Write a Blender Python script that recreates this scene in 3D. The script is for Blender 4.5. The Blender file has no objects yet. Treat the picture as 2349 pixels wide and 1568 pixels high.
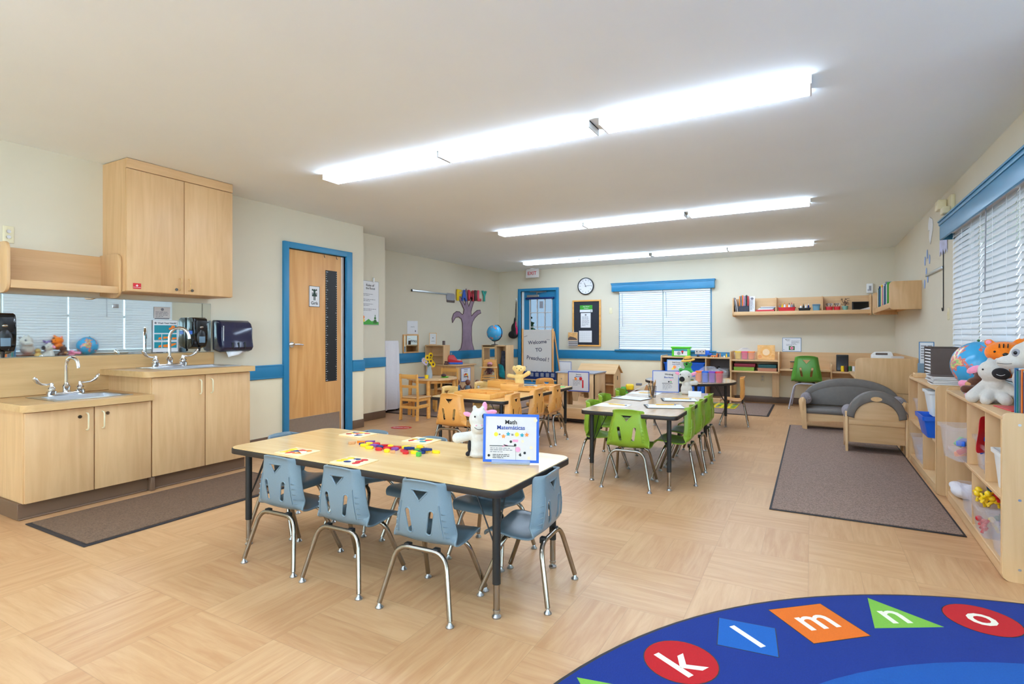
import bpy, bmesh, math, random
from mathutils import Vector, Matrix, Euler

random.seed(7)
SC = bpy.context.scene
COL = SC.collection

# ------------------------------------------------------------------ camera
cam_data = bpy.data.cameras.new('camera')
cam = bpy.data.objects.new('camera', cam_data)
COL.objects.link(cam)
cam_data.sensor_width = 36.0
cam_data.lens = 36.0 * 1239.0 / 2349.0
cam_data.shift_y = -18.0 / 2349.0
cam_data.clip_start = 0.02
cam.location = (0.0, 0.0, 1.13)
cam.rotation_euler = (math.radians(90), 0, math.atan((1862 - 1174.5) / 1239.0))
SC.camera = cam

# ------------------------------------------------------------------ view / world
SC.view_settings.view_transform = 'Standard'
SC.view_settings.look = 'None'
SC.view_settings.exposure = 1.93
SC.view_settings.gamma = 1.0
SC.view_settings.use_curve_mapping = False
SC.cycles.use_denoising = True
SC.cycles.max_bounces = 10
SC.cycles.diffuse_bounces = 6
SC.cycles.glossy_bounces = 5
SC.cycles.transmission_bounces = 6
SC.cycles.transparent_max_bounces = 12
SC.cycles.sample_clamp_indirect = 6.0
SC.cycles.caustics_reflective = False
SC.cycles.caustics_refractive = False
W = bpy.data.worlds.new('world')
SC.world = W
W.use_nodes = True
W.node_tree.nodes['Background'].inputs[0].default_value = (0.62, 0.83, 1.0, 1)
W.node_tree.nodes['Background'].inputs[1].default_value = 3.0
LAMP_STRENGTH = 6.2

# ------------------------------------------------------------------ colour + materials
def lin(c):
    c = c / 255.0
    return c / 12.92 if c <= 0.04045 else ((c + 0.055) / 1.055) ** 2.4

def rgb(r, g, b):
    return (lin(r), lin(g), lin(b), 1.0)

def new_mat(name):
    m = bpy.data.materials.new(name)
    m.use_nodes = True
    return m, m.node_tree, m.node_tree.nodes['Principled BSDF']

def plain(name, col, rough=0.5, metal=0.0, spec=0.5, noise=0.04, scale=25.0, bump=0.0, trans=0.0, alpha=1.0, sub=0.0, sheen=0.0):
    """A procedural paint or plastic: base colour with slight noise, optional bump."""
    m, nt, b = new_mat(name)
    N = nt.nodes
    L = nt.links
    tc = N.new('ShaderNodeTexCoord')
    nz = N.new('ShaderNodeTexNoise')
    nz.inputs['Scale'].default_value = scale
    nz.inputs['Detail'].default_value = 3
    L.new(tc.outputs['Object'], nz.inputs['Vector'])
    r = N.new('ShaderNodeValToRGB')
    r.color_ramp.elements[0].position = 0.3
    r.color_ramp.elements[1].position = 0.7
    c = rgb(*col)
    r.color_ramp.elements[0].color = tuple(x * (1 - noise) for x in c[:3]) + (1,)
    r.color_ramp.elements[1].color = tuple(min(1, x * (1 + noise)) for x in c[:3]) + (1,)
    L.new(nz.outputs['Fac'], r.inputs['Fac'])
    L.new(r.outputs['Color'], b.inputs['Base Color'])
    b.inputs['Roughness'].default_value = rough
    b.inputs['Metallic'].default_value = metal
    b.inputs['Specular IOR Level'].default_value = spec
    b.inputs['Transmission Weight'].default_value = trans
    b.inputs['Alpha'].default_value = alpha
    b.inputs['Sheen Weight'].default_value = sheen
    if bump:
        bp = N.new('ShaderNodeBump')
        bp.inputs['Strength'].default_value = bump
        bp.inputs['Distance'].default_value = 0.004
        L.new(nz.outputs['Fac'], bp.inputs['Height'])
        L.new(bp.outputs['Normal'], b.inputs['Normal'])
    return m

def wood(name, c1, c2, axis='z', rough=0.42, scale=1.0, spec=0.4):
    """Pale wood or wood-look laminate with stretched grain along one axis."""
    m, nt, b = new_mat(name)
    N = nt.nodes
    L = nt.links
    tc = N.new('ShaderNodeTexCoord')
    mp = N.new('ShaderNodeMapping')
    s = {'x': (1.2, 14, 14), 'y': (14, 1.2, 14), 'z': (14, 14, 1.2)}[axis]
    mp.inputs['Scale'].default_value = tuple(v * scale for v in s)
    L.new(tc.outputs['Object'], mp.inputs['Vector'])
    nz = N.new('ShaderNodeTexNoise')
    nz.inputs['Scale'].default_value = 1.6
    nz.inputs['Detail'].default_value = 6
    nz.inputs['Distortion'].default_value = 0.8
    L.new(mp.outputs['Vector'], nz.inputs['Vector'])
    r = N.new('ShaderNodeValToRGB')
    r.color_ramp.elements[0].position = 0.32
    r.color_ramp.elements[1].position = 0.68
    r.color_ramp.elements[0].color = rgb(*c1)
    r.color_ramp.elements[1].color = rgb(*c2)
    L.new(nz.outputs['Fac'], r.inputs['Fac'])
    L.new(r.outputs['Color'], b.inputs['Base Color'])
    b.inputs['Roughness'].default_value = rough
    b.inputs['Specular IOR Level'].default_value = spec
    return m

def glassy(name, col, rough=0.05, mix=0.25):
    """Thin clear sheet or clear plastic: mostly transparent with a glossy skin."""
    m, nt, b = new_mat(name)
    N = nt.nodes
    L = nt.links
    out = N['Material Output']
    tr = N.new('ShaderNodeBsdfTransparent')
    tr.inputs[0].default_value = rgb(*col)
    nz = N.new('ShaderNodeTexNoise')
    nz.inputs['Scale'].default_value = 4
    mr = N.new('ShaderNodeMapRange')
    mr.inputs['To Min'].default_value = mix * 0.9
    mr.inputs['To Max'].default_value = mix * 1.1
    L.new(nz.outputs['Fac'], mr.inputs['Value'])
    mx = N.new('ShaderNodeMixShader')
    L.new(mr.outputs['Result'], mx.inputs[0])
    L.new(tr.outputs[0], mx.inputs[1])
    L.new(b.outputs[0], mx.inputs[2])
    b.inputs['Base Color'].default_value = rgb(*col)
    b.inputs['Roughness'].default_value = rough
    L.new(mx.outputs[0], out.inputs['Surface'])
    return m

def glow(name, col, strength):
    m, nt, b = new_mat(name)
    N = nt.nodes
    L = nt.links
    nz = N.new('ShaderNodeTexNoise')
    nz.inputs['Scale'].default_value = 3
    r = N.new('ShaderNodeValToRGB')
    c = rgb(*col)
    r.color_ramp.elements[0].color = tuple(x * 0.985 for x in c[:3]) + (1,)
    r.color_ramp.elements[1].color = c
    L.new(nz.outputs['Fac'], r.inputs['Fac'])
    L.new(r.outputs['Color'], b.inputs['Emission Color'])
    b.inputs['Emission Strength'].default_value = strength
    b.inputs['Base Color'].default_value = (0.9, 0.9, 0.9, 1)
    return m

def slatmat(name, col, tr=0.35):
    """Blind slat: white plastic that lets daylight through."""
    m, nt, b = new_mat(name)
    N = nt.nodes
    L = nt.links
    t = N.new('ShaderNodeBsdfTranslucent')
    t.inputs[0].default_value = rgb(*col)
    nz = N.new('ShaderNodeTexNoise')
    nz.inputs['Scale'].default_value = 8
    mr = N.new('ShaderNodeMapRange')
    mr.inputs['To Min'].default_value = tr * 0.95
    mr.inputs['To Max'].default_value = tr * 1.05
    L.new(nz.outputs['Fac'], mr.inputs['Value'])
    mx = N.new('ShaderNodeMixShader')
    L.new(mr.outputs['Result'], mx.inputs[0])
    L.new(b.outputs[0], mx.inputs[1])
    L.new(t.outputs[0], mx.inputs[2])
    b.inputs['Base Color'].default_value = rgb(*col)
    b.inputs['Roughness'].default_value = 0.45
    L.new(mx.outputs[0], N['Material Output'].inputs['Surface'])
    return m

def floor_material():
    """Vinyl planks laid as a basket weave: blocks of three planks, turned in alternate blocks."""
    m, nt, b = new_mat('basket_weave_vinyl')
    N = nt.nodes
    L = nt.links
    tc = N.new('ShaderNodeTexCoord')
    sep = N.new('ShaderNodeSeparateXYZ')
    L.new(tc.outputs['Object'], sep.inputs[0])
    B = 0.432

    def mth(op, a, bb=None, c=None):
        n = N.new('ShaderNodeMath')
        n.operation = op
        for i, v in enumerate((a, bb, c)):
            if v is None:
                continue
            if isinstance(v, (int, float)):
                n.inputs[i].default_value = v
            else:
                L.new(v, n.inputs[i])
        return n.outputs[0]
    ux = mth('DIVIDE', mth('ADD', sep.outputs['X'], 40 * B + 0.014), B)
    uy = mth('DIVIDE', mth('ADD', sep.outputs['Y'], 40 * B - 3.048), B)
    ix, iy = mth('FLOOR', ux), mth('FLOOR', uy)
    fx, fy = mth('FRACT', ux), mth('FRACT', uy)
    par = mth('MODULO', mth('ADD', ix, iy), 2.0)

    def mixv(f, a, bb):
        return mth('ADD', mth('MULTIPLY', a, mth('SUBTRACT', 1.0, f)), mth('MULTIPLY', bb, f))
    across = mixv(par, fy, fx)      # coordinate across the planks of a block
    along = mixv(par, fx, fy)
    two = mth('MULTIPLY', across, 2.0)
    ip, fp = mth('FLOOR', two), mth('FRACT', two)

    def edge(f, w):
        d = mth('MINIMUM', f, mth('SUBTRACT', 1.0, f))
        return mth('LESS_THAN', d, w)
    seam = mth('MAXIMUM', edge(along, 0.0035), edge(fp, 0.006))
    cell = mth('ADD', mth('MULTIPLY', ix, 7.13), mth('ADD', mth('MULTIPLY', iy, 3.71), mth('MULTIPLY', ip, 1.37)))
    comb = N.new('ShaderNodeCombineXYZ')
    L.new(mth('MULTIPLY', mth('ADD', along, cell), 0.9), comb.inputs[0])
    L.new(mth('MULTIPLY', mth('ADD', across, cell), 9.0), comb.inputs[1])
    L.new(cell, comb.inputs[2])
    nz = N.new('ShaderNodeTexNoise')
    nz.inputs['Scale'].default_value = 1.5
    nz.inputs['Detail'].default_value = 7
    nz.inputs['Roughness'].default_value = 0.62
    nz.inputs['Distortion'].default_value = 0.6
    L.new(comb.outputs[0], nz.inputs['Vector'])
    wn = N.new('ShaderNodeTexWhiteNoise')
    wn.noise_dimensions = '1D'
    L.new(cell, wn.inputs['W'])
    fac = mth('ADD', mth('MULTIPLY', nz.outputs['Fac'], 0.85), mth('MULTIPLY', wn.outputs['Value'], 0.15))
    r = N.new('ShaderNodeValToRGB')
    r.color_ramp.elements[0].position = 0.33
    r.color_ramp.elements[0].color = rgb(*FLOOR_DARK)
    r.color_ramp.elements[1].position = 0.68
    r.color_ramp.elements[1].color = rgb(*FLOOR_LIGHT)
    L.new(fac, r.inputs['Fac'])
    mx = N.new('ShaderNodeMix')
    mx.data_type = 'RGBA'
    L.new(mth('MULTIPLY', seam, 0.22), mx.inputs[0])
    L.new(r.outputs['Color'], mx.inputs[6])
    mx.inputs[7].default_value = rgb(120, 90, 62)
    L.new(mx.outputs[2], b.inputs['Base Color'])
    b.inputs['Roughness'].default_value = 0.36
    b.inputs['Specular IOR Level'].default_value = 0.35
    return m

FLOOR_DARK, FLOOR_LIGHT = (190, 141, 97), (209, 166, 121)

class MM:
    pass
M = MM()
M.ceiling = plain('ceiling_paint', (240, 246, 248), 0.9, noise=0.01, scale=2)
M.wall = plain('wall_paint_upper', (214, 204, 182), 0.75, noise=0.012, scale=3)
M.wall_low = plain('wall_paint_lower', (238, 224, 192), 0.7, noise=0.012, scale=3)
M.blue_trim = plain('blue_trim_paint', (38, 126, 170), 0.35, noise=0.03, scale=6)
M.base = plain('brown_vinyl_base', (112, 86, 66), 0.45, noise=0.05, scale=6)
M.floor = floor_material()
M.maple = wood('maple_laminate', (208, 166, 118), (220, 180, 132), 'z', 0.42)
M.maple_y = wood('maple_laminate_y', (208, 166, 118), (220, 180, 132), 'y', 0.42)
M.maple_x = wood('maple_laminate_x', (208, 166, 118), (220, 180, 132), 'x', 0.42)
M.counter = wood('worktop_laminate', (200, 160, 108), (214, 176, 124), 'y', 0.4)
M.tabletop = wood('table_laminate', (228, 186, 124), (238, 200, 142), 'x', 0.16, 0.8, 0.7)
M.tabletop_b = wood('table_laminate_tan', (204, 170, 128), (220, 188, 148), 'y', 0.13, 0.8, 0.9)
M.birch = wood('birch_ply', (210, 168, 120), (222, 183, 136), 'z', 0.45)
M.birch_x = wood('birch_ply_x', (210, 168, 120), (222, 183, 136), 'x', 0.45)
M.birch_y = wood('birch_ply_y', (210, 168, 120), (222, 183, 136), 'y', 0.45)
M.birch_edge = plain('birch_edge', (228, 186, 132), 0.5, noise=0.06, scale=40)
M.door = wood('door_veneer', (212, 152, 88), (228, 172, 110), 'z', 0.4, 0.7)
M.orange_wood = wood('honey_wood', (222, 154, 72), (236, 178, 98), 'x', 0.4)
M.dark_gap = plain('shadow_gap', (58, 46, 36), 0.8)
M.chrome = plain('chrome', (156, 148, 138), 0.16, 1.0, noise=0.02)
M.chrome_bright = plain('polished_chrome', (225, 228, 232), 0.07, 1.0, noise=0.01)
M.steel = plain('brushed_steel', (190, 192, 194), 0.3, 1.0, noise=0.04, scale=60)
M.black = plain('black_plastic', (20, 20, 22), 0.3, noise=0.1)
M.black_matte = plain('black_paint', (26, 25, 25), 0.5, noise=0.1)
M.black_gloss = plain('black_gloss', (12, 12, 14), 0.12, noise=0.1)
M.edge = plain('dark_edge_band', (36, 28, 25), 0.5, noise=0.1)
M.white = plain('white_plastic', (236, 237, 236), 0.4, noise=0.01)
M.paper = plain('white_paper', (226, 225, 226), 0.6, noise=0.01)
M.offwhite = plain('offwhite_paper', (204, 196, 192), 0.6, noise=0.015)
M.cream = plain('cream_plastic', (226, 214, 178), 0.4, noise=0.02)
M.slat = slatmat('blind_slat', (236, 239, 242), 0.12)
M.glass_win = glassy('low_e_window_glass', (186, 188, 190), 0.02, 0.05)  # grey tint put in to dim the daylight behind the blinds
M.blindwhite = plain('blind_rail', (240, 243, 246), 0.4, noise=0.01)
M.mirror = plain('mirror_glass', (236, 244, 240), 0.02, 1.0, noise=0.0)
M.glass = glassy('window_glass', (245, 250, 250), 0.02, 0.06)
M.clear = glassy('clear_plastic', (252, 252, 255), 0.2, 0.14)
M.glass_door = glassy('tinted_door_glass', (132, 136, 140), 0.02, 0.05)  # grey tint put in to dim the overbright sky behind the pane
M.clear_thin = glassy('clear_thin', (250, 250, 252), 0.15, 0.12)
M.clear2 = glassy('clear_acrylic', (235, 240, 245), 0.08, 0.3)
M.chair_blue = plain('blue_chair_plastic', (112, 129, 139), 0.3, noise=0.03, scale=200, bump=0.05)
M.chair_green = plain('green_chair_plastic', (134, 166, 46), 0.3, noise=0.03, scale=200, bump=0.05)
M.chair_green2 = plain('leaf_green_chair_plastic', (88, 152, 58), 0.3, noise=0.03, scale=200, bump=0.05)
M.chair_orange = plain('orange_chair_plastic', (226, 158, 80), 0.3, noise=0.03, scale=200, bump=0.05)
M.chair_yellow = plain('pale_yellow_chair_plastic', (232, 190, 116), 0.3, noise=0.03, scale=200, bump=0.05)
M.mat_brown = plain('brown_mat_pile', (140, 115, 101), 0.95, noise=0.4, scale=130, bump=0.5)
M.mat_brown2 = plain('dark_brown_mat_pile', (112, 86, 66), 0.95, noise=0.3, scale=130, bump=0.5)
M.rubber = plain('rubber_edge', (44, 38, 40), 0.7, noise=0.1)
M.rug_blue = plain('rug_royal_blue', (2, 40, 124), 0.95, noise=0.06, scale=180, bump=0.4)
M.rug_light = plain('rug_mid_blue', (4, 78, 156), 0.95, noise=0.06, scale=180, bump=0.4)
M.rug_red = plain('rug_red', (186, 12, 22), 0.95, noise=0.05, scale=180, bump=0.4)
M.rug_orange = plain('rug_orange', (224, 106, 14), 0.95, noise=0.05, scale=180, bump=0.4)
M.rug_green = plain('rug_green', (122, 178, 62), 0.95, noise=0.05, scale=180, bump=0.4)
M.rug_diamond = plain('rug_diamond_blue', (12, 90, 170), 0.95, noise=0.05, scale=180, bump=0.4)
M.rug_white = plain('rug_white', (236, 226, 206), 0.95, noise=0.03, scale=180, bump=0.4)
M.grey_vinyl = plain('grey_upholstery', (112, 104, 98), 0.45, noise=0.06, scale=30)
M.grey_fabric = plain('grey_fabric', (140, 132, 136), 0.8, noise=0.08, scale=80)
M.red = plain('red_plastic', (204, 28, 40), 0.35)
M.blue = plain('blue_plastic', (6, 92, 206), 0.35)
M.navy = plain('navy_fabric', (18, 44, 104), 0.8, noise=0.1)
M.yellow = plain('yellow_plastic', (246, 206, 26), 0.35)
M.green = plain('green_plastic', (66, 164, 54), 0.35)
M.lime = plain('lime_plastic', (88, 204, 44), 0.35)
M.purple = plain('purple_plastic', (122, 60, 150), 0.35)
M.orange = plain('orange_plastic', (248, 130, 34), 0.35)
M.teal = plain('teal_print', (26, 140, 156), 0.5)
M.pink = plain('pink_plush', (240, 150, 180), 0.95, noise=0.06, scale=120, bump=0.3, sheen=0.4)
M.ink = plain('black_ink', (24, 24, 26), 0.6)
M.ink_blue = plain('blue_ink', (30, 70, 160), 0.6)
M.slate_ink = plain('marker_ink', (66, 66, 92), 0.6)
M.ink_grey = plain('grey_ink', (120, 118, 124), 0.6)
M.sign_blue = plain('sign_border_blue', (10, 84, 186), 0.35)
M.plush_white = plain('white_plush', (206, 199, 190), 0.95, noise=0.04, scale=120, bump=0.3, sheen=0.4)
M.plush_orange = plain('orange_plush', (250, 128, 16), 0.95, noise=0.05, scale=120, bump=0.3, sheen=0.3)
M.plush_brown = plain('brown_plush', (96, 56, 38), 0.95, noise=0.1, scale=120, bump=0.3, sheen=0.3)
M.plush_yellow = plain('yellow_plush', (240, 204, 126), 0.95, noise=0.05, scale=120, bump=0.3, sheen=0.3)
M.plush_black = plain('black_plush', (34, 30, 32), 0.9, noise=0.1, scale=120, bump=0.3)
M.plush_green = plain('green_plush', (72, 166, 72), 0.95, noise=0.06, scale=120, bump=0.3, sheen=0.3)
M.tan = plain('tan_plush', (204, 150, 100), 0.95, noise=0.06, scale=120, bump=0.3)
M.skin_brown = plain('brown_doll_vinyl', (128, 78, 60), 0.5)
M.straw = plain('straw', (226, 176, 72), 0.8, noise=0.1, scale=90, bump=0.4)
M.tree_purple = plain('painted_trunk', (150, 124, 140), 0.6, noise=0.12, scale=8)
M.trunk_brown = plain('painted_trunk_edge', (86, 62, 62), 0.6, noise=0.1)
M.cloth_white = plain('white_sheer_cloth', (226, 220, 222), 0.85, noise=0.02, scale=60)
M.book_blue = plain('book_blue', (52, 120, 168), 0.5)
M.book_teal = plain('book_teal', (30, 138, 134), 0.5)
M.grey_blue = plain('grey_blue_plastic', (104, 128, 146), 0.4)
M.brown_print = plain('brown_cover', (92, 76, 70), 0.5)
M.leaf = plain('leaf_green', (58, 110, 50), 0.6, noise=0.2)
M.leaf_dark = plain('leaf_maroon', (84, 50, 56), 0.6, noise=0.2)
M.petal_yellow = plain('sunflower_petal', (250, 206, 20), 0.6)
M.petal_lilac = plain('lilac_petal', (206, 190, 214), 0.6)
M.pencil = plain('pencil_yellow', (236, 182, 70), 0.4)
M.tan_board = plain('pale_puzzle_board', (238, 214, 166), 0.5)
M.grey_floor = plain('grey_plastic', (150, 150, 158), 0.5)
M.silver_mesh = plain('dark_wire', (64, 62, 62), 0.3, 0.8)
M.chalk = plain('blackboard_paper', (34, 36, 46), 0.7, noise=0.1)
M.lamp = glow('lamp_diffuser', (208, 230, 255), LAMP_STRENGTH)
M.lamp_side = glow('lamp_diffuser_side', (208, 230, 255), LAMP_STRENGTH * 1.5)

# globe: blue sea with warm land patches
def globe_mat():
    m, nt, b = new_mat('globe_map')
    N = nt.nodes
    L = nt.links
    tc = N.new('ShaderNodeTexCoord')
    nz = N.new('ShaderNodeTexNoise')
    nz.inputs['Scale'].default_value = 13.0
    nz.inputs['Detail'].default_value = 4
    L.new(tc.outputs['Object'], nz.inputs['Vector'])
    r = N.new('ShaderNodeValToRGB')
    r.color_ramp.interpolation = 'CONSTANT'
    r.color_ramp.elements[0].color = rgb(64, 168, 220)
    r.color_ramp.elements[1].position = 0.55
    r.color_ramp.elements[1].color = rgb(214, 120, 112)
    for p, c in ((0.59, (226, 190, 130)), (0.63, (150, 190, 120)), (0.67, (214, 110, 130))):
        e = r.color_ramp.elements.new(p)
        e.color = rgb(*c)
    L.new(nz.outputs['Fac'], r.inputs['Fac'])
    L.new(r.outputs['Color'], b.inputs['Base Color'])
    b.inputs['Roughness'].default_value = 0.25
    return m
M.globe = globe_mat()

# ------------------------------------------------------------------ mesh builder
class MB:
    def __init__(self, mats=None):
        self.v, self.f, self.mi = [], [], []
        self.mats = mats or []
        self.cur = 0
        self.T = Matrix.Identity(4)

    def use(self, mat):
        if mat not in self.mats:
            self.mats.append(mat)
        self.cur = self.mats.index(mat)
        return self

    def at(self, T=None):
        self.T = T if T is not None else Matrix.Identity(4)
        return self

    def add(self, vs, fs):
        o = len(self.v)
        for p in vs:
            self.v.append(tuple(self.T @ Vector(p)))
        flip = self.T.determinant() < 0
        for f in fs:
            f = [o + i for i in f]
            self.f.append(f[::-1] if flip else f)
            self.mi.append(self.cur)
        return self

    def box(self, x0, x1, y0, y1, z0, z1):
        x0, x1 = sorted((x0, x1)); y0, y1 = sorted((y0, y1)); z0, z1 = sorted((z0, z1))
        v = [(x0, y0, z0), (x1, y0, z0), (x1, y1, z0), (x0, y1, z0), (x0, y0, z1), (x1, y0, z1), (x1, y1, z1), (x0, y1, z1)]
        return self.add(v, [(0, 3, 2, 1), (4, 5, 6, 7), (0, 1, 5, 4), (1, 2, 6, 5), (2, 3, 7, 6), (3, 0, 4, 7)])

    def rbox(self, x0, x1, y0, y1, z0, z1, r=0.01, seg=3):
        x0, x1 = sorted((x0, x1)); y0, y1 = sorted((y0, y1)); z0, z1 = sorted((z0, z1))
        bm = bmesh.new()
        bmesh.ops.create_cube(bm, size=1.0)
        for q in bm.verts:
            q.co = Vector(((x0 + x1) / 2 + q.co.x * (x1 - x0), (y0 + y1) / 2 + q.co.y * (y1 - y0), (z0 + z1) / 2 + q.co.z * (z1 - z0)))
        r = min(r, 0.49 * min(x1 - x0, y1 - y0, z1 - z0))
        bmesh.ops.bevel(bm, geom=bm.edges[:], offset=r, segments=seg, profile=0.5, affect='EDGES')
        return self._bm(bm)

    def _bm(self, bm):
        bm.verts.index_update()
        vs = [tuple(q.co) for q in bm.verts]
        fs = [[q.index for q in f.verts] for f in bm.faces]
        bm.free()
        return self.add(vs, fs)

    def prism(self, poly, t0, t1, axis='z', r=0.0, seg=3):
        """Extrude a 2D polygon. axis z: (x,y); axis y: (x,z); axis x: (y,z)."""
        def P3(p, t):
            return (p[0], p[1], t) if axis == 'z' else (p[0], t, p[1]) if axis == 'y' else (t, p[0], p[1])
        n = len(poly)
        a = sum(poly[i][0] * poly[(i + 1) % n][1] - poly[(i + 1) % n][0] * poly[i][1] for i in range(n))
        if a < 0:
            poly = poly[::-1]
        if t0 > t1:
            t0, t1 = t1, t0
        vs = [P3(p, t0) for p in poly] + [P3(p, t1) for p in poly]
        fs = [list(range(n))[::-1], list(range(n, 2 * n))] + [(i, (i + 1) % n, n + (i + 1) % n, n + i) for i in range(n)]
        if axis == 'y':
            fs = [f[::-1] for f in fs]
        if r > 0:
            bm = bmesh.new()
            bv = [bm.verts.new(p) for p in vs]
            bf = [bm.faces.new([bv[i] for i in f]) for f in fs]
            bm.normal_update()
            ed = [e for e in bf[0].edges] + [e for e in bf[1].edges]
            bmesh.ops.bevel(bm, geom=ed, offset=r, segments=seg, profile=0.5, affect='EDGES')
            return self._bm(bm)
        return self.add(vs, fs)

    def tube(self, pts, r, n=10, cap=True, radii=None):
        pts = [Vector(p) for p in pts]
        rings = []
        up = None
        for i, p in enumerate(pts):
            d = (pts[min(i + 1, len(pts) - 1)] - pts[max(i - 1, 0)]).normalized()
            if up is None:
                up = Vector((0, 0, 1)) if abs(d.z) < 0.9 else Vector((1, 0, 0))
            a = d.cross(up)
            if a.length < 1e-5:
                a = d.cross(Vector((0, 1, 0)))
            a.normalize()
            b = a.cross(d).normalized()
            up = b
            rr = radii[i] if radii else r
            rings.append([tuple(p + (a * math.cos(2 * math.pi * k / n) + b * math.sin(2 * math.pi * k / n)) * rr) for k in range(n)])
        vs = [q for ring in rings for q in ring]
        fs = []
        for i in range(len(pts) - 1):
            for k in range(n):
                fs.append((i * n + k, i * n + (k + 1) % n, (i + 1) * n + (k + 1) % n, (i + 1) * n + k))
        if cap:
            fs.append(list(range(n))[::-1])
            fs.append(list(range((len(pts) - 1) * n, len(pts) * n)))
        return self.add(vs, [f[::-1] for f in fs])

    def cyl(self, p0, p1, r0, r1=None, n=16):
        return self.tube([p0, p1], r0, n, True, [r0, r0 if r1 is None else r1])

    def lathe(self, prof, c=(0, 0, 0), n=24):
        vs, fs = [], []
        for (r, z) in prof:
            for k in range(n):
                a = 2 * math.pi * k / n
                vs.append((c[0] + r * math.cos(a), c[1] + r * math.sin(a), c[2] + z))
        m = len(prof)
        for i in range(m - 1):
            for k in range(n):
                fs.append((i * n + k, i * n + (k + 1) % n, (i + 1) * n + (k + 1) % n, (i + 1) * n + k))
        fs.append(list(range(n))[::-1])
        fs.append(list(range((m - 1) * n, m * n)))
        return self.add(vs, fs)

    def ell(self, c, r, n=16, rot=None):
        r = (r, r, r) if isinstance(r, (int, float)) else r
        R = Euler(rot).to_matrix() if rot else Matrix.Identity(3)
        h = max(6, n // 2)
        vs = [tuple(Vector(c) + R @ Vector((0, 0, -r[2])))]
        for i in range(1, h):
            t = -math.pi / 2 + math.pi * i / h
            for k in range(n):
                a = 2 * math.pi * k / n
                vs.append(tuple(Vector(c) + R @ Vector((r[0] * math.cos(t) * math.cos(a), r[1] * math.cos(t) * math.sin(a), r[2] * math.sin(t)))))
        vs.append(tuple(Vector(c) + R @ Vector((0, 0, r[2]))))
        fs = []
        for k in range(n):
            fs.append((0, 1 + (k + 1) % n, 1 + k))
        for i in range(h - 2):
            for k in range(n):
                a, b = 1 + i * n + k, 1 + i * n + (k + 1) % n
                fs.append((a, b, b + n, a + n))
        last = len(vs) - 1
        for k in range(n):
            fs.append((1 + (h - 2) * n + k, 1 + (h - 2) * n + (k + 1) % n, last))
        return self.add(vs, fs)

    def disc(self, c, r, z0, z1, n=32):
        return self.prism([(c[0] + r * math.cos(2 * math.pi * k / n), c[1] + r * math.sin(2 * math.pi * k / n)) for k in range(n)], z0, z1)

    def mesh(self, name='mesh', sharp=40):
        me = bpy.data.meshes.new(name)
        me.from_pydata(self.v, [], self.f)
        for m in self.mats:
            me.materials.append(m)
        if len(self.mats) > 1:
            me.polygons.foreach_set('material_index', self.mi)
        me.polygons.foreach_set('use_smooth', [True] * len(me.polygons))
        me.update()
        me.set_sharp_from_angle(angle=math.radians(sharp))
        return me

    def build(self, name, mat=None, parent=None, label=None, sharp=40):
        if mat is not None and not self.mats:
            self.mats = [mat]
        return link(name, self.mesh(name, sharp), parent, label)

def link(name, me, parent=None, label=None):
    o = bpy.data.objects.new(name, me)
    COL.objects.link(o)
    if parent is not None:
        o.parent = parent
    if label:
        o['label'] = label
    return o

def thing(name, label, cat, loc=(0, 0, 0), rz=0.0, group=None, rx=0.0):
    o = bpy.data.objects.new(name, None)
    o.empty_display_size = 0.05
    COL.objects.link(o)
    o.location = loc
    o.rotation_euler = (rx, 0, rz)
    return tag(o, label, cat, group)

def tag(o, label, cat, group=None):
    o['label'] = label
    o['category'] = cat
    if group:
        o['group'] = group
    return o

def struct(name, mb, mat=None, parent=None):
    o = mb.build(name, mat, parent)
    if parent is None:
        o['kind'] = 'structure'
    return o

def sroot(name, loc=(0, 0, 0), rz=0.0):
    o = bpy.data.objects.new(name, None)
    COL.objects.link(o)
    o.location = loc
    o.rotation_euler = (0, 0, rz)
    o['kind'] = 'structure'
    return o

def dup(root, loc, rz=None, label=None, group=None):
    r = root.copy()
    COL.objects.link(r)
    r.location = loc
    if rz is not None:
        r.rotation_euler = (root.rotation_euler[0], root.rotation_euler[1], rz)
    if label:
        r['label'] = label
    if group:
        r['group'] = group

    def rec(src, dst):
        for ch in src.children:
            c = ch.copy()
            COL.objects.link(c)
            c.parent = dst
            rec(ch, c)
    rec(root, r)
    return r

def bake(me, mods):
    """Evaluate a mesh through modifiers; MODS: list of functions that add one to an object."""
    o = bpy.data.objects.new('tmp', me)
    COL.objects.link(o)
    extra = []
    for fn in mods:
        e = fn(o)
        if e is not None:
            extra.append(e)
    bpy.context.view_layer.update()
    dg = bpy.context.evaluated_depsgraph_get()
    out = bpy.data.meshes.new_from_object(o.evaluated_get(dg))
    for e in [o] + extra:
        bpy.data.objects.remove(e, do_unlink=True)
    return out

def blob(name, ells, mat, parent=None, voxel=0.006, smooth=4, label=None):
    """One soft continuous body grown from overlapping ellipsoids / tapered limbs."""
    mb = MB([mat])
    for e in ells:
        if len(e) == 4:      # tapered limb: p0, p1, r0, r1
            p0, p1 = Vector(e[0]), Vector(e[1])
            k = 6
            for i in range(k + 1):
                t = i / k
                mb.ell(p0.lerp(p1, t), e[2] * (1 - t) + e[3] * t, 12)
        else:
            mb.ell(e[0], e[1], 16, e[2] if len(e) > 2 else None)
    me = mb.mesh(name)

    def rem(o):
        m = o.modifiers.new('r', 'REMESH')
        m.mode = 'VOXEL'
        m.voxel_size = voxel
        m.use_smooth_shade = True

    def smo(o):
        m = o.modifiers.new('s', 'SMOOTH')
        m.iterations = smooth
        m.factor = 0.6
    me = bake(me, [rem, smo])
    if not me.materials:
        me.materials.append(mat)
    return link(name, me, parent, label)

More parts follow.
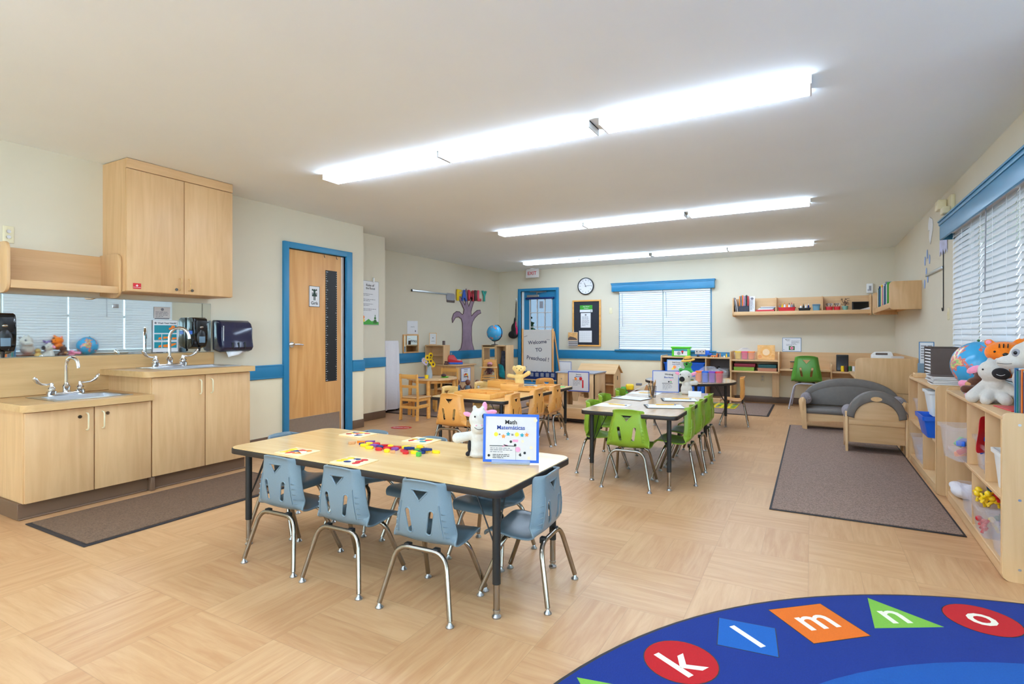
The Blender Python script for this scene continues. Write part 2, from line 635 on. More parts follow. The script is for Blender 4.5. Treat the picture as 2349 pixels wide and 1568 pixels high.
_txt = {}
def text_mesh(s, w, h, mat, t=0.0006, fat=0.012):
    """Flat lettering in the x/z plane, facing -y, centred on the origin, fitted in w x h."""
    key = (s, round(w, 4), round(h, 4), mat.name, fat)
    if key in _txt:
        return _txt[key]
    cu = bpy.data.curves.new('txt', 'FONT')
    cu.body = s
    cu.align_x = 'CENTER'
    cu.resolution_u = 3
    cu.offset = fat
    o = bpy.data.objects.new('tmp', cu)
    COL.objects.link(o)
    bpy.context.view_layer.update()
    me = bpy.data.meshes.new_from_object(o.evaluated_get(bpy.context.evaluated_depsgraph_get()))
    bpy.data.objects.remove(o, do_unlink=True)
    xs = [v.co.x for v in me.vertices]
    ys = [v.co.y for v in me.vertices]
    k = min(w / (max(xs) - min(xs)), h / (max(ys) - min(ys)))
    cx, cy = (max(xs) + min(xs)) / 2, (max(ys) + min(ys)) / 2
    for v in me.vertices:
        v.co = Vector(((v.co.x - cx) * k, 0, (v.co.y - cy) * k))
    bm = bmesh.new()
    bm.from_mesh(me)
    geo = bmesh.ops.extrude_face_region(bm, geom=bm.faces[:])
    for e in geo['geom']:
        if isinstance(e, bmesh.types.BMVert):
            e.co.y -= t
    bmesh.ops.recalc_face_normals(bm, faces=bm.faces[:])
    bm.to_mesh(me)
    bm.free()
    me.materials.clear()
    me.materials.append(mat)
    _txt[key] = me
    return me

def txt(parent, s, cx, cz, w, h, mat, y=-0.003, name='lettering', rot=0.0):
    o = link(name, text_mesh(s, w, h, mat), parent)
    o.location = (cx, y, cz)
    o.rotation_euler = (0, rot, 0)
    return o

def board(name, label, cat, loc, rz, w, h, t=0.005, face=None, border=None, bw=0.012, tilt=0.0, group=None):
    """An upright sheet, origin at its bottom centre, facing local -y."""
    r = thing(name, label, cat, loc, rz, group, tilt)
    MB().rbox(-w / 2, w / 2, -t / 2, t / 2, 0, h, 0.001, 1).build('panel', face or M.paper, r)
    if border:
        b = MB()
        y0, y1 = -t / 2 - 0.0012, -t / 2 + 0.0005
        b.box(-w / 2, w / 2, y0, y1, 0, bw).box(-w / 2, w / 2, y0, y1, h - bw, h)
        b.box(-w / 2, -w / 2 + bw, y0, y1, bw, h - bw).box(w / 2 - bw, w / 2, y0, y1, bw, h - bw)
        b.build('border', border, r)
    return r

def textlines(parent, x0, z0, w, n, gap, mat, y=-0.0034, th=0.35, name='small_print'):
    b = MB()
    rr = random.Random(n * 31 + int(w * 1000))
    for i in range(n):
        z = z0 - i * gap
        x = x0
        end = x0 + w * (1.0 if i < n - 1 else 0.6) * rr.uniform(0.85, 1.0)
        while x < end:
            l = gap * rr.uniform(0.8, 2.6)
            b.box(x, min(x + l, end), y, y + 0.0006, z, z + gap * th)
            x += l + gap * 0.4
    return b.build(name, mat, parent)

def fig(parent, shapes, y=-0.0034, name='picture'):
    """Flat printed shapes in x/z; SHAPES: list of (material, polygon)."""
    b = MB()
    for i, (m, poly) in enumerate(shapes):
        b.use(m)
        b.prism(poly, y - 0.0002 * (i % 4), y + 0.0006, 'y')
    return b.build(name, None, parent)

def circ(cx, cz, r, n=16, ry=None):
    return [(cx + r * math.cos(2 * math.pi * k / n), cz + (ry or r) * math.sin(2 * math.pi * k / n)) for k in range(n)]

def rect(x0, x1, z0, z1):
    return [(x0, z0), (x1, z0), (x1, z1), (x0, z1)]

def star(cx, cz, r, k=5, inner=0.55, rot=0.3):
    return [(cx + (r if i % 2 == 0 else r * inner) * math.cos(rot + math.pi * i / k), cz + (r if i % 2 == 0 else r * inner) * math.sin(rot + math.pi * i / k)) for i in range(2 * k)]

def rounded(x0, x1, z0, z1, r, n=5, corners=(1, 1, 1, 1)):
    """Rounded rectangle polygon; corners: bl, br, tr, tl."""
    out = []
    for (cx, cz, a0, use) in ((x0 + r, z0 + r, 180, corners[0]), (x1 - r, z0 + r, 270, corners[1]), (x1 - r, z1 - r, 0, corners[2]), (x0 + r, z1 - r, 90, corners[3])):
        if use:
            for i in range(n + 1):
                a = math.radians(a0 + 90 * i / n)
                out.append((cx + r * math.cos(a), cz + r * math.sin(a)))
        else:
            sx = -1 if a0 in (180, 90) else 1
            sz = -1 if a0 in (180, 270) else 1
            out.append((cx + sx * r, cz + sz * r))
    return out

def arc(cx, cz, r, a0, a1, n=10, rz=None):
    return [(cx + r * math.cos(math.radians(a0 + (a1 - a0) * i / n)), cz + (rz or r) * math.sin(math.radians(a0 + (a1 - a0) * i / n))) for i in range(n + 1)]

R90 = math.pi / 2
ORD = ['first', 'second', 'third', 'fourth', 'fifth', 'sixth', 'seventh', 'eighth', 'ninth', 'tenth', 'eleventh', 'twelfth', 'thirteenth', 'fourteenth']
# ================================================================== THE ROOM
XR, XL, XB, XC = 1.09, -4.78, -5.07, -5.80      # wall planes: right, kitchen, pier, play corner
YB, H = 9.88, 2.44
YS = -3.2                                        # wall behind the camera
struct('floor', MB().box(-6.1, 4.2, YS - 0.2, YB + 0.2, -0.1, 0), M.floor)
struct('ceiling', MB().box(-6.1, 4.2, YS - 0.2, YB + 0.2, H, H + 0.12), M.ceiling)

def wall_slab(mb, axis, plane, t, a0, a1, holes, band=(0.675, 0.82), full=False, split=True):
    """Wall along an axis with rectangular holes (a0,a1,z0,z1); upper and lower paint."""
    cuts = sorted(set([a0, a1] + [h[0] for h in holes] + [h[1] for h in holes]))
    for u0, u1 in zip(cuts, cuts[1:]):
        hs = [h for h in holes if h[0] <= u0 + 1e-6 and h[1] >= u1 - 1e-6]
        spans = [(0, H)]
        for h in hs:
            spans = [s for sp in spans for s in ((sp[0], min(sp[1], h[2])), (max(sp[0], h[3]), sp[1])) if s[1] - s[0] > 1e-4]
        for z0, z1 in spans:
            for (b0, b1, m) in (((0, 0.75, M.wall_low), (0.75, H, M.wall)) if split else ((0, H, M.wall),)):
                c0, c1 = max(z0, b0), min(z1, b1)
                if c1 - c0 > 1e-4:
                    mb.use(m)
                    if axis == 'x':
                        mb.box(u0, u1, plane, plane + t, c0, c1)
                    else:
                        mb.box(plane, plane + t, u0, u1, c0, c1)

WIN_B = (-3.165, -1.525, 0.83, 1.98)       # back window
DOOR_B = (-5.27, -4.47, 0.0, 2.01)         # back door
WIN_R = (3.36, 5.83, 0.83, 2.04)           # right wall window (y range)
DOOR_L = (3.79, 4.585, 0.0, 2.03)          # washroom door
mb = MB(); wall_slab(mb, 'x', YB, 0.14, -6.0, XR + 0.14, [WIN_B, DOOR_B]); struct('wall_back', mb)
mb = MB(); wall_slab(mb, 'y', XR, 0.14, 3.0, YB, [WIN_R], split=False)
struct('wall_right', mb)
mb = MB(); wall_slab(mb, 'x', 3.0, 0.14, XR + 0.14, 4.0, [], split=False); struct('wall_alcove', mb)
mb = MB(); wall_slab(mb, 'y', 4.0, 0.14, YS, 3.14, [(-2.6, -0.4, 0.8, 2.2), (0.2, 2.4, 0.8, 2.2)], split=False); struct('wall_far_right', mb)  # holes for the added, unseen windows that light the ceiling
mb = MB(); wall_slab(mb, 'x', YS, -0.14, -6.0, 4.14, [(-4.6, -2.6, 0.8, 2.2), (-1.9, 0.6, 0.8, 2.2), (1.2, 3.6, 0.8, 2.2)]); struct('wall_front', mb)  # these holes too are for added windows behind the camera
mb = MB(); wall_slab(mb, 'y', XL, -0.16, YS, 4.88, [DOOR_L]); struct('wall_left', mb)
mb = MB(); wall_slab(mb, 'y', XB, -0.16, 4.88, 5.58, []); struct('wall_pier', mb)
mb = MB(); wall_slab(mb, 'x', 5.42, 0.16, XC - 0.02, XB - 0.16, []); struct('wall_nook', mb)
mb = MB(); wall_slab(mb, 'y', XC, -0.14, 5.42, YB, []); struct('wall_play', mb)
# return of the left wall at the pier
struct('wall_return', MB().box(XB - 0.1, XL - 0.16, 4.74, 4.88, 0, H), M.wall)
# closet behind the washroom door
mb = MB(); mb.use(M.wall).box(-5.5, -5.45, 3.5, 4.88, 0, H).box(-5.45, -4.94, 3.5, 3.55, 0, H); struct('wall_closet', mb)

# baseboards
def baseb(name, *boxes):
    mb = MB()
    for b in boxes:
        mb.rbox(*b, 0.004, 2)
    struct(name, mb, M.base)
baseb('baseboard_back', (-5.8, -5.33, YB - 0.012, YB, 0, 0.1), (-4.41, XR, YB - 0.012, YB, 0, 0.1))
baseb('baseboard_play', (XC, XC + 0.012, 5.58, YB, 0, 0.1))
baseb('baseboard_pier', (XB, XB + 0.012, 4.89, 5.58, 0, 0.1))
baseb('baseboard_left', (XL, XL + 0.012, 2.93, 3.73, 0, 0.1), (XL, XL + 0.012, 4.69, 4.88, 0, 0.1))
baseb('baseboard_right', (XR - 0.012, XR, 3.0, YB, 0, 0.1))
# chair rail band (blue)
def rail(name, *boxes):
    mb = MB()
    for (x0, x1, y0, y1, z0, z1) in boxes:
        mb.rbox(x0, x1, y0, y1, z0, z1, 0.003, 2)
        d = 0.004
        if x1 - x0 < 0.05:
            mb.rbox(x0, x1 + d, y0, y1, z1 - 0.014, z1 - 0.004, 0.002, 2).rbox(x0, x1 + d, y0, y1, z0 + 0.004, z0 + 0.014, 0.002, 2)
        else:
            mb.rbox(x0, x1, y0 - d, y1, z1 - 0.014, z1 - 0.004, 0.002, 2).rbox(x0, x1, y0 - d, y1, z0 + 0.004, z0 + 0.014, 0.002, 2)
    struct(name, mb, M.blue_trim)
rail('trim_1', (XL, XL + 0.018, 2.925, 3.725, 0.68, 0.82), (XL, XL + 0.018, 4.69, 4.89, 0.685, 0.82))
rail('trim_2', (XB, XB + 0.018, 4.89, 5.58, 0.69, 0.82))
rail('trim_3', (XC, XC + 0.018, 5.6, YB, 0.66, 0.82))
rail('trim_4', (-5.78, -5.34, YB - 0.018, YB, 0.65, 0.82), (-4.41, -1.18, YB - 0.018, YB, 0.65, 0.82))

# ---- washroom door (left wall)
d1 = sroot('door_1')
mb = MB()
y0, y1, zt = DOOR_L[0], DOOR_L[1], DOOR_L[3]
mb.rbox(XL - 0.12, XL + 0.03, y0 - 0.065, y0, 0, zt + 0.065, 0.006)
mb.rbox(XL - 0.12, XL + 0.03, y1, y1 + 0.09, 0, zt + 0.065, 0.006)
mb.rbox(XL - 0.12, XL + 0.0295, y0 - 0.06, y1 + 0.085, zt, zt + 0.065, 0.006)
mb.box(XL - 0.09, XL - 0.055, y0, y0 + 0.015, 0, zt).box(XL - 0.09, XL - 0.055, y1 - 0.015, y1, 0, zt)
mb.build('door_frame', M.blue_trim, d1)
leaf = MB().rbox(XL - 0.052, XL - 0.012, y0 + 0.003, 4.535, 0.01, zt - 0.004, 0.002).build('door_leaf', M.door, d1)
MB().rbox(XL - 0.0115, XL - 0.0095, y0 + 0.02, 4.51, 0.012, 0.235, 0.0008, 1).build('kick_plate', M.steel, leaf)
MB().prism([(XL - 0.012, 4.535), (XL - 0.006, 4.545), (XL - 0.02, 4.584), (XL - 0.05, 4.584), (XL - 0.052, 4.535)], 0.01, zt - 0.006).build('finger_guard', M.offwhite, d1)
hd = MB()
hd.cyl((XL - 0.012, y0 + 0.055, 1.02), (XL - 0.002, y0 + 0.055, 1.02), 0.03)
hd.cyl((XL - 0.004, y0 + 0.055, 1.02), (XL + 0.045, y0 + 0.055, 1.02), 0.011)
hd.tube([(XL + 0.045, y0 + 0.045, 1.022), (XL + 0.05, y0 + 0.09, 1.022), (XL + 0.045, y0 + 0.15, 1.018), (XL + 0.04, y0 + 0.165, 1.014)], 0.01, 10, True, [0.012, 0.011, 0.009, 0.008])
hd.build('door_handle', M.chrome_bright, leaf)
for yy in (4.28, 4.46):
    h = MB()
    h.tube([(XL - 0.01, yy, zt - 0.01), (XL - 0.006, yy, zt - 0.03), (XL + 0.006, yy, zt - 0.045), (XL + 0.008, yy, zt - 0.03)], 0.003, 6)
    tag(h.build('door_hook', M.chrome), 'small metal hook over the top of the washroom door, ' + ('above the ruler strip' if yy < 4.4 else 'by the hinge edge'), 'hook')

# girls sign
s = board('restroom_sign', 'white Girls washroom sign with a dark figure, on the wooden door', 'sign', (XL - 0.008, 4.143, 1.43), R90, 0.145, 0.228, 0.005, M.paper, M.ink, 0.004)
txt(s, 'Girls', 0, 0.042, 0.1, 0.035, M.ink)
DG = plain('dark_green_print', (40, 62, 50), 0.6)
fig(s, [(DG, circ(0, 0.178, 0.017)), (DG, circ(-0.026, 0.186, 0.01)), (DG, circ(0.026, 0.186, 0.01)),
        (DG, [(-0.012, 0.162), (0.012, 0.162), (0.03, 0.115), (-0.03, 0.115)]), (DG, rect(-0.034, -0.026, 0.115, 0.158)), (DG, rect(0.026, 0.034, 0.115, 0.158)),
        (DG, rect(-0.012, -0.003, 0.072, 0.118)), (DG, rect(0.003, 0.012, 0.072, 0.118))])
# growth strip
g = thing('growth_chart', 'tall black measuring strip with white ticks, on the washroom door', 'height chart', (XL - 0.0095, 4.384, 0.596), R90)
MB().rbox(-0.083, 0.083, -0.003, 0, 0, 1.255, 0.001, 1).build('strip', M.black_matte, g)
mb = MB()
for i in range(49):
    z = 0.01 + i * 0.0255
    l = 0.03 if i % 4 == 0 else 0.013
    mb.box(-0.08, -0.08 + l, -0.0042, -0.003, z, z + 0.004)
    mb.box(0.08 - (0.02 if i % 12 == 6 else 0.008), 0.08, -0.0042, -0.003, z, z + 0.004)
mb.build('tick_marks', M.white, g)

# rules poster on the pier
s = board('wall_poster', 'white Rules of the Roost poster with a green farm strip, on the pier', 'poster', (XB + 0.006, 5.29, 1.25), R90, 0.32, 0.575, 0.006, M.paper, M.grey_floor, 0.004)
txt(s, 'Rules of', 0.0, 0.52, 0.15, 0.032, M.ink)
txt(s, 'the Roost', 0.005, 0.48, 0.17, 0.032, M.ink)
textlines(s, -0.13, 0.40, 0.2, 2, 0.018, M.ink_grey)
textlines(s, -0.13, 0.33, 0.23, 2, 0.018, M.ink_grey)
textlines(s, -0.13, 0.27, 0.2, 2, 0.018, M.ink_grey)
textlines(s, -0.13, 0.205, 0.25, 2, 0.018, M.ink_grey)
fig(s, [(M.green, [(-0.155, 0.005), (0.155, 0.005), (0.155, 0.04), (0.09, 0.055), (0.02, 0.05), (-0.03, 0.08), (-0.1, 0.04), (-0.155, 0.05)]),
        (M.orange, circ(-0.125, 0.1, 0.022)), (M.yellow, circ(-0.12, 0.06, 0.02)), (M.leaf, [(0.05, 0.02), (0.13, 0.02), (0.11, 0.07), (0.07, 0.07)]), (M.leaf, circ(0.09, 0.09, 0.018)), (M.leaf, rect(0.084, 0.096, 0.1, 0.135))])
MB().rbox(XB + 0.001, XB + 0.02, 5.34, 5.36, 1.81, 1.875, 0.004).build('tmp', M.white).name = 'wall_hook'
tag(bpy.data.objects['wall_hook'], 'white adhesive hook above the farm poster on the pier', 'hook')

# ---- back door
d2 = sroot('door_2')
x0, x1, zt = DOOR_B[0], DOOR_B[1], DOOR_B[3]
mb = MB()
mb.rbox(x0 - 0.06, x0, YB - 0.03, YB + 0.1, 0, zt + 0.055, 0.006).rbox(x1, x1 + 0.06, YB - 0.03, YB + 0.1, 0, zt + 0.055, 0.006)
mb.rbox(x0 - 0.055, x1 + 0.055, YB - 0.0295, YB + 0.1, zt, zt + 0.055, 0.006)
mb.build('door_frame', M.blue_trim, d2)
MB().box(x0, x0 + 0.05, YB + 0.035, YB + 0.05, 0, zt).build('weather_strip', M.white, d2)
gx0, gx1, gz0, gz1 = -5.10, -4.575, 0.98, 1.865
mb = MB()
ly0, ly1 = YB + 0.05, YB + 0.09
mb.box(x0, gx0, ly0, ly1, 0.01, zt).box(gx1, x1, ly0, ly1, 0.01, zt).box(gx0, gx1, ly0, ly1, 0.01, gz0).box(gx0, gx1, ly0, ly1, gz1, zt)
leaf = mb.build('door_leaf', M.blue_trim, d2)
mb = MB()
mb.box(gx0, gx0 + 0.02, ly0 - 0.006, ly1, gz0, gz1).box(gx1 - 0.02, gx1, ly0 - 0.006, ly1, gz0, gz1).box(gx0, gx1, ly0 - 0.006, ly1, gz0, gz0 + 0.02).box(gx0, gx1, ly0 - 0.006, ly1, gz1 - 0.02, gz1)
for i in (1, 2):
    gx = gx0 + (gx1 - gx0) * i / 3
    mb.box(gx - 0.008, gx + 0.008, ly0, ly1 - 0.01, gz0, gz1)
    gz = gz0 + (gz1 - gz0) * i / 3
    mb.box(gx0, gx1, ly0 + 0.001, ly1 - 0.011, gz - 0.008, gz + 0.008)
mb.build('glazing_bars', M.offwhite, leaf)
MB().box(gx0, gx1, ly0 + 0.018, ly0 + 0.022, gz0, gz1).build('glass_pane', M.glass_door, leaf)
mb = MB().rbox(-5.13, -4.86, YB - 0.01, ly0, 1.885, 1.935, 0.006)
mb.tube([(-4.9, YB - 0.0, 1.945), (-4.9, YB - 0.01, 1.975), (-4.68, YB - 0.02, 1.99)], 0.009, 8).tube([(-5.05, YB - 0.02, 2.0), (-4.68, YB - 0.02, 1.985)], 0.01, 8)
mb.build('door_closer', M.steel, leaf)
mb = MB().rbox(-5.17, -4.53, YB + 0.0, ly0, 1.845, 1.88, 0.01)
mb.build('rolled_shade', M.navy, leaf)
mb = MB().cyl((-4.5, ly0, 1.0), (-4.5, ly0 - 0.03, 1.0), 0.02).cyl((-4.5, ly0 - 0.03, 1.0), (-4.5, ly0 - 0.06, 1.0), 0.028)
mb.cyl((-4.5, ly0, 1.12), (-4.5, ly0 - 0.02, 1.12), 0.02)
mb.build('door_knob', M.chrome, leaf)
MB().rbox(-4.87, -4.79, ly0 + 0.006, ly0 + 0.016, 1.66, 1.8, 0.002).build('tmp', M.grey_floor).name = 'door_notice'
tag(bpy.data.objects['door_notice'], 'small grey notice taped inside the glass of the blue back door', 'notice')

# exit sign
s = thing('exit_sign', 'white EXIT sign with red letters under the ceiling above the blue door', 'sign', (-4.87, 9.62, 2.255))
MB().rbox(-0.14, 0.14, -0.02, 0.02, 0, 0.175, 0.005).build('housing', M.offwhite, s)
txt(s, 'EXIT', 0, 0.088, 0.19, 0.12, M.red, y=-0.0205)
MB().cyl((0, 0, 0.17), (0, 0, 0.19), 0.05).build('canopy', M.white, s)

# clock
c = thing('wall_clock', 'round black-rimmed wall clock between the EXIT sign and the blinds', 'clock', (-3.835, YB, 2.06))
rot = Matrix.Rotation(R90, 4, 'X')
MB().at(rot).lathe([(0.0, 0.0), (0.165, 0.0), (0.168, 0.02), (0.165, 0.036), (0.150, 0.036), (0.148, 0.022), (0.0, 0.022)], n=48).build('rim', M.black, c)
MB().at(rot).lathe([(0, 0.0225), (0.149, 0.0225), (0.149, 0.0235), (0, 0.0235)], n=48).build('dial', M.paper, c)
for i in range(1, 13):
    a = math.radians(90 - 30 * i)
    txt(c, str(i), 0.118 * math.cos(a), 0.118 * math.sin(a), 0.026, 0.022, M.ink, y=-0.024, name='numeral')
mb = MB()
for ang, l, w in ((90 - 30 * 11.23, 0.075, 0.005), (90 - 6 * 14, 0.115, 0.0035)):
    a = math.radians(ang)
    d, n_ = Vector((math.cos(a), math.sin(a))), Vector((-math.sin(a), math.cos(a)))
    mb.prism([tuple(n_ * w - d * 0.02), tuple(d * l + n_ * w * 0.5), tuple(d * l - n_ * w * 0.5), tuple(-n_ * w - d * 0.02)], -0.026, -0.028, 'y')
mb.build('hands', M.ink, c)

# ---- windows with blinds
def window(name, axis, plane, out, a0, a1, z0, z1, units, frame):
    r = sroot(name)
    mb = MB()

    def bx(u0, u1, d0, d1, zz0, zz1, m=mb):
        if axis == 'x':
            m.box(u0, u1, plane + out * d0, plane + out * d1, zz0, zz1)
        else:
            m.box(plane + out * d0, plane + out * d1, u0, u1, zz0, zz1)
    f = 0.035
    bx(a0, a1, 0.06, 0.12, z0, z0 + f); bx(a0, a1, 0.06, 0.12, z1 - f, z1)
    cuts = [a0 + (a1 - a0) * i / units for i in range(units + 1)]
    for c_ in cuts:
        bx(max(a0, c_ - f), min(a1, c_ + f), 0.061, 0.119, z0, z1)
    bx(a0, a1, 0.065, 0.115, (z0 + z1) / 2 - 0.02, (z0 + z1) / 2 + 0.02)
    mb.build('window_frame', frame, r)
    g = MB()
    bx(a0, a1, 0.09, 0.094, z0, z1, g)
    g.build('glass_pane', M.glass_win if name in ('window_1', 'window_2') else M.glass, r)
    return r

def blind(label, axis, plane, inn, a0, a1, z0, z1, n, tilt, wand=None, group=None):
    """Venetian blind hung just inside a wall; INN is the direction into the room."""
    r = thing('window_blind', label, 'blind', group=group)
    def pt(u, d, z):
        return (u, plane + inn * d, z) if axis == 'x' else (plane + inn * d, u, z)
    def bx(mb, u0, u1, d0, d1, zz0, zz1):
        p, q = pt(u0, d0, zz0), pt(u1, d1, zz1)
        mb.rbox(p[0], q[0], p[1], q[1], p[2], q[2], 0.002, 1)
    mb = MB()
    w = 0.057
    dz = (z1 - z0 - 0.06) / n
    for i in range(n):
        z = z0 + 0.03 + (i + 0.5) * dz
        c, s_ = math.cos(tilt) * w / 2, math.sin(tilt) * w / 2
        vs = []
        for (e, ss) in ((-1, 0.0), (0, 0.004), (1, 0.0)):
            vs.append((e * c, z - e * s_ + ss))
        P = []
        for u in (a0 + 0.004, a1 - 0.004):
            for (d, zz) in vs:
                P.append(pt(u, 0.035 + d, zz))
            for (d, zz) in vs:
                P.append(pt(u, 0.035 + d, zz - 0.002))
        # 0..2 top row near, 3..5 bottom row near, 6..8 top far, 9..11 bottom far
        mb.add(P, [(0, 6, 7, 1), (1, 7, 8, 2), (3, 4, 10, 9), (4, 5, 11, 10), (0, 3, 9, 6), (2, 8, 11, 5), (0, 1, 4, 3), (1, 2, 5, 4), (6, 9, 10, 7), (7, 10, 11, 8)])
    mb.build('slats', M.slat, r)
    mb = MB(); bx(mb, a0, a1, 0.008, 0.062, z1 - 0.035, z1); mb.build('head_rail', M.blindwhite, r)
    mb = MB(); bx(mb, a0 + 0.002, a1 - 0.002, 0.012, 0.058, z0, z0 + 0.018); mb.build('bottom_rail', M.blindwhite, r)
    mb = MB()
    for k in (0.14, 0.5, 0.86):
        u = a0 + (a1 - a0) * k
        for d in (0.009, 0.061):
            mb.tube([pt(u, d, z0 + 0.01), pt(u, d, z1 - 0.03)], 0.0012, 5)
    mb.build('ladder_cord', M.blindwhite, r)
    if wand:
        u = a0 + wand[0]
        MB().tube([pt(u, 0.067, z1 - 0.04), pt(u + 0.01, 0.07, z1 - wand[1])], 0.004, 8).build('tilt_wand', M.grey_floor, r)
    return r

window('window_1', 'x', YB, 1, *WIN_B, 2, M.white)
blind('white venetian blind on the half of the back window nearer the door', 'x', YB, -1, -3.155, -2.352, 0.85, 1.93, 27, math.radians(62), (0.06, 0.66))
blind('white venetian blind on the half of the back window nearer the wall shelf', 'x', YB, -1, -2.338, -1.535, 0.85, 1.93, 27, math.radians(62), (0.05, 0.5))
mb = MB()
mb.rbox(-3.29, -1.46, YB - 0.1, YB - 0.082, 1.925, 2.07, 0.004).rbox(-3.29, -3.272, YB - 0.09, YB, 1.925, 2.07, 0.004).rbox(-1.478, -1.46, YB - 0.09, YB, 1.925, 2.07, 0.004)
mb.rbox(-3.305, -1.445, YB - 0.115, YB, 2.07, 2.085, 0.004).rbox(-3.30, -1.45, YB - 0.108, YB - 0.09, 2.045, 2.07, 0.006)
struct('trim_5', mb, M.blue_trim)
mb = MB().rbox(-3.25, -1.44, YB - 0.05, YB + 0.06, 0.815, 0.84, 0.006)
mb.box(-3.175, -3.163, YB - 0.002, YB + 0.06, 0.84, 1.95).box(-1.527, -1.515, YB - 0.002, YB + 0.06, 0.84, 1.95)
struct('trim_6', mb, M.blue_trim)
window('window_2', 'y', XR, 1, *WIN_R, 3, M.white)
seg = (WIN_R[1] - WIN_R[0]) / 3
names = ['farthest from the back wall', 'in the middle, behind the stuffed animals', 'nearest the back wall']
for i in range(3):
    blind('white venetian blind of the side window, ' + ['nearest the camera', 'middle of three', 'nearest the back wall'][i], 'y', XR, -1, WIN_R[0] + i * seg + 0.01, WIN_R[0] + (i + 1) * seg - 0.01, 0.85, 2.02, 26, math.radians(66), (seg - 0.3, 0.6) if i == 1 else None)
mb = MB()
X0 = XR - 0.1
mb.rbox(X0, X0 + 0.018, 3.2, 6.02, 1.96, 2.115, 0.004).rbox(X0, XR, 6.0, 6.02, 1.96, 2.115, 0.004).rbox(X0 - 0.014, XR, 3.2, 6.035, 2.115, 2.13, 0.004).rbox(X0 - 0.008, X0 + 0.01, 3.2, 6.028, 2.085, 2.115, 0.006)
struct('trim_7', mb, M.blue_trim)
mb = MB().rbox(XR - 0.05, XR + 0.06, 3.3, 5.9, 0.805, 0.83, 0.006)
mb.box(XR - 0.002, XR + 0.06, 5.83, 5.842, 0.83, 2.04)
struct('trim_8', mb, M.white)

for i, (ax, pl, o_, a, b_) in enumerate([('x', YS, -1, -4.6, -2.6), ('x', YS, -1, -1.9, 0.6), ('x', YS, -1, 1.2, 3.6), ('y', 4.0, 1, -2.6, -0.4), ('y', 4.0, 1, 0.2, 2.4)]):
    window('window_%d' % (i + 3), ax, pl, o_, a, b_, 0.8, 2.2, 3, M.white)  # unseen windows without blinds, added to bring daylight onto the ceiling
# ---- outside: lawn and trees seen through the door glass
struct('lawn', MB().box(-30, 30, YB + 0.2, YB + 40, -0.25, -0.2), M.leaf)
def outdoor_tree(x, y, h, r, label, seed):
    t = thing('garden_tree', label, 'tree', (x, y, -0.2))
    MB().tube([(0, 0, 0), (0.05, 0, h * 0.5), (0, 0, h * 0.9)], 0.1, 8, True, [0.14, 0.1, 0.03]).build('trunk', M.trunk_brown, t)
    rr = random.Random(seed)
    mb = MB()
    for i in range(1500):
        z = h * rr.uniform(0.2, 1.0)
        a = rr.uniform(0, 6.28)
        q = r * (1.05 - z / h) * rr.random() ** 0.5 + 0.05
        c_ = Vector((q * math.cos(a), q * math.sin(a), z))
        s_ = rr.uniform(0.05, 0.11)
        u = Vector((rr.uniform(-1, 1), rr.uniform(-1, 1), rr.uniform(-1, 1))).normalized() * s_
        v = u.cross(Vector((rr.uniform(-1, 1), rr.uniform(-1, 1), rr.uniform(-1, 1)))).normalized() * s_ * 0.6
        mb.add([tuple(c_ - u), tuple(c_ + v), tuple(c_ + u), tuple(c_ - v)], [(0, 1, 2, 3)])
    f = mb.build('foliage', M.leaf, t)
    f['kind'] = 'stuff'
outdoor_tree(-8.8, 16.5, 2.9, 0.8, 'green garden tree seen through the glass of the blue back door', 3)

# ---- ceiling light fixtures: rows of enclosed diffuser boxes
def fixture(x0, x1, y, label, group):
    t = thing('ceiling_light', label, 'ceiling light', ((x0 + x1) / 2, y, H), group=group)
    w, l = 0.082, (x1 - x0) / 2
    MB().box(-l, l, -w, w, -0.008, 0).box(-l, -l + 0.008, -w - 0.003, w + 0.003, -0.043, 0).box(l - 0.008, l, -w - 0.003, w + 0.003, -0.043, 0).build('housing', M.white, t)
    mb = MB().use(M.lamp).box(-l + 0.009, l - 0.009, -w, w, -0.04, -0.009)
    mb.use(M.lamp_side)
    mb.mi[2] = mb.mi[4] = 1
    mb.build('diffuser', None, t)
rows = [(3.205, [(-3.51, -2.345), (-2.335, -1.19), (-1.13, 0.0)], 'nearest row'), (6.04, [(-3.51, -2.355), (-2.345, -1.195), (-1.155, -0.01)], 'middle row'), (8.79, [(-4.60, -3.515), (-3.505, -2.30), (-2.25, -1.12), (-1.11, 0.03)], 'farthest row')]
where3 = ['end one towards the kitchen wall', 'middle one', 'end one towards the side window']
where4 = ['above the EXIT sign', 'second from the EXIT sign', 'third from the EXIT sign', 'end one above the desks']
for (y, xs, rn) in rows:
    for i, (a, b) in enumerate(xs):
        fixture(a, b, y, 'long white fluorescent ceiling light in the %s, %s' % (rn, (where4 if len(xs) == 4 else where3)[i]), 'fluorescent ceiling lights')
for i, (a, b) in enumerate([(-3.51, -2.345), (-2.335, -1.19), (-1.13, 0.0)]):
    fixture(a, b, 0.37, 'white fluorescent ceiling light behind the camera, ' + where3[i], 'fluorescent ceiling lights')
    fixture(a, b, -2.2, 'white fluorescent ceiling light farthest behind the camera, ' + where3[i], 'fluorescent ceiling lights')

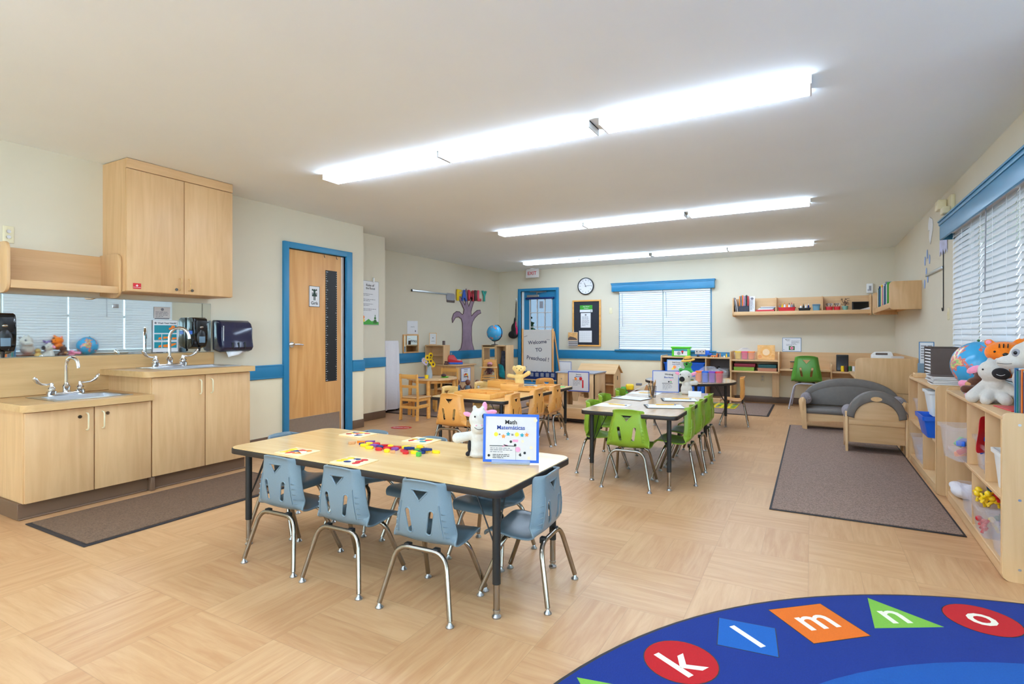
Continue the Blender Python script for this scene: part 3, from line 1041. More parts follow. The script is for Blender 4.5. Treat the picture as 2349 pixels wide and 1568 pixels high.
# ---- mats and rugs
def floor_mat(name, label, x0, x1, y0, y1, m, edge=0.025):
    t = thing(name, label, 'floor mat', ((x0 + x1) / 2, (y0 + y1) / 2, 0))
    w, d = (x1 - x0) / 2, (y1 - y0) / 2
    MB().rbox(-w, w, -d, d, 0.0005, 0.006, 0.002, 2).build('rubber_border', M.rubber, t)
    MB().rbox(-w + edge, w - edge, -d + edge, d - edge, 0.004, 0.012, 0.003, 2).build('pile', m, t)
floor_mat('floor_mat', 'long dark brown mat in front of the sink cabinets', -4.08, -3.37, 1.40, 2.83, M.mat_brown2)
floor_mat('floor_mat', 'large grey-brown mat beside the open shelves under the arched settee', -0.24, 0.755, 3.85, 7.53, M.mat_brown, 0.014)
floor_mat('floor_mat', 'brown mat under the round table by the back wall', -2.3, -0.515, 8.15, 9.6, M.mat_brown)
floor_mat('floor_mat', 'brown mat under the sensory table', -3.75, -1.95, 6.46, 8.0, M.mat_brown)
floor_mat('floor_mat', 'grey-brown mat under the play kitchen table and ladder-back chairs', -5.7, -3.85, 5.92, 8.6, M.mat_brown)
# patterned little mat
t = thing('alphabet_mat', 'small green and yellow patterned mat lying on the brown mat by the blue bin', 'mat', (-1.45, 9.0, 0.012))
MB().rbox(-0.5, 0.45, -0.32, 0.3, 0.0005, 0.006, 0.002, 2).build('base', M.yellow, t)
mb = MB()
rr = random.Random(5)
for i in range(9):
    for j in range(6):
        mb.use((M.leaf, M.grey_blue, M.rug_green, M.ink)[rr.randrange(4)])
        mb.disc((-0.44 + i * 0.105, -0.26 + j * 0.103), rr.uniform(0.03, 0.045), 0.0055, 0.0075, 8)
mb.build('print', None, t)

# round alphabet rug
RC, RR = (1.226, 1.025), 2.03
rug = thing('alphabet_rug', 'large round royal blue alphabet rug with shapes and letters', 'rug', (RC[0], RC[1], 0))
mb = MB()
mb.use(M.rubber).disc((0, 0), RR, 0.0005, 0.008, 128)
mb.use(M.rug_blue).disc((0, 0), RR - 0.012, 0.004, 0.0095, 128)
mb.use(M.rug_light).disc((0, 0), 1.545, 0.005, 0.0102, 96)
for i in range(35):
    ang = math.radians(151.6 - 10.3 * (i - 10))
    kind = i % 4                     # j..: 1 -> triangle (j), 2 -> circle (k), 3 -> diamond (l), 0 -> square (m)
    kind = {9: 'tri', 10: 'circ', 11: 'dia', 12: 'sq'}.get(9 + (i - 9) % 4)
    R = 1.84
    cx, cy = R * math.cos(ang), R * math.sin(ang)
    out, tan = Vector((math.cos(ang), math.sin(ang))), Vector((math.sin(ang), -math.cos(ang)))
    def q(u, v):
        p = Vector((cx, cy)) + tan * u + out * v
        return (p.x, p.y)
    if kind == 'tri':
        o = 0.155
        sh = [q(0, o), q(0.87 * o, -0.5 * o), q(-0.87 * o, -0.5 * o)]
        mm = M.rug_green
    elif kind == 'circ':
        sh = [q(0.122 * math.cos(t_ * math.pi / 16), 0.122 * math.sin(t_ * math.pi / 16)) for t_ in range(32)]
        mm = M.rug_red
    elif kind == 'dia':
        sh = [q(0, 0.14), q(0.14, 0), q(0, -0.14), q(-0.14, 0)]
        mm = M.rug_diamond
    else:
        sh = [q(0.121, 0.121), q(0.121, -0.121), q(-0.121, -0.121), q(-0.121, 0.121)]
        mm = M.rug_orange
    if kind != 'tri':
        mb.use(M.ink)
        c_ = Vector((cx, cy))
        mb.prism([tuple(c_ + (Vector(p) - c_) * 1.03) for p in sh], 0.006, 0.0099)
    mb.use(mm).prism(sh, 0.006, 0.0104)
    if 9 <= i <= 15:
        let = 'jklmnop'[i - 9]
        me = text_mesh(let, 0.16, 0.15 if let in 'kl' else 0.13 if let in 'jp' else 0.095, M.rug_white)
        Tm = Matrix.Translation((cx, cy, 0.0101)) @ Matrix.Rotation(ang - R90, 4, 'Z') @ Matrix.Rotation(-R90, 4, 'X')
        mb.use(M.rug_white).at(Tm)
        mb.add([tuple(v.co) for v in me.vertices], [list(p.vertices) for p in me.polygons])
        mb.at()
mb.build('pile', None, rug)
tag(MB().prism(circ(0, 0, 0.075, 24, 0.05), 0.0004, 0.002).build('floor_sticker', M.brown_print), 'dark oval sticker on the floor at the end of the sink cabinets', 'sticker').location = (-4.42, 1.27, 0)
t = thing('floor_decal', 'red floor decal with white lettering near the ladder-back chair', 'sticker', (-4.34, 5.06, 0.0006), math.radians(18))
MB().prism(circ(0, 0, 0.13, 24, 0.1), 0, 0.001).build('decal', M.red, t)
me = text_mesh('follow me', 0.2, 0.06, M.white)
o = link('lettering', me, t); o.location = (0, 0, 0.0012); o.rotation_euler = (-R90, 0, 0)
# ================================================================== KITCHEN WALL
FX = -4.15                      # cabinet front plane

def bow_handle(parent, x, y, z0, z1, mat, name='handle'):
    mb = MB()
    mb.tube([(x, y, z0), (x + 0.018, y, z0 + 0.002), (x + 0.028, y, z0 + 0.014), (x + 0.028, y, z1 - 0.014), (x + 0.018, y, z1 - 0.002), (x, y, z1)], 0.0048, 8)
    return mb.build(name, mat, parent)

def keyhole(parent, x, y, z):
    mb = MB()
    mb.cyl((x, y, z), (x + 0.006, y, z), 0.011, n=14)
    mb.use(M.black).cyl((x + 0.006, y, z), (x + 0.0065, y, z), 0.003, n=8)
    mb.mats = [M.chrome, M.black]
    return mb.build('lock', None, parent)

def base_cabinet(label, y0, y1, ztop, ymid, locks):
    t = thing('base_cabinet', label, 'cabinet', (0, 0, 0))
    MB().rbox(XL + 0.002, FX - 0.02, y0, y1, 0.1, ztop, 0.002, 1).build('carcass', M.maple, t)
    g = 0.003
    for k, (a, b) in enumerate(((y0, ymid), (ymid, y1))):
        d = MB().rbox(FX - 0.019, FX, a + g, b - g, 0.103, ztop - 0.005, 0.0025, 2).build('door', M.maple, t)
        hy = b - 0.045 if k == 0 else a + 0.045
        bow_handle(d, FX, hy, ztop - 0.15, ztop - 0.04, M.cream)
        if locks:
            keyhole(d, FX, b - 0.083 if k == 0 else a + 0.075, ztop - 0.06 + 0.005 * k)
    return t
cb = base_cabinet('low maple cabinet with two locked doors under the lower sink', 1.42, 2.138, 0.655, 1.785, True)
MB().rbox(XL + 0.002, FX - 0.05, 1.405, 2.138, 0, 0.1, 0.002, 1).rbox(FX - 0.055, FX - 0.035, 1.405, 2.13, 0, 0.012, 0.006, 3).build('toe_kick', M.base, cb)
cb2 = base_cabinet('tall maple cabinet with two doors under the higher sink', 2.142, 2.92, 0.818, 2.532, False)
MB().rbox(XL + 0.002, FX - 0.05, 2.142, 2.9, 0, 0.1, 0.002, 1).rbox(FX - 0.055, FX - 0.035, 2.16, 2.9, 0, 0.012, 0.006, 3).rbox(FX - 0.06, FX - 0.005, 2.135, 2.165, 0, 0.1, 0.004, 2).build('toe_kick', M.base, cb2)

def worktop(label, y0, y1, z0, z1, sx0, sx1, sy0, sy1, cornerleft, splash):
    t = thing('worktop', label, 'worktop')
    x0, x1 = XL + 0.002, -4.115
    r = 0.06
    poly = [(x0, y0), (sx0, y0), (sx0, y1), (x0, y1)]
    mb = MB()
    mb.prism([(x0, y0), (sx0, y0), (sx0, y1), (x0, y1)], z0, z1)
    front = [(sx1, y0)] + ([(x1 - r, y0)] + [(x1 - r + r * math.sin(math.radians(a)), y0 + r - r * math.cos(math.radians(a))) for a in range(10, 91, 16)] if cornerleft else [(x1, y0)]) + [(x1, y1), (sx1, y1)]
    mb.prism(front, z0, z1)
    mb.prism([(sx0, y0), (sx1, y0), (sx1, sy0), (sx0, sy0)], z0, z1)
    mb.prism([(sx0, sy1), (sx1, sy1), (sx1, y1), (sx0, y1)], z0, z1)
    mb.build('slab', M.counter, t)
    return t
S1 = (-4.62, -4.24, 1.615, 2.03)
S2 = (-4.63, -4.24, 2.30, 2.86)
w1 = worktop('lower maple worktop holding the small sink', 1.405, 2.138, 0.657, 0.70, S1[0], S1[1], S1[2], S1[3], True, 0)
w2 = worktop('higher maple worktop holding the larger sink', 2.085, 2.94, 0.82, 0.862, S2[0], S2[1], S2[2], S2[3], True, 0)
sp = thing('backsplash', 'tall maple splashback board running behind both sinks', 'splashback')
MB().rbox(XL, XL + 0.02, 1.405, 2.985, 0.702, 0.968, 0.002, 1).build('board', M.counter, sp)

def sink(label, S, z):
    x0, x1, y0, y1 = S
    t = thing('sink', label, 'sink')
    rim = MB()
    o = 0.022
    # drop-in rim as four strips around the bowl plus the deck at the back
    bx0 = x0 + 0.085
    rim.rbox(x0 - o, bx0, y0 - o, y1 + o, z, z + 0.005, 0.002, 2)
    rim.rbox(x1 - 0.01, x1 + o, y0 - o, y1 + o, z, z + 0.005, 0.002, 2)
    rim.rbox(bx0 - 0.005, x1, y0 - o, y0 + 0.02, z + 0.0002, z + 0.0052, 0.002, 2)
    rim.rbox(bx0 - 0.005, x1, y1 - 0.02, y1 + o, z + 0.0002, z + 0.0052, 0.002, 2)
    rim.build('rim', M.steel, t)
    b = MB()
    X0, X1, Y0, Y1 = bx0, x1 - 0.01, y0 + 0.02, y1 - 0.02
    D = 0.14
    k = 0.025
    top = [(X0, Y0, z + 0.002), (X1, Y0, z + 0.002), (X1, Y1, z + 0.002), (X0, Y1, z + 0.002)]
    bot = [(X0 + k, Y0 + k, z - D), (X1 - k, Y0 + k, z - D), (X1 - k, Y1 - k, z - D), (X0 + k, Y1 - k, z - D)]
    b.add(top + bot, [(4, 5, 6, 7), (0, 4, 7, 3), (1, 2, 6, 5), (0, 1, 5, 4), (3, 7, 6, 2)])
    b.build('bowl', M.steel, t)
    MB().cyl(((X0 + X1) / 2, (Y0 + Y1) / 2, z - D), ((X0 + X1) / 2, (Y0 + Y1) / 2, z - D + 0.003), 0.03).build('drain', M.chrome, t)
    return t
sink('small steel drop-in sink in the lower worktop', S1, 0.70)
sink('larger steel drop-in sink in the higher worktop', S2, 0.862)

def faucet(label, x, y, z, w, hgt, reach, swing):
    t = thing('faucet', label, 'tap', (x, y, z + 0.005))
    mb = MB()
    mb.rbox(-0.025, 0.025, -w / 2, w / 2, 0, 0.022, 0.008)
    mb.build('base_bar', M.chrome_bright, t)
    for s in (-1, 1):
        yy = s * (w / 2 - 0.012)
        mb = MB()
        mb.lathe([(0.028, 0.0), (0.03, 0.03), (0.02, 0.038), (0.02, 0.045), (0.026, 0.05), (0.012, 0.066), (0.011, 0.088), (0.004, 0.09)], (0, yy, 0), 20)
        h = mb.build('valve', M.chrome_bright, t)
        pts = [(0, yy, 0.08), (0.005, yy + s * 0.03, 0.08), (0.012, yy + s * 0.06, 0.084), (0.02, yy + s * 0.085, 0.1), (0.024, yy + s * 0.1, 0.122), (0.026, yy + s * 0.108, 0.135)]
        MB().tube(pts, 0.01, 10, True, [0.007, 0.006, 0.007, 0.011, 0.014, 0.008]).build('lever_handle', M.chrome_bright, h)
    mb = MB()
    mb.lathe([(0.024, 0.02), (0.022, 0.045), (0.026, 0.06), (0.016, 0.075), (0.012, 0.085)], (0, 0, 0), 20)
    mb.build('spout_base', M.chrome_bright, t)
    r = reach / 2
    pts = [(0, 0, 0.07), (0, 0, 0.14), (0, 0, hgt - r)]
    for i in range(1, 10):
        a = math.radians(180 - i * 18.5)
        pts.append(((r + r * math.cos(a)) * math.cos(swing), (r + r * math.cos(a)) * math.sin(swing), hgt - r + r * math.sin(a)))
    last = Vector(pts[-1])
    pts.append(tuple(last + Vector((0.004 * math.cos(swing), 0.004 * math.sin(swing), -0.03))))
    MB().tube(pts, 0.0115, 14).build('spout', M.chrome_bright, t)
    return t
faucet('gooseneck tap with wing handles at the lower sink', -4.585, 1.80, 0.70, 0.19, 0.26, 0.11, 0.25)
faucet('gooseneck tap with wing handles at the higher sink', -4.585, 2.50, 0.862, 0.24, 0.315, 0.16, 0.5)

# long mirror strip
t = thing('wall_mirror', 'long frameless mirror strip above the splashback, reflecting the side window', 'mirror')
MB().box(XL, XL + 0.008, 1.2, 2.962, 0.972, 1.405).build('backing', M.steel, t)
MB().box(XL + 0.008, XL + 0.009, 1.202, 2.960, 0.974, 1.403).build('mirror_glass', M.mirror, t)
MB().rbox(XL + 0.009, XL + 0.014, 2.172, 2.215, 1.335, 1.365, 0.003).build('mirror_clip', M.steel, t)

# hand washing poster with note above, taped on the mirror
s = board('washing_poster', 'white Wash Your Hands poster with teal and orange steps, on the mirror', 'poster', (XL + 0.014, 2.565, 0.98), R90, 0.205, 0.268, 0.004, M.paper, M.grey_floor, 0.002)
txt(s, 'Wash Your Hands!', 0.012, 0.243, 0.15, 0.02, M.ink)
fig(s, [(M.ink_grey, circ(-0.08, 0.243, 0.009)), (M.teal, rect(-0.09, 0.09, 0.16, 0.225)), (M.orange, circ(0.06, 0.205, 0.018)), (M.orange, circ(0.035, 0.195, 0.01)), (M.yellow, circ(0.075, 0.18, 0.01)),
        (M.teal, rect(-0.09, -0.034, 0.1, 0.15)), (M.teal, rect(-0.028, 0.028, 0.1, 0.15)), (M.teal, rect(0.034, 0.09, 0.1, 0.15)),
        (M.teal, rect(-0.09, -0.034, 0.034, 0.084)), (M.teal, rect(-0.028, 0.09, 0.034, 0.084))])
fig(s, [(M.orange, [(-0.06, 0.104), (-0.036, 0.108), (-0.036, 0.125), (-0.055, 0.122)]), (M.orange, [(-0.02, 0.11), (0.026, 0.115), (0.026, 0.13), (-0.018, 0.128)]), (M.orange, [(0.05, 0.104), (0.088, 0.108), (0.088, 0.122), (0.055, 0.122)]),
        (M.orange, [(-0.06, 0.038), (-0.036, 0.042), (-0.036, 0.06), (-0.055, 0.056)]), (M.orange, [(-0.02, 0.042), (0.03, 0.038), (0.084, 0.062), (0.084, 0.074), (0.02, 0.066), (-0.02, 0.06)])], y=-0.0045, name='hand_drawings')
textlines(s, -0.085, 0.092, 0.17, 1, 0.008, M.ink_grey)
s = board('small_notice', 'small grey printed note with a round seal, above the washing poster', 'notice', (XL + 0.012, 2.54, 1.262), R90, 0.13, 0.095, 0.002, M.offwhite)
fig(s, [(M.ink_grey, circ(0, 0.075, 0.012)), (M.ink_grey, rect(-0.055, 0.055, -0.006, 0.004))])
textlines(s, -0.055, 0.05, 0.11, 4, 0.012, M.ink_grey)

# soap dispensers and towel dispenser
def soap(label, y, z, wide):
    t = thing('soap_dispenser', label, 'soap dispenser', (XL + 0.016, y, z))
    prof = rounded(-0.062, 0.062, 0.0, 0.275, 0.022)
    # side profile extruded across: bulging cover
    side = [(0.0, 0.0), (0.085, 0.02), (0.11, 0.06), (0.118, 0.14), (0.112, 0.235), (0.1, 0.265), (0.08, 0.275), (0.0, 0.275)]
    MB().prism([(p[0], p[1]) for p in side], -0.062, 0.062, 'y', 0.008).build('housing', M.black_gloss, t)
    f = MB()
    f.rbox(0.112, 0.124, -0.045, 0.045, 0.15, 0.25, 0.005).ell((0.118, 0, 0.1), (0.014, 0.04, 0.075), 16)
    f.build('front_cover', M.black, t)
    MB().rbox(0.127, 0.132, -0.026, 0.026, 0.055, 0.11, 0.002).build('sticker', M.grey_blue, t)
    MB().ell((0.122, 0, 0.19), (0.01, 0.018, 0.012), 12).build('level_window', M.chrome, t)
    MB().rbox(0.03, 0.09, -0.064, 0.064, 0.13, 0.16, 0.002, 1).build('side_button', M.blue, t)
    MB().cyl((0.085, 0.0, 0.02), (0.085, 0.0, -0.02), 0.012, 0.008, 10).build('nozzle', M.black, t)
soap('black wall soap dispenser at the edge of the view over the lower sink', 1.49, 0.995, True)
soap('black wall soap dispenser beside the paper towel dispenser', 2.80, 1.0, True)
t = thing('towel_dispenser', 'dark translucent paper towel dispenser with a towel hanging out', 'towel dispenser', (XL + 0.002, 3.13, 0.965))
side = [(0.0, 0.02), (0.10, 0.0), (0.145, 0.015), (0.165, 0.045), (0.158, 0.085), (0.15, 0.13), (0.15, 0.22), (0.13, 0.265), (0.09, 0.29), (0.0, 0.295)]
MB().prism(side, -0.155, 0.155, 'y', 0.018, 4).build('cover', plain('smoky_plastic', (42, 42, 66), 0.12, noise=0.05), t)
mb = MB()
for yy in (-0.06, 0.0, 0.06):
    mb.rbox(0.155, 0.17, yy - 0.006, yy + 0.006, 0.03, 0.09, 0.004)
mb.build('grip_ribs', M.black, t)
mb = MB(); mb.tube([(0.152, -0.14, 0.1), (0.153, -0.14, 0.24)], 0.003, 6); mb.box(0.1495, 0.1505, -0.125, -0.06, 0.096, 0.104); mb.build('trim_marks', M.white, t)
vs, fs = [], []
for i in range(7):
    u = i / 6
    for j in range(5):
        v = j / 4
        vs.append((0.10 + 0.03 * math.sin(u * 3 + v) + 0.02 * v, -0.09 + 0.2 * u, 0.02 - v * (0.065 - 0.05 * u) - 0.01 * u + 0.004 * math.sin(u * 9)))
for i in range(6):
    for j in range(4):
        a = i * 5 + j
        fs.append((a, a + 1, a + 6, a + 5))
o = MB().add(vs, fs).build('paper_towel', M.paper, t)
m_ = o.modifiers.new('thick', 'SOLIDIFY'); m_.thickness = 0.0015

# upper cabinet
t = thing('wall_cabinet', 'tall two-door maple wall cabinet reaching the ceiling', 'cabinet')
UX = -4.43
MB().rbox(XL, UX - 0.019, 2.11, 2.948, 1.448, 2.435, 0.002, 1).build('carcass', M.maple, t)
MB().rbox(UX - 0.019, UX, 2.11, 2.948, 2.365, 2.437, 0.002, 1).build('fascia', M.maple_y, t)
for k, (a, b) in enumerate(((2.11, 2.53), (2.53, 2.948))):
    d = MB().rbox(UX - 0.018, UX, a + 0.002, b - 0.002, 1.452, 2.358, 0.0025, 2).build('door', M.maple, t)
    bow_handle(d, UX, b - 0.035 if k == 0 else a + 0.035, 1.482, 1.575, M.counter)
    keyhole(d, UX, b - 0.062 if k == 0 else a + 0.062, 1.485)
s = board('first_aid_sticker', 'small red first aid sticker with a white cross on the wall cabinet door', 'sticker', (UX + 0.001, 2.18, 1.47), R90, 0.056, 0.042, 0.0015, M.red)
fig(s, [(M.white, rect(-0.008, 0.008, 0.022, 0.027)), (M.white, rect(-0.0025, 0.0025, 0.0165, 0.0325)), (M.white, rect(-0.026, 0.026, 0.01, 0.012))], y=-0.0012)
mb = MB().tube([(-4.6, 2.95, 1.63), (-4.6, 2.962, 1.63), (-4.597, 2.966, 1.6), (-4.59, 2.966, 1.57)], 0.003, 6).ell((-4.59, 2.966, 1.56), (0.014, 0.005, 0.02), 8)
tag(mb.build('key_hook', M.chrome), 'small keys hanging on the side of the wall cabinet', 'keys')
# open shelf beside the cabinet
t = thing('open_wall_shelf', 'open maple wall shelf with rounded ends beside the wall cabinet', 'shelf')
MB().rbox(XL, XL + 0.018, 1.37, 2.108, 1.46, 1.72, 0.002, 1).build('back_panel', M.maple_y, t)
MB().rbox(XL + 0.018, -4.50, 1.47, 2.089, 1.455, 1.4775, 0.003).rbox(-4.515, -4.497, 1.47, 2.089, 1.430, 1.482, 0.003).build('shelf_board', M.maple_y, t)
for yy in (1.45, 2.09):
    pr_ = [(XL, 1.40), (-4.60, 1.40)] + arc(-4.55, 1.465, 0.065, 270, 360, 6) + arc(-4.52, 1.69, 0.04, 0, 90, 6)[0:] + [(XL, 1.73)]
    pr_ = [(XL, 1.42), (-4.62, 1.40)] + arc(-4.56, 1.47, 0.07, 270, 360, 6) + arc(-4.55, 1.67, 0.06, 0, 90, 6) + [(XL, 1.73)]
    MB().prism(pr_, yy, yy + 0.018, 'y', 0.003, 2).build('end_panel', M.maple, t)
t = thing('wall_outlet', 'cream double jack plate on the wall above the open shelf', 'outlet', (XL, 1.55, 1.75))
MB().rbox(0, 0.006, -0.03, 0.03, 0, 0.115, 0.002).build('plate', M.cream, t)
for z in (0.04, 0.078):
    MB().cyl((0.006, 0, z), (0.012, 0, z), 0.012, n=14).build('jack', M.chrome, t)
# ================================================================== STACKING CHAIRS
PROF = [(0.150, 0.256), (0.140, 0.272), (0.115, 0.281), (0.07, 0.280), (0.02, 0.273), (-0.03, 0.269), (-0.07, 0.271), (-0.098, 0.284), (-0.116, 0.306), (-0.124, 0.34), (-0.127, 0.38), (-0.126, 0.42), (-0.124, 0.46), (-0.122, 0.50), (-0.124, 0.522), (-0.130, 0.535)]
HALF = [0.118, 0.132, 0.142, 0.148, 0.150, 0.150, 0.150, 0.150, 0.150, 0.146, 0.137, 0.128, 0.120, 0.114, 0.110, 0.100]

def interp(tab, s):
    n = len(tab) - 1
    s = min(max(s, 0), 0.99999) * n
    i = int(s)
    f = s - i
    a, b = tab[i], tab[min(i + 1, n)]
    if isinstance(a, tuple):
        p0, p3 = tab[max(i - 1, 0)], tab[min(i + 2, n)]
        return tuple(0.5 * ((2 * a[k]) + (b[k] - p0[k]) * f + (2 * p0[k] - 5 * a[k] + 4 * b[k] - p3[k]) * f * f + (3 * a[k] - p0[k] - 3 * b[k] + p3[k]) * f ** 3) for k in range(2))
    return a * (1 - f) + b * f

def shell_pt(s, t, sx, sz):
    y, z = interp(PROF, s)
    w = interp(HALF, s)
    back = min(1, max(0, (s - 0.45) / 0.12))
    seat = 1 - back
    e = max(0.0, abs(t) - 0.72) / 0.28
    e2 = e * e
    y += back * (0.036 * e2 + 0.01 * t * t)
    z += seat * (0.012 * t * t - 0.006 * e2) * min(1, (s + 0.02) * 6) - back * 0
    if s > 0.9:
        z -= (s - 0.9) * 10 * 0.012 * abs(t) ** 3
    return Vector((t * w * sx, y * sx, z * sz))

def shell_mesh(mat, sx, sz):
    ns, nt = 60, 30
    vs = [tuple(shell_pt(i / ns, -1 + 2 * j / nt, sx, sz)) for i in range(ns + 1) for j in range(nt + 1)]
    fs = [(i * (nt + 1) + j, i * (nt + 1) + j + 1, (i + 1) * (nt + 1) + j + 1, (i + 1) * (nt + 1) + j) for i in range(ns) for j in range(nt)]
    mb = MB([mat]).add(vs, fs)
    me = mb.mesh('shell')

    def xz(t, z):       # find a point of the back at height z
        lo, hi = 0.55, 1.0
        for _ in range(30):
            m = (lo + hi) / 2
            if shell_pt(m, t, sx, sz).z < z * sz:
                lo = m
            else:
                hi = m
        return shell_pt(lo, t, sx, sz)
    cut = MB([mat])
    tri = [(-0.043, 0.497), (0.043, 0.497), (0.0, 0.452)]
    holes = [tri]
    for s_ in (-1, 1):
        cx, cz, tilt = s_ * 0.052, 0.370, -s_ * 0.17
        sl = []
        for k in range(16):
            a = 2 * math.pi * k / 16
            px, pz = 0.014 * math.cos(a), 0.014 * math.sin(a) + (0.037 if math.sin(a) > 0 else -0.037)
            sl.append((cx + px * math.cos(tilt) - pz * math.sin(tilt), cz + px * math.sin(tilt) + pz * math.cos(tilt)))
        holes.append(sl)
    for h in holes:
        cut.prism([(p[0] * sx, p[1] * sz) for p in h], -0.22 * sx, -0.03 * sx, 'y')

    def sol(o):
        m = o.modifiers.new('s', 'SOLIDIFY')
        m.thickness = 0.006
        m.offset = 0

    def boo(o):
        c = bpy.data.objects.new('cut', cut.mesh('cut'))
        COL.objects.link(c)
        m = o.modifiers.new('b', 'BOOLEAN')
        m.operation = 'DIFFERENCE'
        m.solver = 'EXACT'
        m.object = c
        return c
    out = bake(me, [sol, boo])
    # rims around the holes, ridges on the side wings
    ex = MB([mat])
    for h in holes:
        pts = []
        n = len(h)
        for i in range(n):
            a, b = h[i], h[(i + 1) % n]
            steps = 5 if n == 3 else 1
            for k in range(steps):
                f = k / steps
                pts.append((a[0] * (1 - f) + b[0] * f, a[1] * (1 - f) + b[1] * f))
        P = [xz(p[0] / (0.125), p[1]) for p in pts]
        P = [Vector((pts[i][0] * sx, P[i].y - 0.002, pts[i][1] * sz)) for i in range(len(P))]
        P.append(P[0]); P.append(P[1])
        ex.tube([tuple(p) for p in P], 0.0038, 6, False)
    for s_ in (-1, 1):
        for k in range(5):
            z = 0.312 + k * 0.024
            a = xz(s_ * 0.80, z)
            b = xz(s_ * 0.985, z - 0.004)
            ex.tube([(a.x, a.y - 0.006, a.z + 0.004), ((a.x + b.x) / 2, (a.y + b.y) / 2 - 0.004, (a.z + b.z) / 2), (b.x, b.y - 0.001, b.z - 0.006)], 0.003, 6)
    for s_ in (-1, 1):
        pts = []
        for k in range(9):
            q_ = xz(s_ * 0.74, 0.300 + 0.018 * k)
            pts.append((q_.x, q_.y - 0.004, q_.z))
        ex.tube(pts, 0.003, 6)
    # rolled edge all round
    edge = [shell_pt(i / 40, -1, sx, sz) for i in range(41)] + [shell_pt(1, -1 + 2 * i / 16, sx, sz) for i in range(1, 17)] + [shell_pt(1 - i / 40, 1, sx, sz) for i in range(1, 41)] + [shell_pt(0, 1 - 2 * i / 16, sx, sz) for i in range(1, 17)]
    ex.tube([tuple(p) for p in edge], 0.0045, 6, False)
    m2 = ex.mesh('ex')
    bm = bmesh.new()
    bm.from_mesh(out)
    bm.from_mesh(m2)
    me3 = bpy.data.meshes.new('chair_shell')
    bm.to_mesh(me3)
    bm.free()
    me3.materials.append(mat)
    me3.polygons.foreach_set('use_smooth', [True] * len(me3.polygons))
    me3.set_sharp_from_angle(angle=math.radians(40))
    return me3

def bend(p0, p1, p2, r, n=6):
    """Round the corner at p1."""
    p0, p1, p2 = Vector(p0), Vector(p1), Vector(p2)
    a, b = p1 + (p0 - p1).normalized() * r, p1 + (p2 - p1).normalized() * r
    return [tuple(a.lerp(p1, t).lerp(p1.lerp(b, t), t)) for t in [i / n for i in range(n + 1)]]

def make_chair(name, label, mat, sx, sz, metal, group=None):
    t = thing(name, label, 'chair', group=group)
    link('seat_shell', shell_mesh(mat, sx, sz), t)
    zt = 0.253 * sz
    r = 0.0105
    for (yt, yf, xf, xb) in ((-0.112, -0.165, 0.172, 0.118), (0.06, 0.155, 0.152, 0.112)):
        for s_ in (-1, 1):
            foot = (s_ * xf * sx, yf * sx, 0.022)
            top = (s_ * xb * sx, yt * sx, zt)
            inner = (s_ * 0.055 * sx, yt * sx, zt)
            pts = [foot] + bend(foot, top, inner, 0.06 * sx) + [inner]
            leg = MB().tube(pts, r, 12).build('leg', metal, t)
            MB().lathe([(0.0, 0), (0.016, 0), (0.0165, 0.004), (0.008, 0.014), (0.006, 0.02), (0.0085, 0.024)], (foot[0], foot[1], 0), 14).build('glide', M.steel, leg)
        MB().tube([(-0.056 * sx, yt * sx, zt), (0.056 * sx, yt * sx, zt)], r, 12).build('cross_bar', metal, t)
    for s_ in (-1, 1):
        for yy in (-0.104, 0.058):
            MB().rbox((s_ * 0.07 - 0.014) * sx, (s_ * 0.07 + 0.014) * sx, yy * sx - 0.014, yy * sx + 0.012, zt - 0.012, zt + (0.02 if yy > 0 else 0.014), 0.004, 2).build('bracket', M.black_matte, t)
    return t

def place(root, first, x, y, face, label, group):
    """FACE: compass direction the sitter looks, in degrees from +y counter-clockwise."""
    rz = math.radians(face)
    if first[0]:
        first[0] = False
        root.location = (x, y, 0); root.rotation_euler = (0, 0, rz)
        root['label'] = label; root['group'] = group
        return root
    return dup(root, (x, y, 0), rz, label, group)

f_ = [True]
blue = make_chair('school_chair', 'blue', M.chair_blue, 1.0, 1.0, M.chrome)
G = 'blue chairs around the front table'
place(blue, f_, -1.40, 1.86, 3, 'blue plastic chair at the near side of the Math table, beside its black front leg', G)
place(blue, f_, -1.865, 1.86, 1, 'blue plastic chair in the middle of the near side of the Math table', G)
place(blue, f_, -2.29, 1.865, 2, 'blue plastic chair at the near side of the Math table, closest to the sinks', G)
place(blue, f_, -1.11, 2.14, 94, 'blue plastic chair alone at the table end next to the Math sign', G)
place(blue, f_, -2.665, 2.16, -88, 'blue plastic chair at the table end facing the sink cabinets mat', G)
place(blue, f_, -2.34, 2.39, 180, 'blue plastic chair across the Math table, in front of the washroom door', G)
place(blue, f_, -1.90, 2.39, 178, 'blue plastic chair across the Math table, behind the puzzle board near the cow puppet', G)
place(blue, f_, -1.45, 2.38, 181, 'blue plastic chair across the Math table, hidden behind the cow puppet', G)

f_ = [True]
green = make_chair('school_chair', 'green', M.chair_green, 1.03, 1.08, M.chrome)
G = 'green chairs around the writing table'
place(green, f_, -1.19, 3.99, 2, 'green plastic chair at the near end of the writing table, back to the camera', G)
place(green, f_, -0.93, 4.35, 92, 'green plastic chair on the mat side of the writing table, nearest the camera', G)
place(green, f_, -0.93, 4.79, 91, 'green plastic chair on the mat side of the writing table, between two others', G)
place(green, f_, -0.935, 5.27, 90, 'green plastic chair on the mat side of the writing table, nearest the round table', G)
place(green, f_, -1.505, 4.28, -90, 'green plastic chair on the door side of the writing table, nearest the camera', G)
place(green, f_, -1.585, 4.80, -91, 'green plastic chair on the door side of the writing table, between two others', G)
place(green, f_, -1.60, 5.33, -88, 'green plastic chair on the door side of the writing table, nearest the sensory table', G)

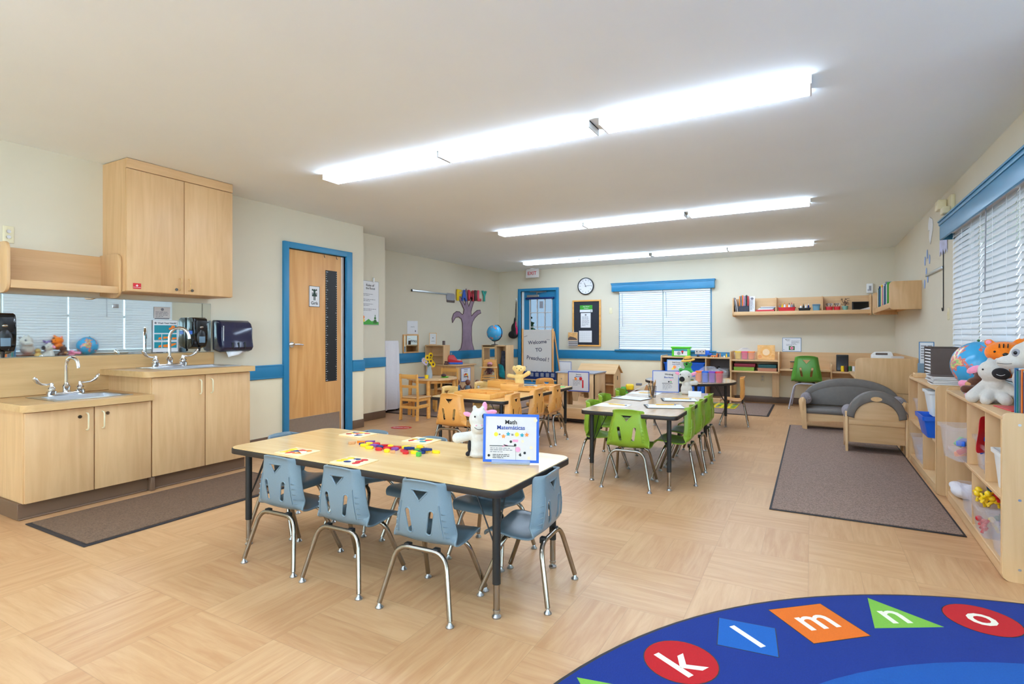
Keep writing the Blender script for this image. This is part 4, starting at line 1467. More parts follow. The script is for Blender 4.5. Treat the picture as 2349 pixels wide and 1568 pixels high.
f_ = [True]
orange = make_chair('school_chair', 'orange', M.chair_orange, 1.02, 1.12, M.chrome)
G = 'orange chairs around the tray table'
place(orange, f_, -2.835, 4.06, 4, 'orange plastic chair at the near end of the tray table, above the cow puppet', G)
place(orange, f_, -2.45, 4.26, 92, 'orange plastic chair at the tray table, first of three beyond the Math sign', G)
place(orange, f_, -2.45, 4.74, 91, 'orange plastic chair at the tray table, second of three beyond the Math sign', G)
place(orange, f_, -2.45, 5.17, 93, 'orange plastic chair at the tray table, third of three, beside the black table leg', G)
place(orange, f_, -2.80, 5.78, 180, 'orange plastic chair at the far end of the tray table, in front of the easel', G)
place(orange, f_, -0.86, 7.29, 96, 'orange plastic chair standing alone at the round table on the brown mat edge', 'lone orange chair')
f_ = [True]
yel = make_chair('school_chair', 'yellow', M.chair_yellow, 1.05, 1.12, M.chrome)
G = 'pale yellow chairs on the play corner side of the tray table'
place(yel, f_, -3.13, 4.50, -90, 'pale yellow chair beside the near end of the tray table', G)
place(yel, f_, -3.13, 5.10, -92, 'pale yellow chair beside the tray table, below the baby dolls', G)

tall = make_chair('desk_chair', 'large leaf green chair with light grey legs at the wall desk', M.chair_green2, 1.34, 1.5, plain('grey_enamel', (176, 172, 182), 0.35))
tall.location = (-0.07, 9.42, 0)

# ================================================================== ACTIVITY TABLES
def activity_table(label, x0, x1, y0, y1, ztop, top, ri, legmat, chamfer=0.06, inset=(0.07, 0.08)):
    cx, cy = (x0 + x1) / 2, (y0 + y1) / 2
    t = thing('activity_table', label, 'table', (cx, cy, 0))
    hx, hy = (x1 - x0) / 2, (y1 - y0) / 2
    MB().prism(rounded(-hx + 0.004, hx - 0.004, -hy + 0.004, hy - 0.004, chamfer, 6), ztop - 0.012, ztop).build('table_top', top, t)
    MB().prism(rounded(-hx, hx, -hy, hy, chamfer, 6), ztop - 0.032, ztop - 0.003, 'z', 0.004, 2).build('edge_band', M.edge, t)
    for sx_ in (-1, 1):
        for sy_ in (-1, 1):
            lx, ly = sx_ * (hx - inset[0]), sy_ * (hy - inset[1])
            leg = MB().cyl((lx, ly, ztop - 0.032), (lx, ly, 0.135), 0.0165, n=18).build('leg', M.black_matte, t)
            MB().cyl((lx, ly, 0.14), (lx, ly, 0.022), 0.0135, n=16).build('leg_extension', M.chrome, leg)
            MB().lathe([(0, 0), (0.018, 0), (0.019, 0.006), (0.01, 0.014), (0.014, 0.02), (0.0155, 0.032)], (lx, ly, 0), 16).build('glide', M.steel, leg)
            for (dx, dy) in ((0.12, 0.02), (0.02, 0.12)):
                MB().tube([(lx - sx_ * dx, ly - sy_ * dy, ztop - 0.032), (lx - sx_ * 0.008, ly - sy_ * 0.008, ztop - 0.26)], 0.0032, 6).build('brace', M.black_matte, t)
    return t
activity_table('long front table with pale wood top and black edge, holding the Math sign', -2.72, -1.03, 1.775, 2.47, 0.53, M.tabletop, 0, None)
activity_table('long writing table with pencils and a pencil cup on it', -1.56, -0.83, 3.88, 5.56, 0.55, M.tabletop_b, 0, None, 0.05)
activity_table('long tray table with wooden sorting trays on it', -3.15, -2.34, 4.07, 5.65, 0.545, M.tabletop, 0, None, 0.05)
# round table
t = thing('round_table', 'round activity table carrying the Small Group sign and the rainbow caddy', 'table', (-1.31, 6.86, 0))
MB().prism(circ(0, 0, 0.526, 64), 0.558, 0.57).build('table_top', M.tabletop_b, t)
MB().prism(circ(0, 0, 0.53, 64), 0.538, 0.566, 'z', 0.004, 2).build('edge_band', M.edge, t)
for k in range(4):
    a = math.radians(20 + 90 * k)
    lx, ly = 0.42 * math.cos(a), 0.42 * math.sin(a)
    leg = MB().cyl((lx, ly, 0.538), (lx, ly, 0.135), 0.017, n=16).build('leg', M.black_matte, t)
    MB().cyl((lx, ly, 0.14), (lx, ly, 0.022), 0.0135, n=14).build('leg_extension', M.chrome, leg)
    MB().lathe([(0, 0), (0.018, 0), (0.019, 0.006), (0.01, 0.014), (0.0155, 0.032)], (lx, ly, 0), 14).build('glide', M.steel, leg)
    for da in (-0.3, 0.3):
        MB().tube([(0.3 * math.cos(a + da), 0.3 * math.sin(a + da), 0.54), (lx * 0.98, ly * 0.98, 0.3)], 0.0032, 6).build('brace', M.black_matte, t)

# ================================================================== SETTEE AND ARMCHAIR
def cosy_seat(name, label, w, d, x, y, rz, cutout):
    """Low ply seat with arched padded back. Local: faces -y, front at y=0, width w along x."""
    t = thing(name, label, 'sofa' if w > 0.7 else 'armchair', (x, y, 0), rz)
    hw = w / 2
    for s_ in (-1, 1):
        side = [(0.05, 0.0), (0.10, 0.0), (0.17, 0.07), (d - 0.12, 0.07), (d - 0.06, 0.0), (d, 0.0), (d, 0.33), (d - 0.05, 0.385), (0.05, 0.375)] + arc(0.02, 0.335, 0.05, 90, 200, 6)
        MB().prism(side, s_ * hw - 0.011, s_ * hw + 0.011, 'x', 0.004, 2).build('side_panel', M.birch, t)
    if w > 0.7:
        for s_ in (-1, 1):
            post = [(s_ * (hw - 0.045), 0.0), (s_ * (hw - 0.005), 0.0), (s_ * (hw + 0.045), 0.32)] + [(s_ * (hw + 0.008 + 0.037 * math.cos(math.radians(a))), 0.345 + 0.037 * math.sin(math.radians(a))) for a in range(0, 181, 30)] + [(s_ * (hw - 0.03), 0.32)]
            MB().prism(post, -0.005, 0.02, 'y', 0.004, 2).build('arm_post', M.birch, t)
    front = [(-hw + 0.01, 0.09)] + [(-hw + 0.01 + (w - 0.02) * k / 10, 0.09 + 0.03 * math.sin(math.pi * k / 10)) for k in range(1, 10)] + [(hw - 0.01, 0.09), (hw - 0.01, 0.195), (-hw + 0.01, 0.195)]
    MB().prism(front, 0.045, 0.063, 'y').build('front_rail', M.birch_x, t)
    MB().rbox(-hw + 0.012, hw - 0.012, 0.03, d - 0.03, 0.19, 0.255, 0.022).build('seat_cushion', M.grey_vinyl, t)
    # arched ply back and its padded cover
    arch = [(-hw + 0.012, 0.10)] + [(hw - 0.012, 0.10)] + [((hw - 0.012) * math.cos(math.radians(a)), 0.34 + 0.225 * math.sin(math.radians(a))) for a in range(0, 181, 8)]
    MB().prism(arch, d - 0.035, d - 0.018, 'y', 0.003, 2).build('back_panel', M.birch_x, t)
    MB().rbox(-hw + 0.014, hw - 0.014, d - 0.018, d - 0.003, 0.27, 0.315, 0.003).build('back_rail', M.birch_x, t)
    out = [((hw + 0.0) * math.cos(math.radians(a)), 0.345 + 0.25 * math.sin(math.radians(a))) for a in range(0, 181, 6)]
    inn = [((hw - 0.06) * math.cos(math.radians(a)), 0.33 + 0.165 * math.sin(math.radians(a))) for a in range(180, -1, -6)]
    MB().prism([(-hw + 0.02, 0.26), (hw - 0.02, 0.26)] + out, d - 0.075, d - 0.036, 'y', 0.014, 3).build('back_cushion', M.grey_vinyl, t)
    MB().prism(out + inn, d - 0.076, d + 0.004, 'y', 0.012, 3).build('back_cover', M.grey_vinyl, t)
    if w < 0.7:
        MB().prism(circ(0, 0.52, 0.045, 20, 0.022), d + 0.003, d + 0.006, 'y').build('hand_hole', M.birch_edge, t)
    for s_ in (-1, 1):
        mb = MB()
        mb.lathe([(0.0, 0), (0.03, 0.004), (0.058, 0.03), (0.062, 0.12), (0.06, 0.26), (0.056, 0.31), (0.02, 0.335), (0.0, 0.34)], n=24)
        me = mb.mesh('bolster')
        me.materials.append(M.grey_fabric)
        o = link('bolster', me, t)
        o.location = (s_ * (hw - 0.03), 0.01, 0.36)
        o.rotation_euler = (-R90, 0, 0)
        mb = MB()
        rr = random.Random(3)
        for k in range(14):
            a = 2 * math.pi * k / 14
            mb.tube([(s_ * (hw - 0.03) + 0.012 * math.cos(a), 0.004, 0.36 + 0.012 * math.sin(a)), (s_ * (hw - 0.03) + 0.05 * math.cos(a + 0.2), 0.022, 0.36 + 0.05 * math.sin(a + 0.2))], 0.004, 5)
        mb.build('gathered_end', M.grey_fabric, t)
    return t
cosy_seat('settee', 'low arched grey settee with wooden sides facing the camera', 0.98, 0.46, 0.40, 7.26, 0, False)
cosy_seat('armchair', 'low arched grey armchair seen from behind, in front of the settee', 0.47, 0.44, 0.53, 6.52, math.pi, True)
# ================================================================== SOFT TOYS
def face_bits(parent, items):
    for (nm, mat, c, r) in items:
        MB().ell(c, r, 14).build(nm, mat, parent)

def smile(parent, pts, mat, r=0.0012):
    MB().tube(pts, r, 6).build('mouth', mat, parent)

def cow_puppet(label, x, y, z, rz, k=1.0):
    """White glove puppet cow, upright cylinder body; local face towards -y."""
    t = thing('cow_puppet', label, 'puppet', (x, y, z), rz)
    t.scale = (k, k, k)
    body = [((0, 0, 0.05), (0.052, 0.042, 0.055)), ((0, 0, 0.015), (0.055, 0.045, 0.02)), ((0, 0, 0.10), (0.046, 0.038, 0.05)),
            ((0, -0.004, 0.185), (0.05, 0.045, 0.052)), ((0, -0.018, 0.145), (0.042, 0.04, 0.03)),
            ((-0.04, -0.005, 0.105), (-0.105, -0.01, 0.095), 0.022, 0.027), ((0.04, -0.005, 0.105), (0.09, -0.012, 0.1), 0.022, 0.025),
            ((-0.022, 0, 0.238), (0.011, 0.01, 0.016)), ((0.018, 0, 0.238), (0.011, 0.01, 0.014))]
    blob('body', body, M.plush_white, t, 0.005, 4)
    blob('ear', [((-0.055, 0.002, 0.208), (0.024, 0.008, 0.012), (0, 0.3, 0))], M.pink, t, 0.003, 2)
    blob('ear', [((0.055, 0.002, 0.214), (0.036, 0.009, 0.015), (0, -0.2, 0)), ((0.028, 0.004, 0.245), (0.014, 0.009, 0.024))], M.pink, t, 0.003, 2)
    blob('eye_patch', [((0.026, -0.045, 0.205), (0.012, 0.006, 0.014))], M.plush_black, t, 0.0025, 1)
    face_bits(t, [('eye', M.black_gloss, (-0.02, -0.047, 0.203), (0.004, 0.003, 0.005)), ('eye', M.black_gloss, (0.024, -0.051, 0.203), (0.004, 0.003, 0.005)),
                  ('nostril', M.pink, (-0.014, -0.058, 0.163), (0.004, 0.002, 0.003)), ('nostril', M.pink, (0.012, -0.058, 0.163), (0.004, 0.002, 0.003))])
    smile(t, [(-0.022 + 0.044 * i / 10, -0.0605 + 0.006 * abs(i / 5 - 1) ** 2, 0.143 + 0.010 * (i / 5 - 1) ** 2) for i in range(11)], M.ink)
    blob('body_patch', [((-0.046, -0.012, 0.055), (0.01, 0.02, 0.032)), ((-0.054, -0.014, 0.018), (0.012, 0.014, 0.012))], M.plush_black, t, 0.003, 2)
    return t
cow_puppet('white cow hand puppet with pink ears beside the Math sign', -1.425, 2.235, 0.53, math.radians(33))

# Math sign in its clear stand
s = board('table_sign', 'blue-bordered Math Matemáticas sign in a clear stand on the front table', 'sign', (-1.222, 2.19, 0.535), math.radians(22), 0.262, 0.222, 0.004, M.offwhite, M.sign_blue, 0.012, math.radians(-5))
MB().rbox(-0.09, 0.09, -0.03, 0.035, -0.005, -0.002, 0.001).rbox(-0.09, 0.09, -0.004, 0.004, -0.005, 0.01, 0.001).build('stand_foot', M.clear2, s)
txt(s, 'Math', 0.0, 0.185, 0.065, 0.02, M.ink)
txt(s, 'Matemáticas', 0.0, 0.160, 0.13, 0.02, M.ink_blue)
cc = 0.128
fig(s, [(M.yellow, star(-0.07, cc, 0.0105, 9, 0.88)), (M.orange, star(-0.035, cc - 0.009, 0.0105)), (M.teal, star(-0.013, cc + 0.002, 0.0105)), (M.yellow, star(0.028, cc + 0.001, 0.0105, 9, 0.88)), (M.teal, star(0.052, cc - 0.002, 0.0105)), (M.orange, star(0.074, cc, 0.0105))], name='counting_shapes')
txt(s, '+', -0.053, cc, 0.008, 0.008, M.ink)
txt(s, '=', 0.007, cc - 0.001, 0.01, 0.007, M.ink)
fig(s, [(M.pink, rect(0.008, 0.034, 0.094, 0.105)), (M.ink, circ(0.0, 0.095, 0.006)), (M.pink, [(-0.04, 0.075), (-0.02, 0.082), (-0.014, 0.078), (-0.04, 0.07)]), (M.ink, [(-0.035, 0.083), (-0.012, 0.077), (-0.012, 0.073), (-0.03, 0.077)]),
        (M.ink, circ(0.02, 0.08, 0.006)), (M.pink, circ(0.033, 0.06, 0.012)), (M.ink, rect(-0.1, 0.02, 0.0735, 0.0765)), (M.ink_grey, rect(0.0225, 0.0235, 0.012, 0.075)),
        (M.ink, [(0.036, 0.035), (0.046, 0.045), (0.05, 0.032), (0.045, 0.028)]), (M.ink, circ(0.065, 0.045, 0.006)), (M.tan_board, circ(0.055, 0.098, 0.006)), (M.tan_board, circ(0.095, 0.07, 0.007)), (M.tan_board, circ(0.085, 0.022, 0.007)), (M.tan_board, circ(0.115, 0.195, 0.008)),
        (M.ink, circ(-0.103, 0.03, 0.006))])
textlines(s, -0.097, 0.063, 0.108, 3, 0.0085, M.ink_grey)
textlines(s, -0.085, 0.034, 0.09, 3, 0.0075, M.ink)

# wooden puzzle boards with tangram shapes
cols = [M.red, M.yellow, M.navy, M.orange, M.blue, M.teal, M.purple, M.green]
def puzzle(label, x, y, z, rz, seed, pal):
    t = thing('puzzle_board', label, 'puzzle board', (x, y, z), rz)
    MB().rbox(-0.087, 0.087, -0.07, 0.07, 0, 0.006, 0.0015, 2).build('base', M.tan_board, t)
    rr = random.Random(seed)
    for i in range(9):
        a = rr.uniform(0, 6.28)
        px, py = -0.05 + 0.045 * (i % 3) + rr.uniform(-0.008, 0.008), -0.032 + 0.03 * (i // 3) + rr.uniform(-0.004, 0.004)
        w, h = 0.024, 0.012
        k = rr.choice([0, 1, 1, 2])
        poly = [(-w, -h), (w * 0.6, -h), (w, h), (-w * 0.6, h)] if k == 0 else circ(0, 0, 0.019, 14, 0.013) if k == 1 else [(-w, -h), (w, -h), (0, h * 1.3)]
        ca, sa = math.cos(a * 0.2), math.sin(a * 0.2)
        poly = [(px + p[0] * ca - p[1] * sa, py + p[0] * sa + p[1] * ca) for p in poly]
        MB().prism(poly, 0.005, 0.0075 + 0.0004 * (i % 3)).build('shape_piece', pal[i % len(pal)], t)
    return t
puzzle('puzzle board with red, white and navy shapes, behind the block pile', -2.366, 2.372, 0.53, 0, 1, [M.red, M.paper, M.navy, M.yellow])
puzzle('pale puzzle board with teal and yellow shapes, next to the cow puppet', -1.915, 2.405, 0.53, 0.02, 2, [M.red, M.paper, M.teal, M.yellow, M.grey_blue])
puzzle('puzzle board with yellow and orange shapes, above the near chair closest to the sinks', -2.28, 1.868, 0.53, 0.03, 3, [M.yellow, M.red, M.orange, M.yellow, M.navy, M.paper])
puzzle('puzzle board with red, yellow and navy shapes, above the middle near chair', -1.88, 1.86, 0.53, 0.02, 4, [M.yellow, M.navy, M.red, M.yellow, M.paper, M.red])

# loose wooden attribute blocks between the boards
spots = [(-2.20, 2.16, 'tan', 'hex'), (-2.165, 2.20, 'orange', 'dia'), (-2.13, 2.225, 'purple', 'dia'), (-2.13, 2.165, 'navy', 'tri'), (-2.10, 2.19, 'yellow', 'oval'), (-2.095, 2.145, 'yellow', 'oval'),
         (-2.06, 2.20, 'red', 'hex'), (-2.04, 2.165, 'purple', 'sq'), (-2.03, 2.115, 'yellow', 'oval'), (-1.99, 2.19, 'red', 'dia'), (-1.985, 2.15, 'navy', 'sq'), (-1.96, 2.11, 'red', 'oval'), (-1.95, 2.19, 'yellow', 'oval'),
         (-1.93, 2.15, 'red', 'dia'), (-1.905, 2.185, 'red', 'sq'), (-1.885, 2.15, 'purple', 'hex'), (-1.895, 2.10, 'yellow', 'oval'), (-1.865, 2.215, 'yellow', 'oval'), (-1.85, 2.10, 'tan', 'tri'),
         (-1.84, 2.185, 'yellow', 'oval'), (-1.82, 2.145, 'red', 'hex'), (-1.80, 2.20, 'yellow', 'dia'), (-1.795, 2.155, 'navy', 'dia'), (-1.785, 2.115, 'red', 'oval'), (-1.775, 2.215, 'yellow', 'oval'), (-1.765, 2.18, 'green', 'sq'),
         (-1.745, 2.135, 'yellow', 'oval'), (-1.725, 2.205, 'yellow', 'sq'), (-1.72, 2.155, 'navy', 'sq'), (-1.70, 2.175, 'navy', 'dia'), (-1.69, 2.10, 'green', 'cube'), (-1.66, 2.20, 'yellow', 'oval'), (-1.78, 2.24, 'tan', 'tri')]
cm = {'tan': M.tan, 'orange': M.orange, 'purple': M.purple, 'navy': M.navy, 'yellow': M.yellow, 'red': M.red, 'green': M.green}
protos = {}
def shape2(k):
    return {'hex': circ(0, 0, 0.02, 6), 'dia': [(-0.026, -0.011), (0.012, -0.011), (0.026, 0.011), (-0.012, 0.011)], 'tri': [(-0.014, -0.01), (0.014, -0.01), (0, 0.014)],
            'oval': circ(0, 0, 0.024, 16, 0.015), 'sq': rect(-0.021, 0.021, -0.013, 0.013), 'cube': rect(-0.01, 0.01, -0.01, 0.01)}[k]
kn = {'hex': 'hexagonal', 'dia': 'slanted', 'tri': 'triangular', 'oval': 'oval', 'sq': 'rectangular', 'cube': 'cubic'}
rr = random.Random(11)
cnt = {}
order = sorted(range(len(spots)), key=lambda i: spots[i][0])
placed = []
for i in order:
    (x, y, c, k) = spots[i]
    key = (c, k)
    n = cnt.get(key, 0); cnt[key] = n + 1
    z = 0.53 + 0.0003
    for (px, py, pz) in placed:
        if (px - x) ** 2 + (py - y) ** 2 < 0.031 ** 2:
            z = max(z, pz + 0.0122)
    if z > 0.556:
        z = 0.5305
    placed.append((x, y, z))
    h = 0.012 if k != 'cube' else 0.02
    if key not in protos:
        protos[key] = MB().prism(shape2(k), 0, h, 'z', 0.001, 1).mesh('block')
        protos[key].materials.append(cm[c])
    o = link('wooden_block', protos[key])
    o.location = (x, y, z)
    o.rotation_euler = (0, 0, rr.uniform(-0.7, 0.7))
    tag(o, '%s %s wooden block on the Math table, %s such one from the sinks end' % (c, kn[k], ORD[n]), 'block', 'wooden blocks piled on the front table')

# ================================================================== WRITING TABLE
Z = 0.55
def sheet(label, x, y, rz, w=0.21, l=0.28, clip=False, m=None):
    t = thing('clipboard' if clip else 'paper_sheet', label, 'clipboard' if clip else 'paper', (x, y, Z + 0.0003), rz)
    if clip:
        MB().prism(rounded(-w / 2, w / 2, -l / 2, l / 2, 0.015), 0, 0.004).build('clip_board', M.black_matte, t)
        MB().rbox(-w / 2 + 0.006, w / 2 - 0.006, -l / 2 + 0.006, l / 2 - 0.012, 0.004, 0.0055, 0.0005, 1).build('sheet', M.paper, t)
        MB().rbox(-0.04, 0.04, l / 2 - 0.025, l / 2 - 0.004, 0.004, 0.012, 0.002).build('clip', M.chrome, t)
    else:
        MB().rbox(-w / 2, w / 2, -l / 2, l / 2, 0, 0.001, 0.0003, 1).build('sheet', m or M.paper, t)
    return t
sheet('white sheet at the near door-side corner of the writing table', -1.42, 4.25, R90, 0.20, 0.26)
sheet('black-edged clipboard on the door side of the writing table, beside the pencil cup', -1.42, 4.78, 1.35, 0.22, 0.30, True)
sheet('black-edged clipboard at the near mat-side corner of the writing table', -1.03, 4.36, 1.95, 0.22, 0.30, True)
sheet('black-edged clipboard on the mat side of the writing table, under a pencil', -1.02, 4.87, 1.9, 0.22, 0.30, True)
sheet('white sheet at the far door-side end of the writing table', -1.43, 5.27, R90, 0.21, 0.28)

def pencil(label, x, y, z, rz, tilt=0.0, group='pencils on the writing table'):
    t = thing('pencil', label, 'pencil', (x, y, z + 0.0045), rz, group, tilt)
    hexa = [(0.0045 * math.cos(k * math.pi / 3), 0.0045 * math.sin(k * math.pi / 3)) for k in range(6)]
    MB().prism(hexa, -0.08, 0.065, 'y').build('shaft', M.pencil, t)
    MB().cyl((0, 0.065, 0), (0, 0.085, 0), 0.0044, 0.0006, 6).build('tip', M.tan_board, t)
    MB().cyl((0, -0.08, 0), (0, -0.096, 0), 0.0046, n=10).build('eraser', M.grey_floor, t)
    return t
pencil('yellow pencil on the near white sheet of the writing table', -1.40, 4.28, Z + 0.001, math.radians(80))
pencil('yellow pencil on the near mat-side clipboard', -1.045, 4.42, Z + 0.006, math.radians(118))
pencil('yellow pencil on the farther mat-side clipboard', -1.02, 4.90, Z + 0.006, math.radians(105))
pencil('yellow pencil on the far white sheet, behind the pencil cup', -1.42, 5.27, Z + 0.001, math.radians(100))
# pencil cup of dark wire mesh
cx, cy = -1.287, 4.985
t = thing('pencil_cup', 'dark wire mesh cup full of brown and yellow pencils on the writing table', 'pencil cup', (cx, cy, Z))
mb = MB()
for k in range(20):
    a = 2 * math.pi * k / 20
    mb.tube([(0.031 * math.cos(a), 0.031 * math.sin(a), 0), (0.037 * math.cos(a), 0.037 * math.sin(a), 0.1)], 0.0006, 4)
for zz in (0.002, 0.02, 0.04, 0.06, 0.08, 0.1):
    r = 0.031 + 0.006 * zz / 0.1
    mb.tube([(r * math.cos(2 * math.pi * k / 24), r * math.sin(2 * math.pi * k / 24), zz) for k in range(25)], 0.0015 if zz in (0.002, 0.1) else 0.0006, 5)
mb.disc((0, 0), 0.031, 0, 0.002, 20)
mb.build('mesh_cup', M.silver_mesh, t)
rr = random.Random(4)
for k in range(12):
    a = rr.uniform(0, 6.28)
    b_ = rr.uniform(0, 6.28)
    p0 = Vector((cx + 0.012 * math.cos(a), cy + 0.012 * math.sin(a), Z + 0.004))
    p1 = Vector((cx + 0.032 * math.cos(b_), cy + 0.032 * math.sin(b_), Z + rr.uniform(0.12, 0.16)))
    mb = MB().cyl(tuple(p0), tuple(p1), 0.004, n=6)
    tag(mb.build('pencil', (M.pencil if k % 3 == 0 else M.tan if k % 3 == 1 else M.brown_print)), '%s pencil standing in the wire mesh cup' % ('yellow' if k % 3 == 0 else 'tan' if k % 3 == 1 else 'brown'), 'pencil', ('yellow', 'tan', 'brown')[k % 3] + ' pencils in the wire cup')
# writing sign + lamb-like cow puppet
s = board('table_sign', 'blue-bordered Writing Escritura sign on the far end of the writing table', 'sign', (-1.265, 5.42, Z + 0.004), math.radians(14), 0.255, 0.215, 0.004, M.offwhite, M.sign_blue, 0.007, math.radians(-6))
txt(s, 'Writing', 0.03, 0.175, 0.085, 0.024, M.ink)
txt(s, 'Escritura', 0.03, 0.148, 0.085, 0.018, M.ink_blue)
fig(s, [(M.pink, circ(0.05, 0.12, 0.012, 8, 0.006)), (M.ink, circ(0.03, 0.105, 0.008)), (M.green, rect(0.046, 0.054, 0.095, 0.115)), (M.ink, rect(-0.035, 0.065, 0.087, 0.091)), (M.ink, circ(-0.11, 0.025, 0.004))])
textlines(s, -0.03, 0.075, 0.09, 5, 0.011, M.ink_grey)
MB().rbox(-0.08, 0.08, -0.03, 0.035, -0.0035, -0.001, 0.001).build('stand_foot', M.clear2, s)

t = thing('cow_puppet', 'white cow puppet with a black nose leaning on the Writing sign', 'puppet', (-1.055, 5.37, Z), math.radians(10))
blob('body', [((0, 0, 0.05), (0.055, 0.045, 0.06)), ((0, 0, 0.02), (0.056, 0.046, 0.025)), ((0, 0, 0.1), (0.045, 0.04, 0.04)), ((-0.012, -0.01, 0.175), (0.062, 0.056, 0.058)), ((-0.032, -0.04, 0.152), (0.034, 0.026, 0.03)), ((0.04, -0.01, 0.11), (0.085, -0.02, 0.115), 0.02, 0.024)], M.plush_white, t, 0.006, 4)
blob('ear', [((-0.078, 0, 0.20), (0.03, 0.01, 0.016), (0, 0.3, 0))], M.pink, t, 0.004, 2)
blob('ear', [((0.062, 0, 0.198), (0.034, 0.01, 0.018), (0, -0.5, 0))], M.pink, t, 0.004, 2)
blob('nose', [((-0.04, -0.06, 0.15), (0.026, 0.012, 0.026))], M.plush_black, t, 0.003, 1)
face_bits(t, [('eye', M.black_gloss, (0.022, -0.062, 0.175), (0.005, 0.003, 0.006)), ('eye', M.black_gloss, (-0.055, -0.052, 0.195), (0.005, 0.003, 0.006))])
# paper on a low easel
s = board('name_card', 'white card standing on the writing table beside the second cow puppet', 'card', (-0.945, 5.18, Z), math.radians(4), 0.115, 0.055, 0.002, M.paper, None, 0.01, math.radians(-20))

# ================================================================== TRAY TABLE
Z2 = 0.545
def wood_tray(label, x, y, rz, w, d, h, cells, stuff=None):
    t = thing('wooden_tray', label, 'tray', (x, y, Z2), rz)
    MB().box(-w / 2, w / 2, -d / 2, d / 2, 0, 0.008).build('base', M.orange_wood, t)
    mb = MB()
    k = 0.008
    mb.rbox(-w / 2, w / 2, -d / 2, -d / 2 + k, 0, h, 0.002).rbox(-w / 2, w / 2, d / 2 - k, d / 2, 0, h, 0.002).rbox(-w / 2, -w / 2 + k, -d / 2 + k, d / 2 - k, 0, h, 0.002).rbox(w / 2 - k, w / 2, -d / 2 + k, d / 2 - k, 0, h, 0.002)
    mb.build('sides', M.orange_wood, t)
    if cells:
        mb = MB()
        for c in cells:
            mb.box(-w / 2 + w * c - 0.003, -w / 2 + w * c + 0.003, -d / 2 + k, d / 2 - k, 0.008, h - 0.008)
        mb.build('dividers', M.orange_wood, t)
    return t
wood_tray('shallow honey-coloured wooden tray nearest the camera on the tray table', -2.70, 4.24, math.radians(-6), 0.42, 0.23, 0.048, [0.5])
wood_tray('deep honey-coloured tray with bright pieces, on the play corner side of the tray table', -2.96, 5.17, math.radians(-8), 0.33, 0.2, 0.075, [0.33, 0.66])
wood_tray('deep honey-coloured tray in front of the yellow bear puppet', -2.735, 4.93, math.radians(8), 0.2, 0.16, 0.07, [0.5])
wood_tray('shallow honey-coloured tray between the bear puppet and the orange chairs', -2.50, 4.93, math.radians(0), 0.22, 0.2, 0.045, [0.4])
wood_tray('shallow honey-coloured tray at the window side of the tray table', -2.45, 5.22, math.radians(6), 0.18, 0.22, 0.045, [])
wood_tray('flat pale tray in the middle of the tray table', -2.84, 4.58, math.radians(2), 0.5, 0.25, 0.02, [0.3, 0.7])
rr = random.Random(9)
for k, (x, y, c, nm) in enumerate([(-3.04, 5.18, M.grey_blue, 'grey-blue'), (-2.98, 5.14, M.white, 'white'), (-2.93, 5.2, M.green, 'green'), (-2.88, 5.16, M.yellow, 'yellow'), (-2.54, 4.95, M.yellow, 'yellow'), (-2.47, 4.9, M.ink, 'black')]):
    mb = MB().ell((0, 0, 0.012), (0.02, 0.014, 0.012), 10)
    o = mb.build('counting_toy', c)
    o.location = (x, y, Z2 + 0.012); o.rotation_euler = (0, 0, k)
    tag(o, '%s little counting toy in the %s' % (nm, 'deep tray on the play corner side' if k < 4 else 'shallow tray beside the orange chairs'), 'toy')
for k, (x, y, rz, m, nm) in enumerate([(-2.68, 5.45, 0.2, M.paper, 'white'), (-2.55, 5.42, -0.1, M.offwhite, 'cream'), (-2.45, 5.50, 0.3, M.lime, 'lime green'), (-2.82, 5.48, -0.3, M.grey_blue, 'grey-blue')]):
    t = thing('picture_card', '%s picture card lying at the far end of the tray table' % nm, 'card', (x, y, Z2), rz)
    MB().rbox(-0.06, 0.06, -0.045, 0.045, 0, 0.003, 0.001, 1).build('card', m, t)
# yellow bear puppet
t = thing('bear_puppet', 'yellow bear hand puppet with arms spread on the tray table', 'puppet', (-2.775, 5.16, Z2), math.radians(22))
blob('body', [((0, 0, 0.06), (0.055, 0.045, 0.07)), ((0, 0, 0.02), (0.06, 0.048, 0.025)), ((0, 0, 0.12), (0.05, 0.042, 0.04)), ((0, -0.004, 0.2), (0.056, 0.05, 0.052)), ((0.008, -0.04, 0.188), (0.028, 0.022, 0.022)),
              ((-0.04, 0, 0.125), (-0.11, -0.01, 0.135), 0.02, 0.024), ((0.04, 0, 0.125), (0.105, -0.015, 0.165), 0.02, 0.026),
              ((-0.055, 0, 0.215), (0.02, 0.013, 0.03)), ((0.055, 0, 0.215), (0.02, 0.013, 0.03))], M.plush_yellow, t, 0.006, 4)
face_bits(t, [('eye', M.black_gloss, (-0.02, -0.047, 0.215), (0.004, 0.003, 0.005)), ('eye', M.black_gloss, (0.026, -0.047, 0.215), (0.004, 0.003, 0.005)), ('nose', M.black_gloss, (0.009, -0.062, 0.198), (0.007, 0.004, 0.005))])
smile(t, [(-0.008 + 0.034 * i / 8, -0.062 + 0.004 * abs(i / 4 - 1), 0.182 + 0.004 * (i / 4 - 1) ** 2) for i in range(9)], M.ink, 0.001)

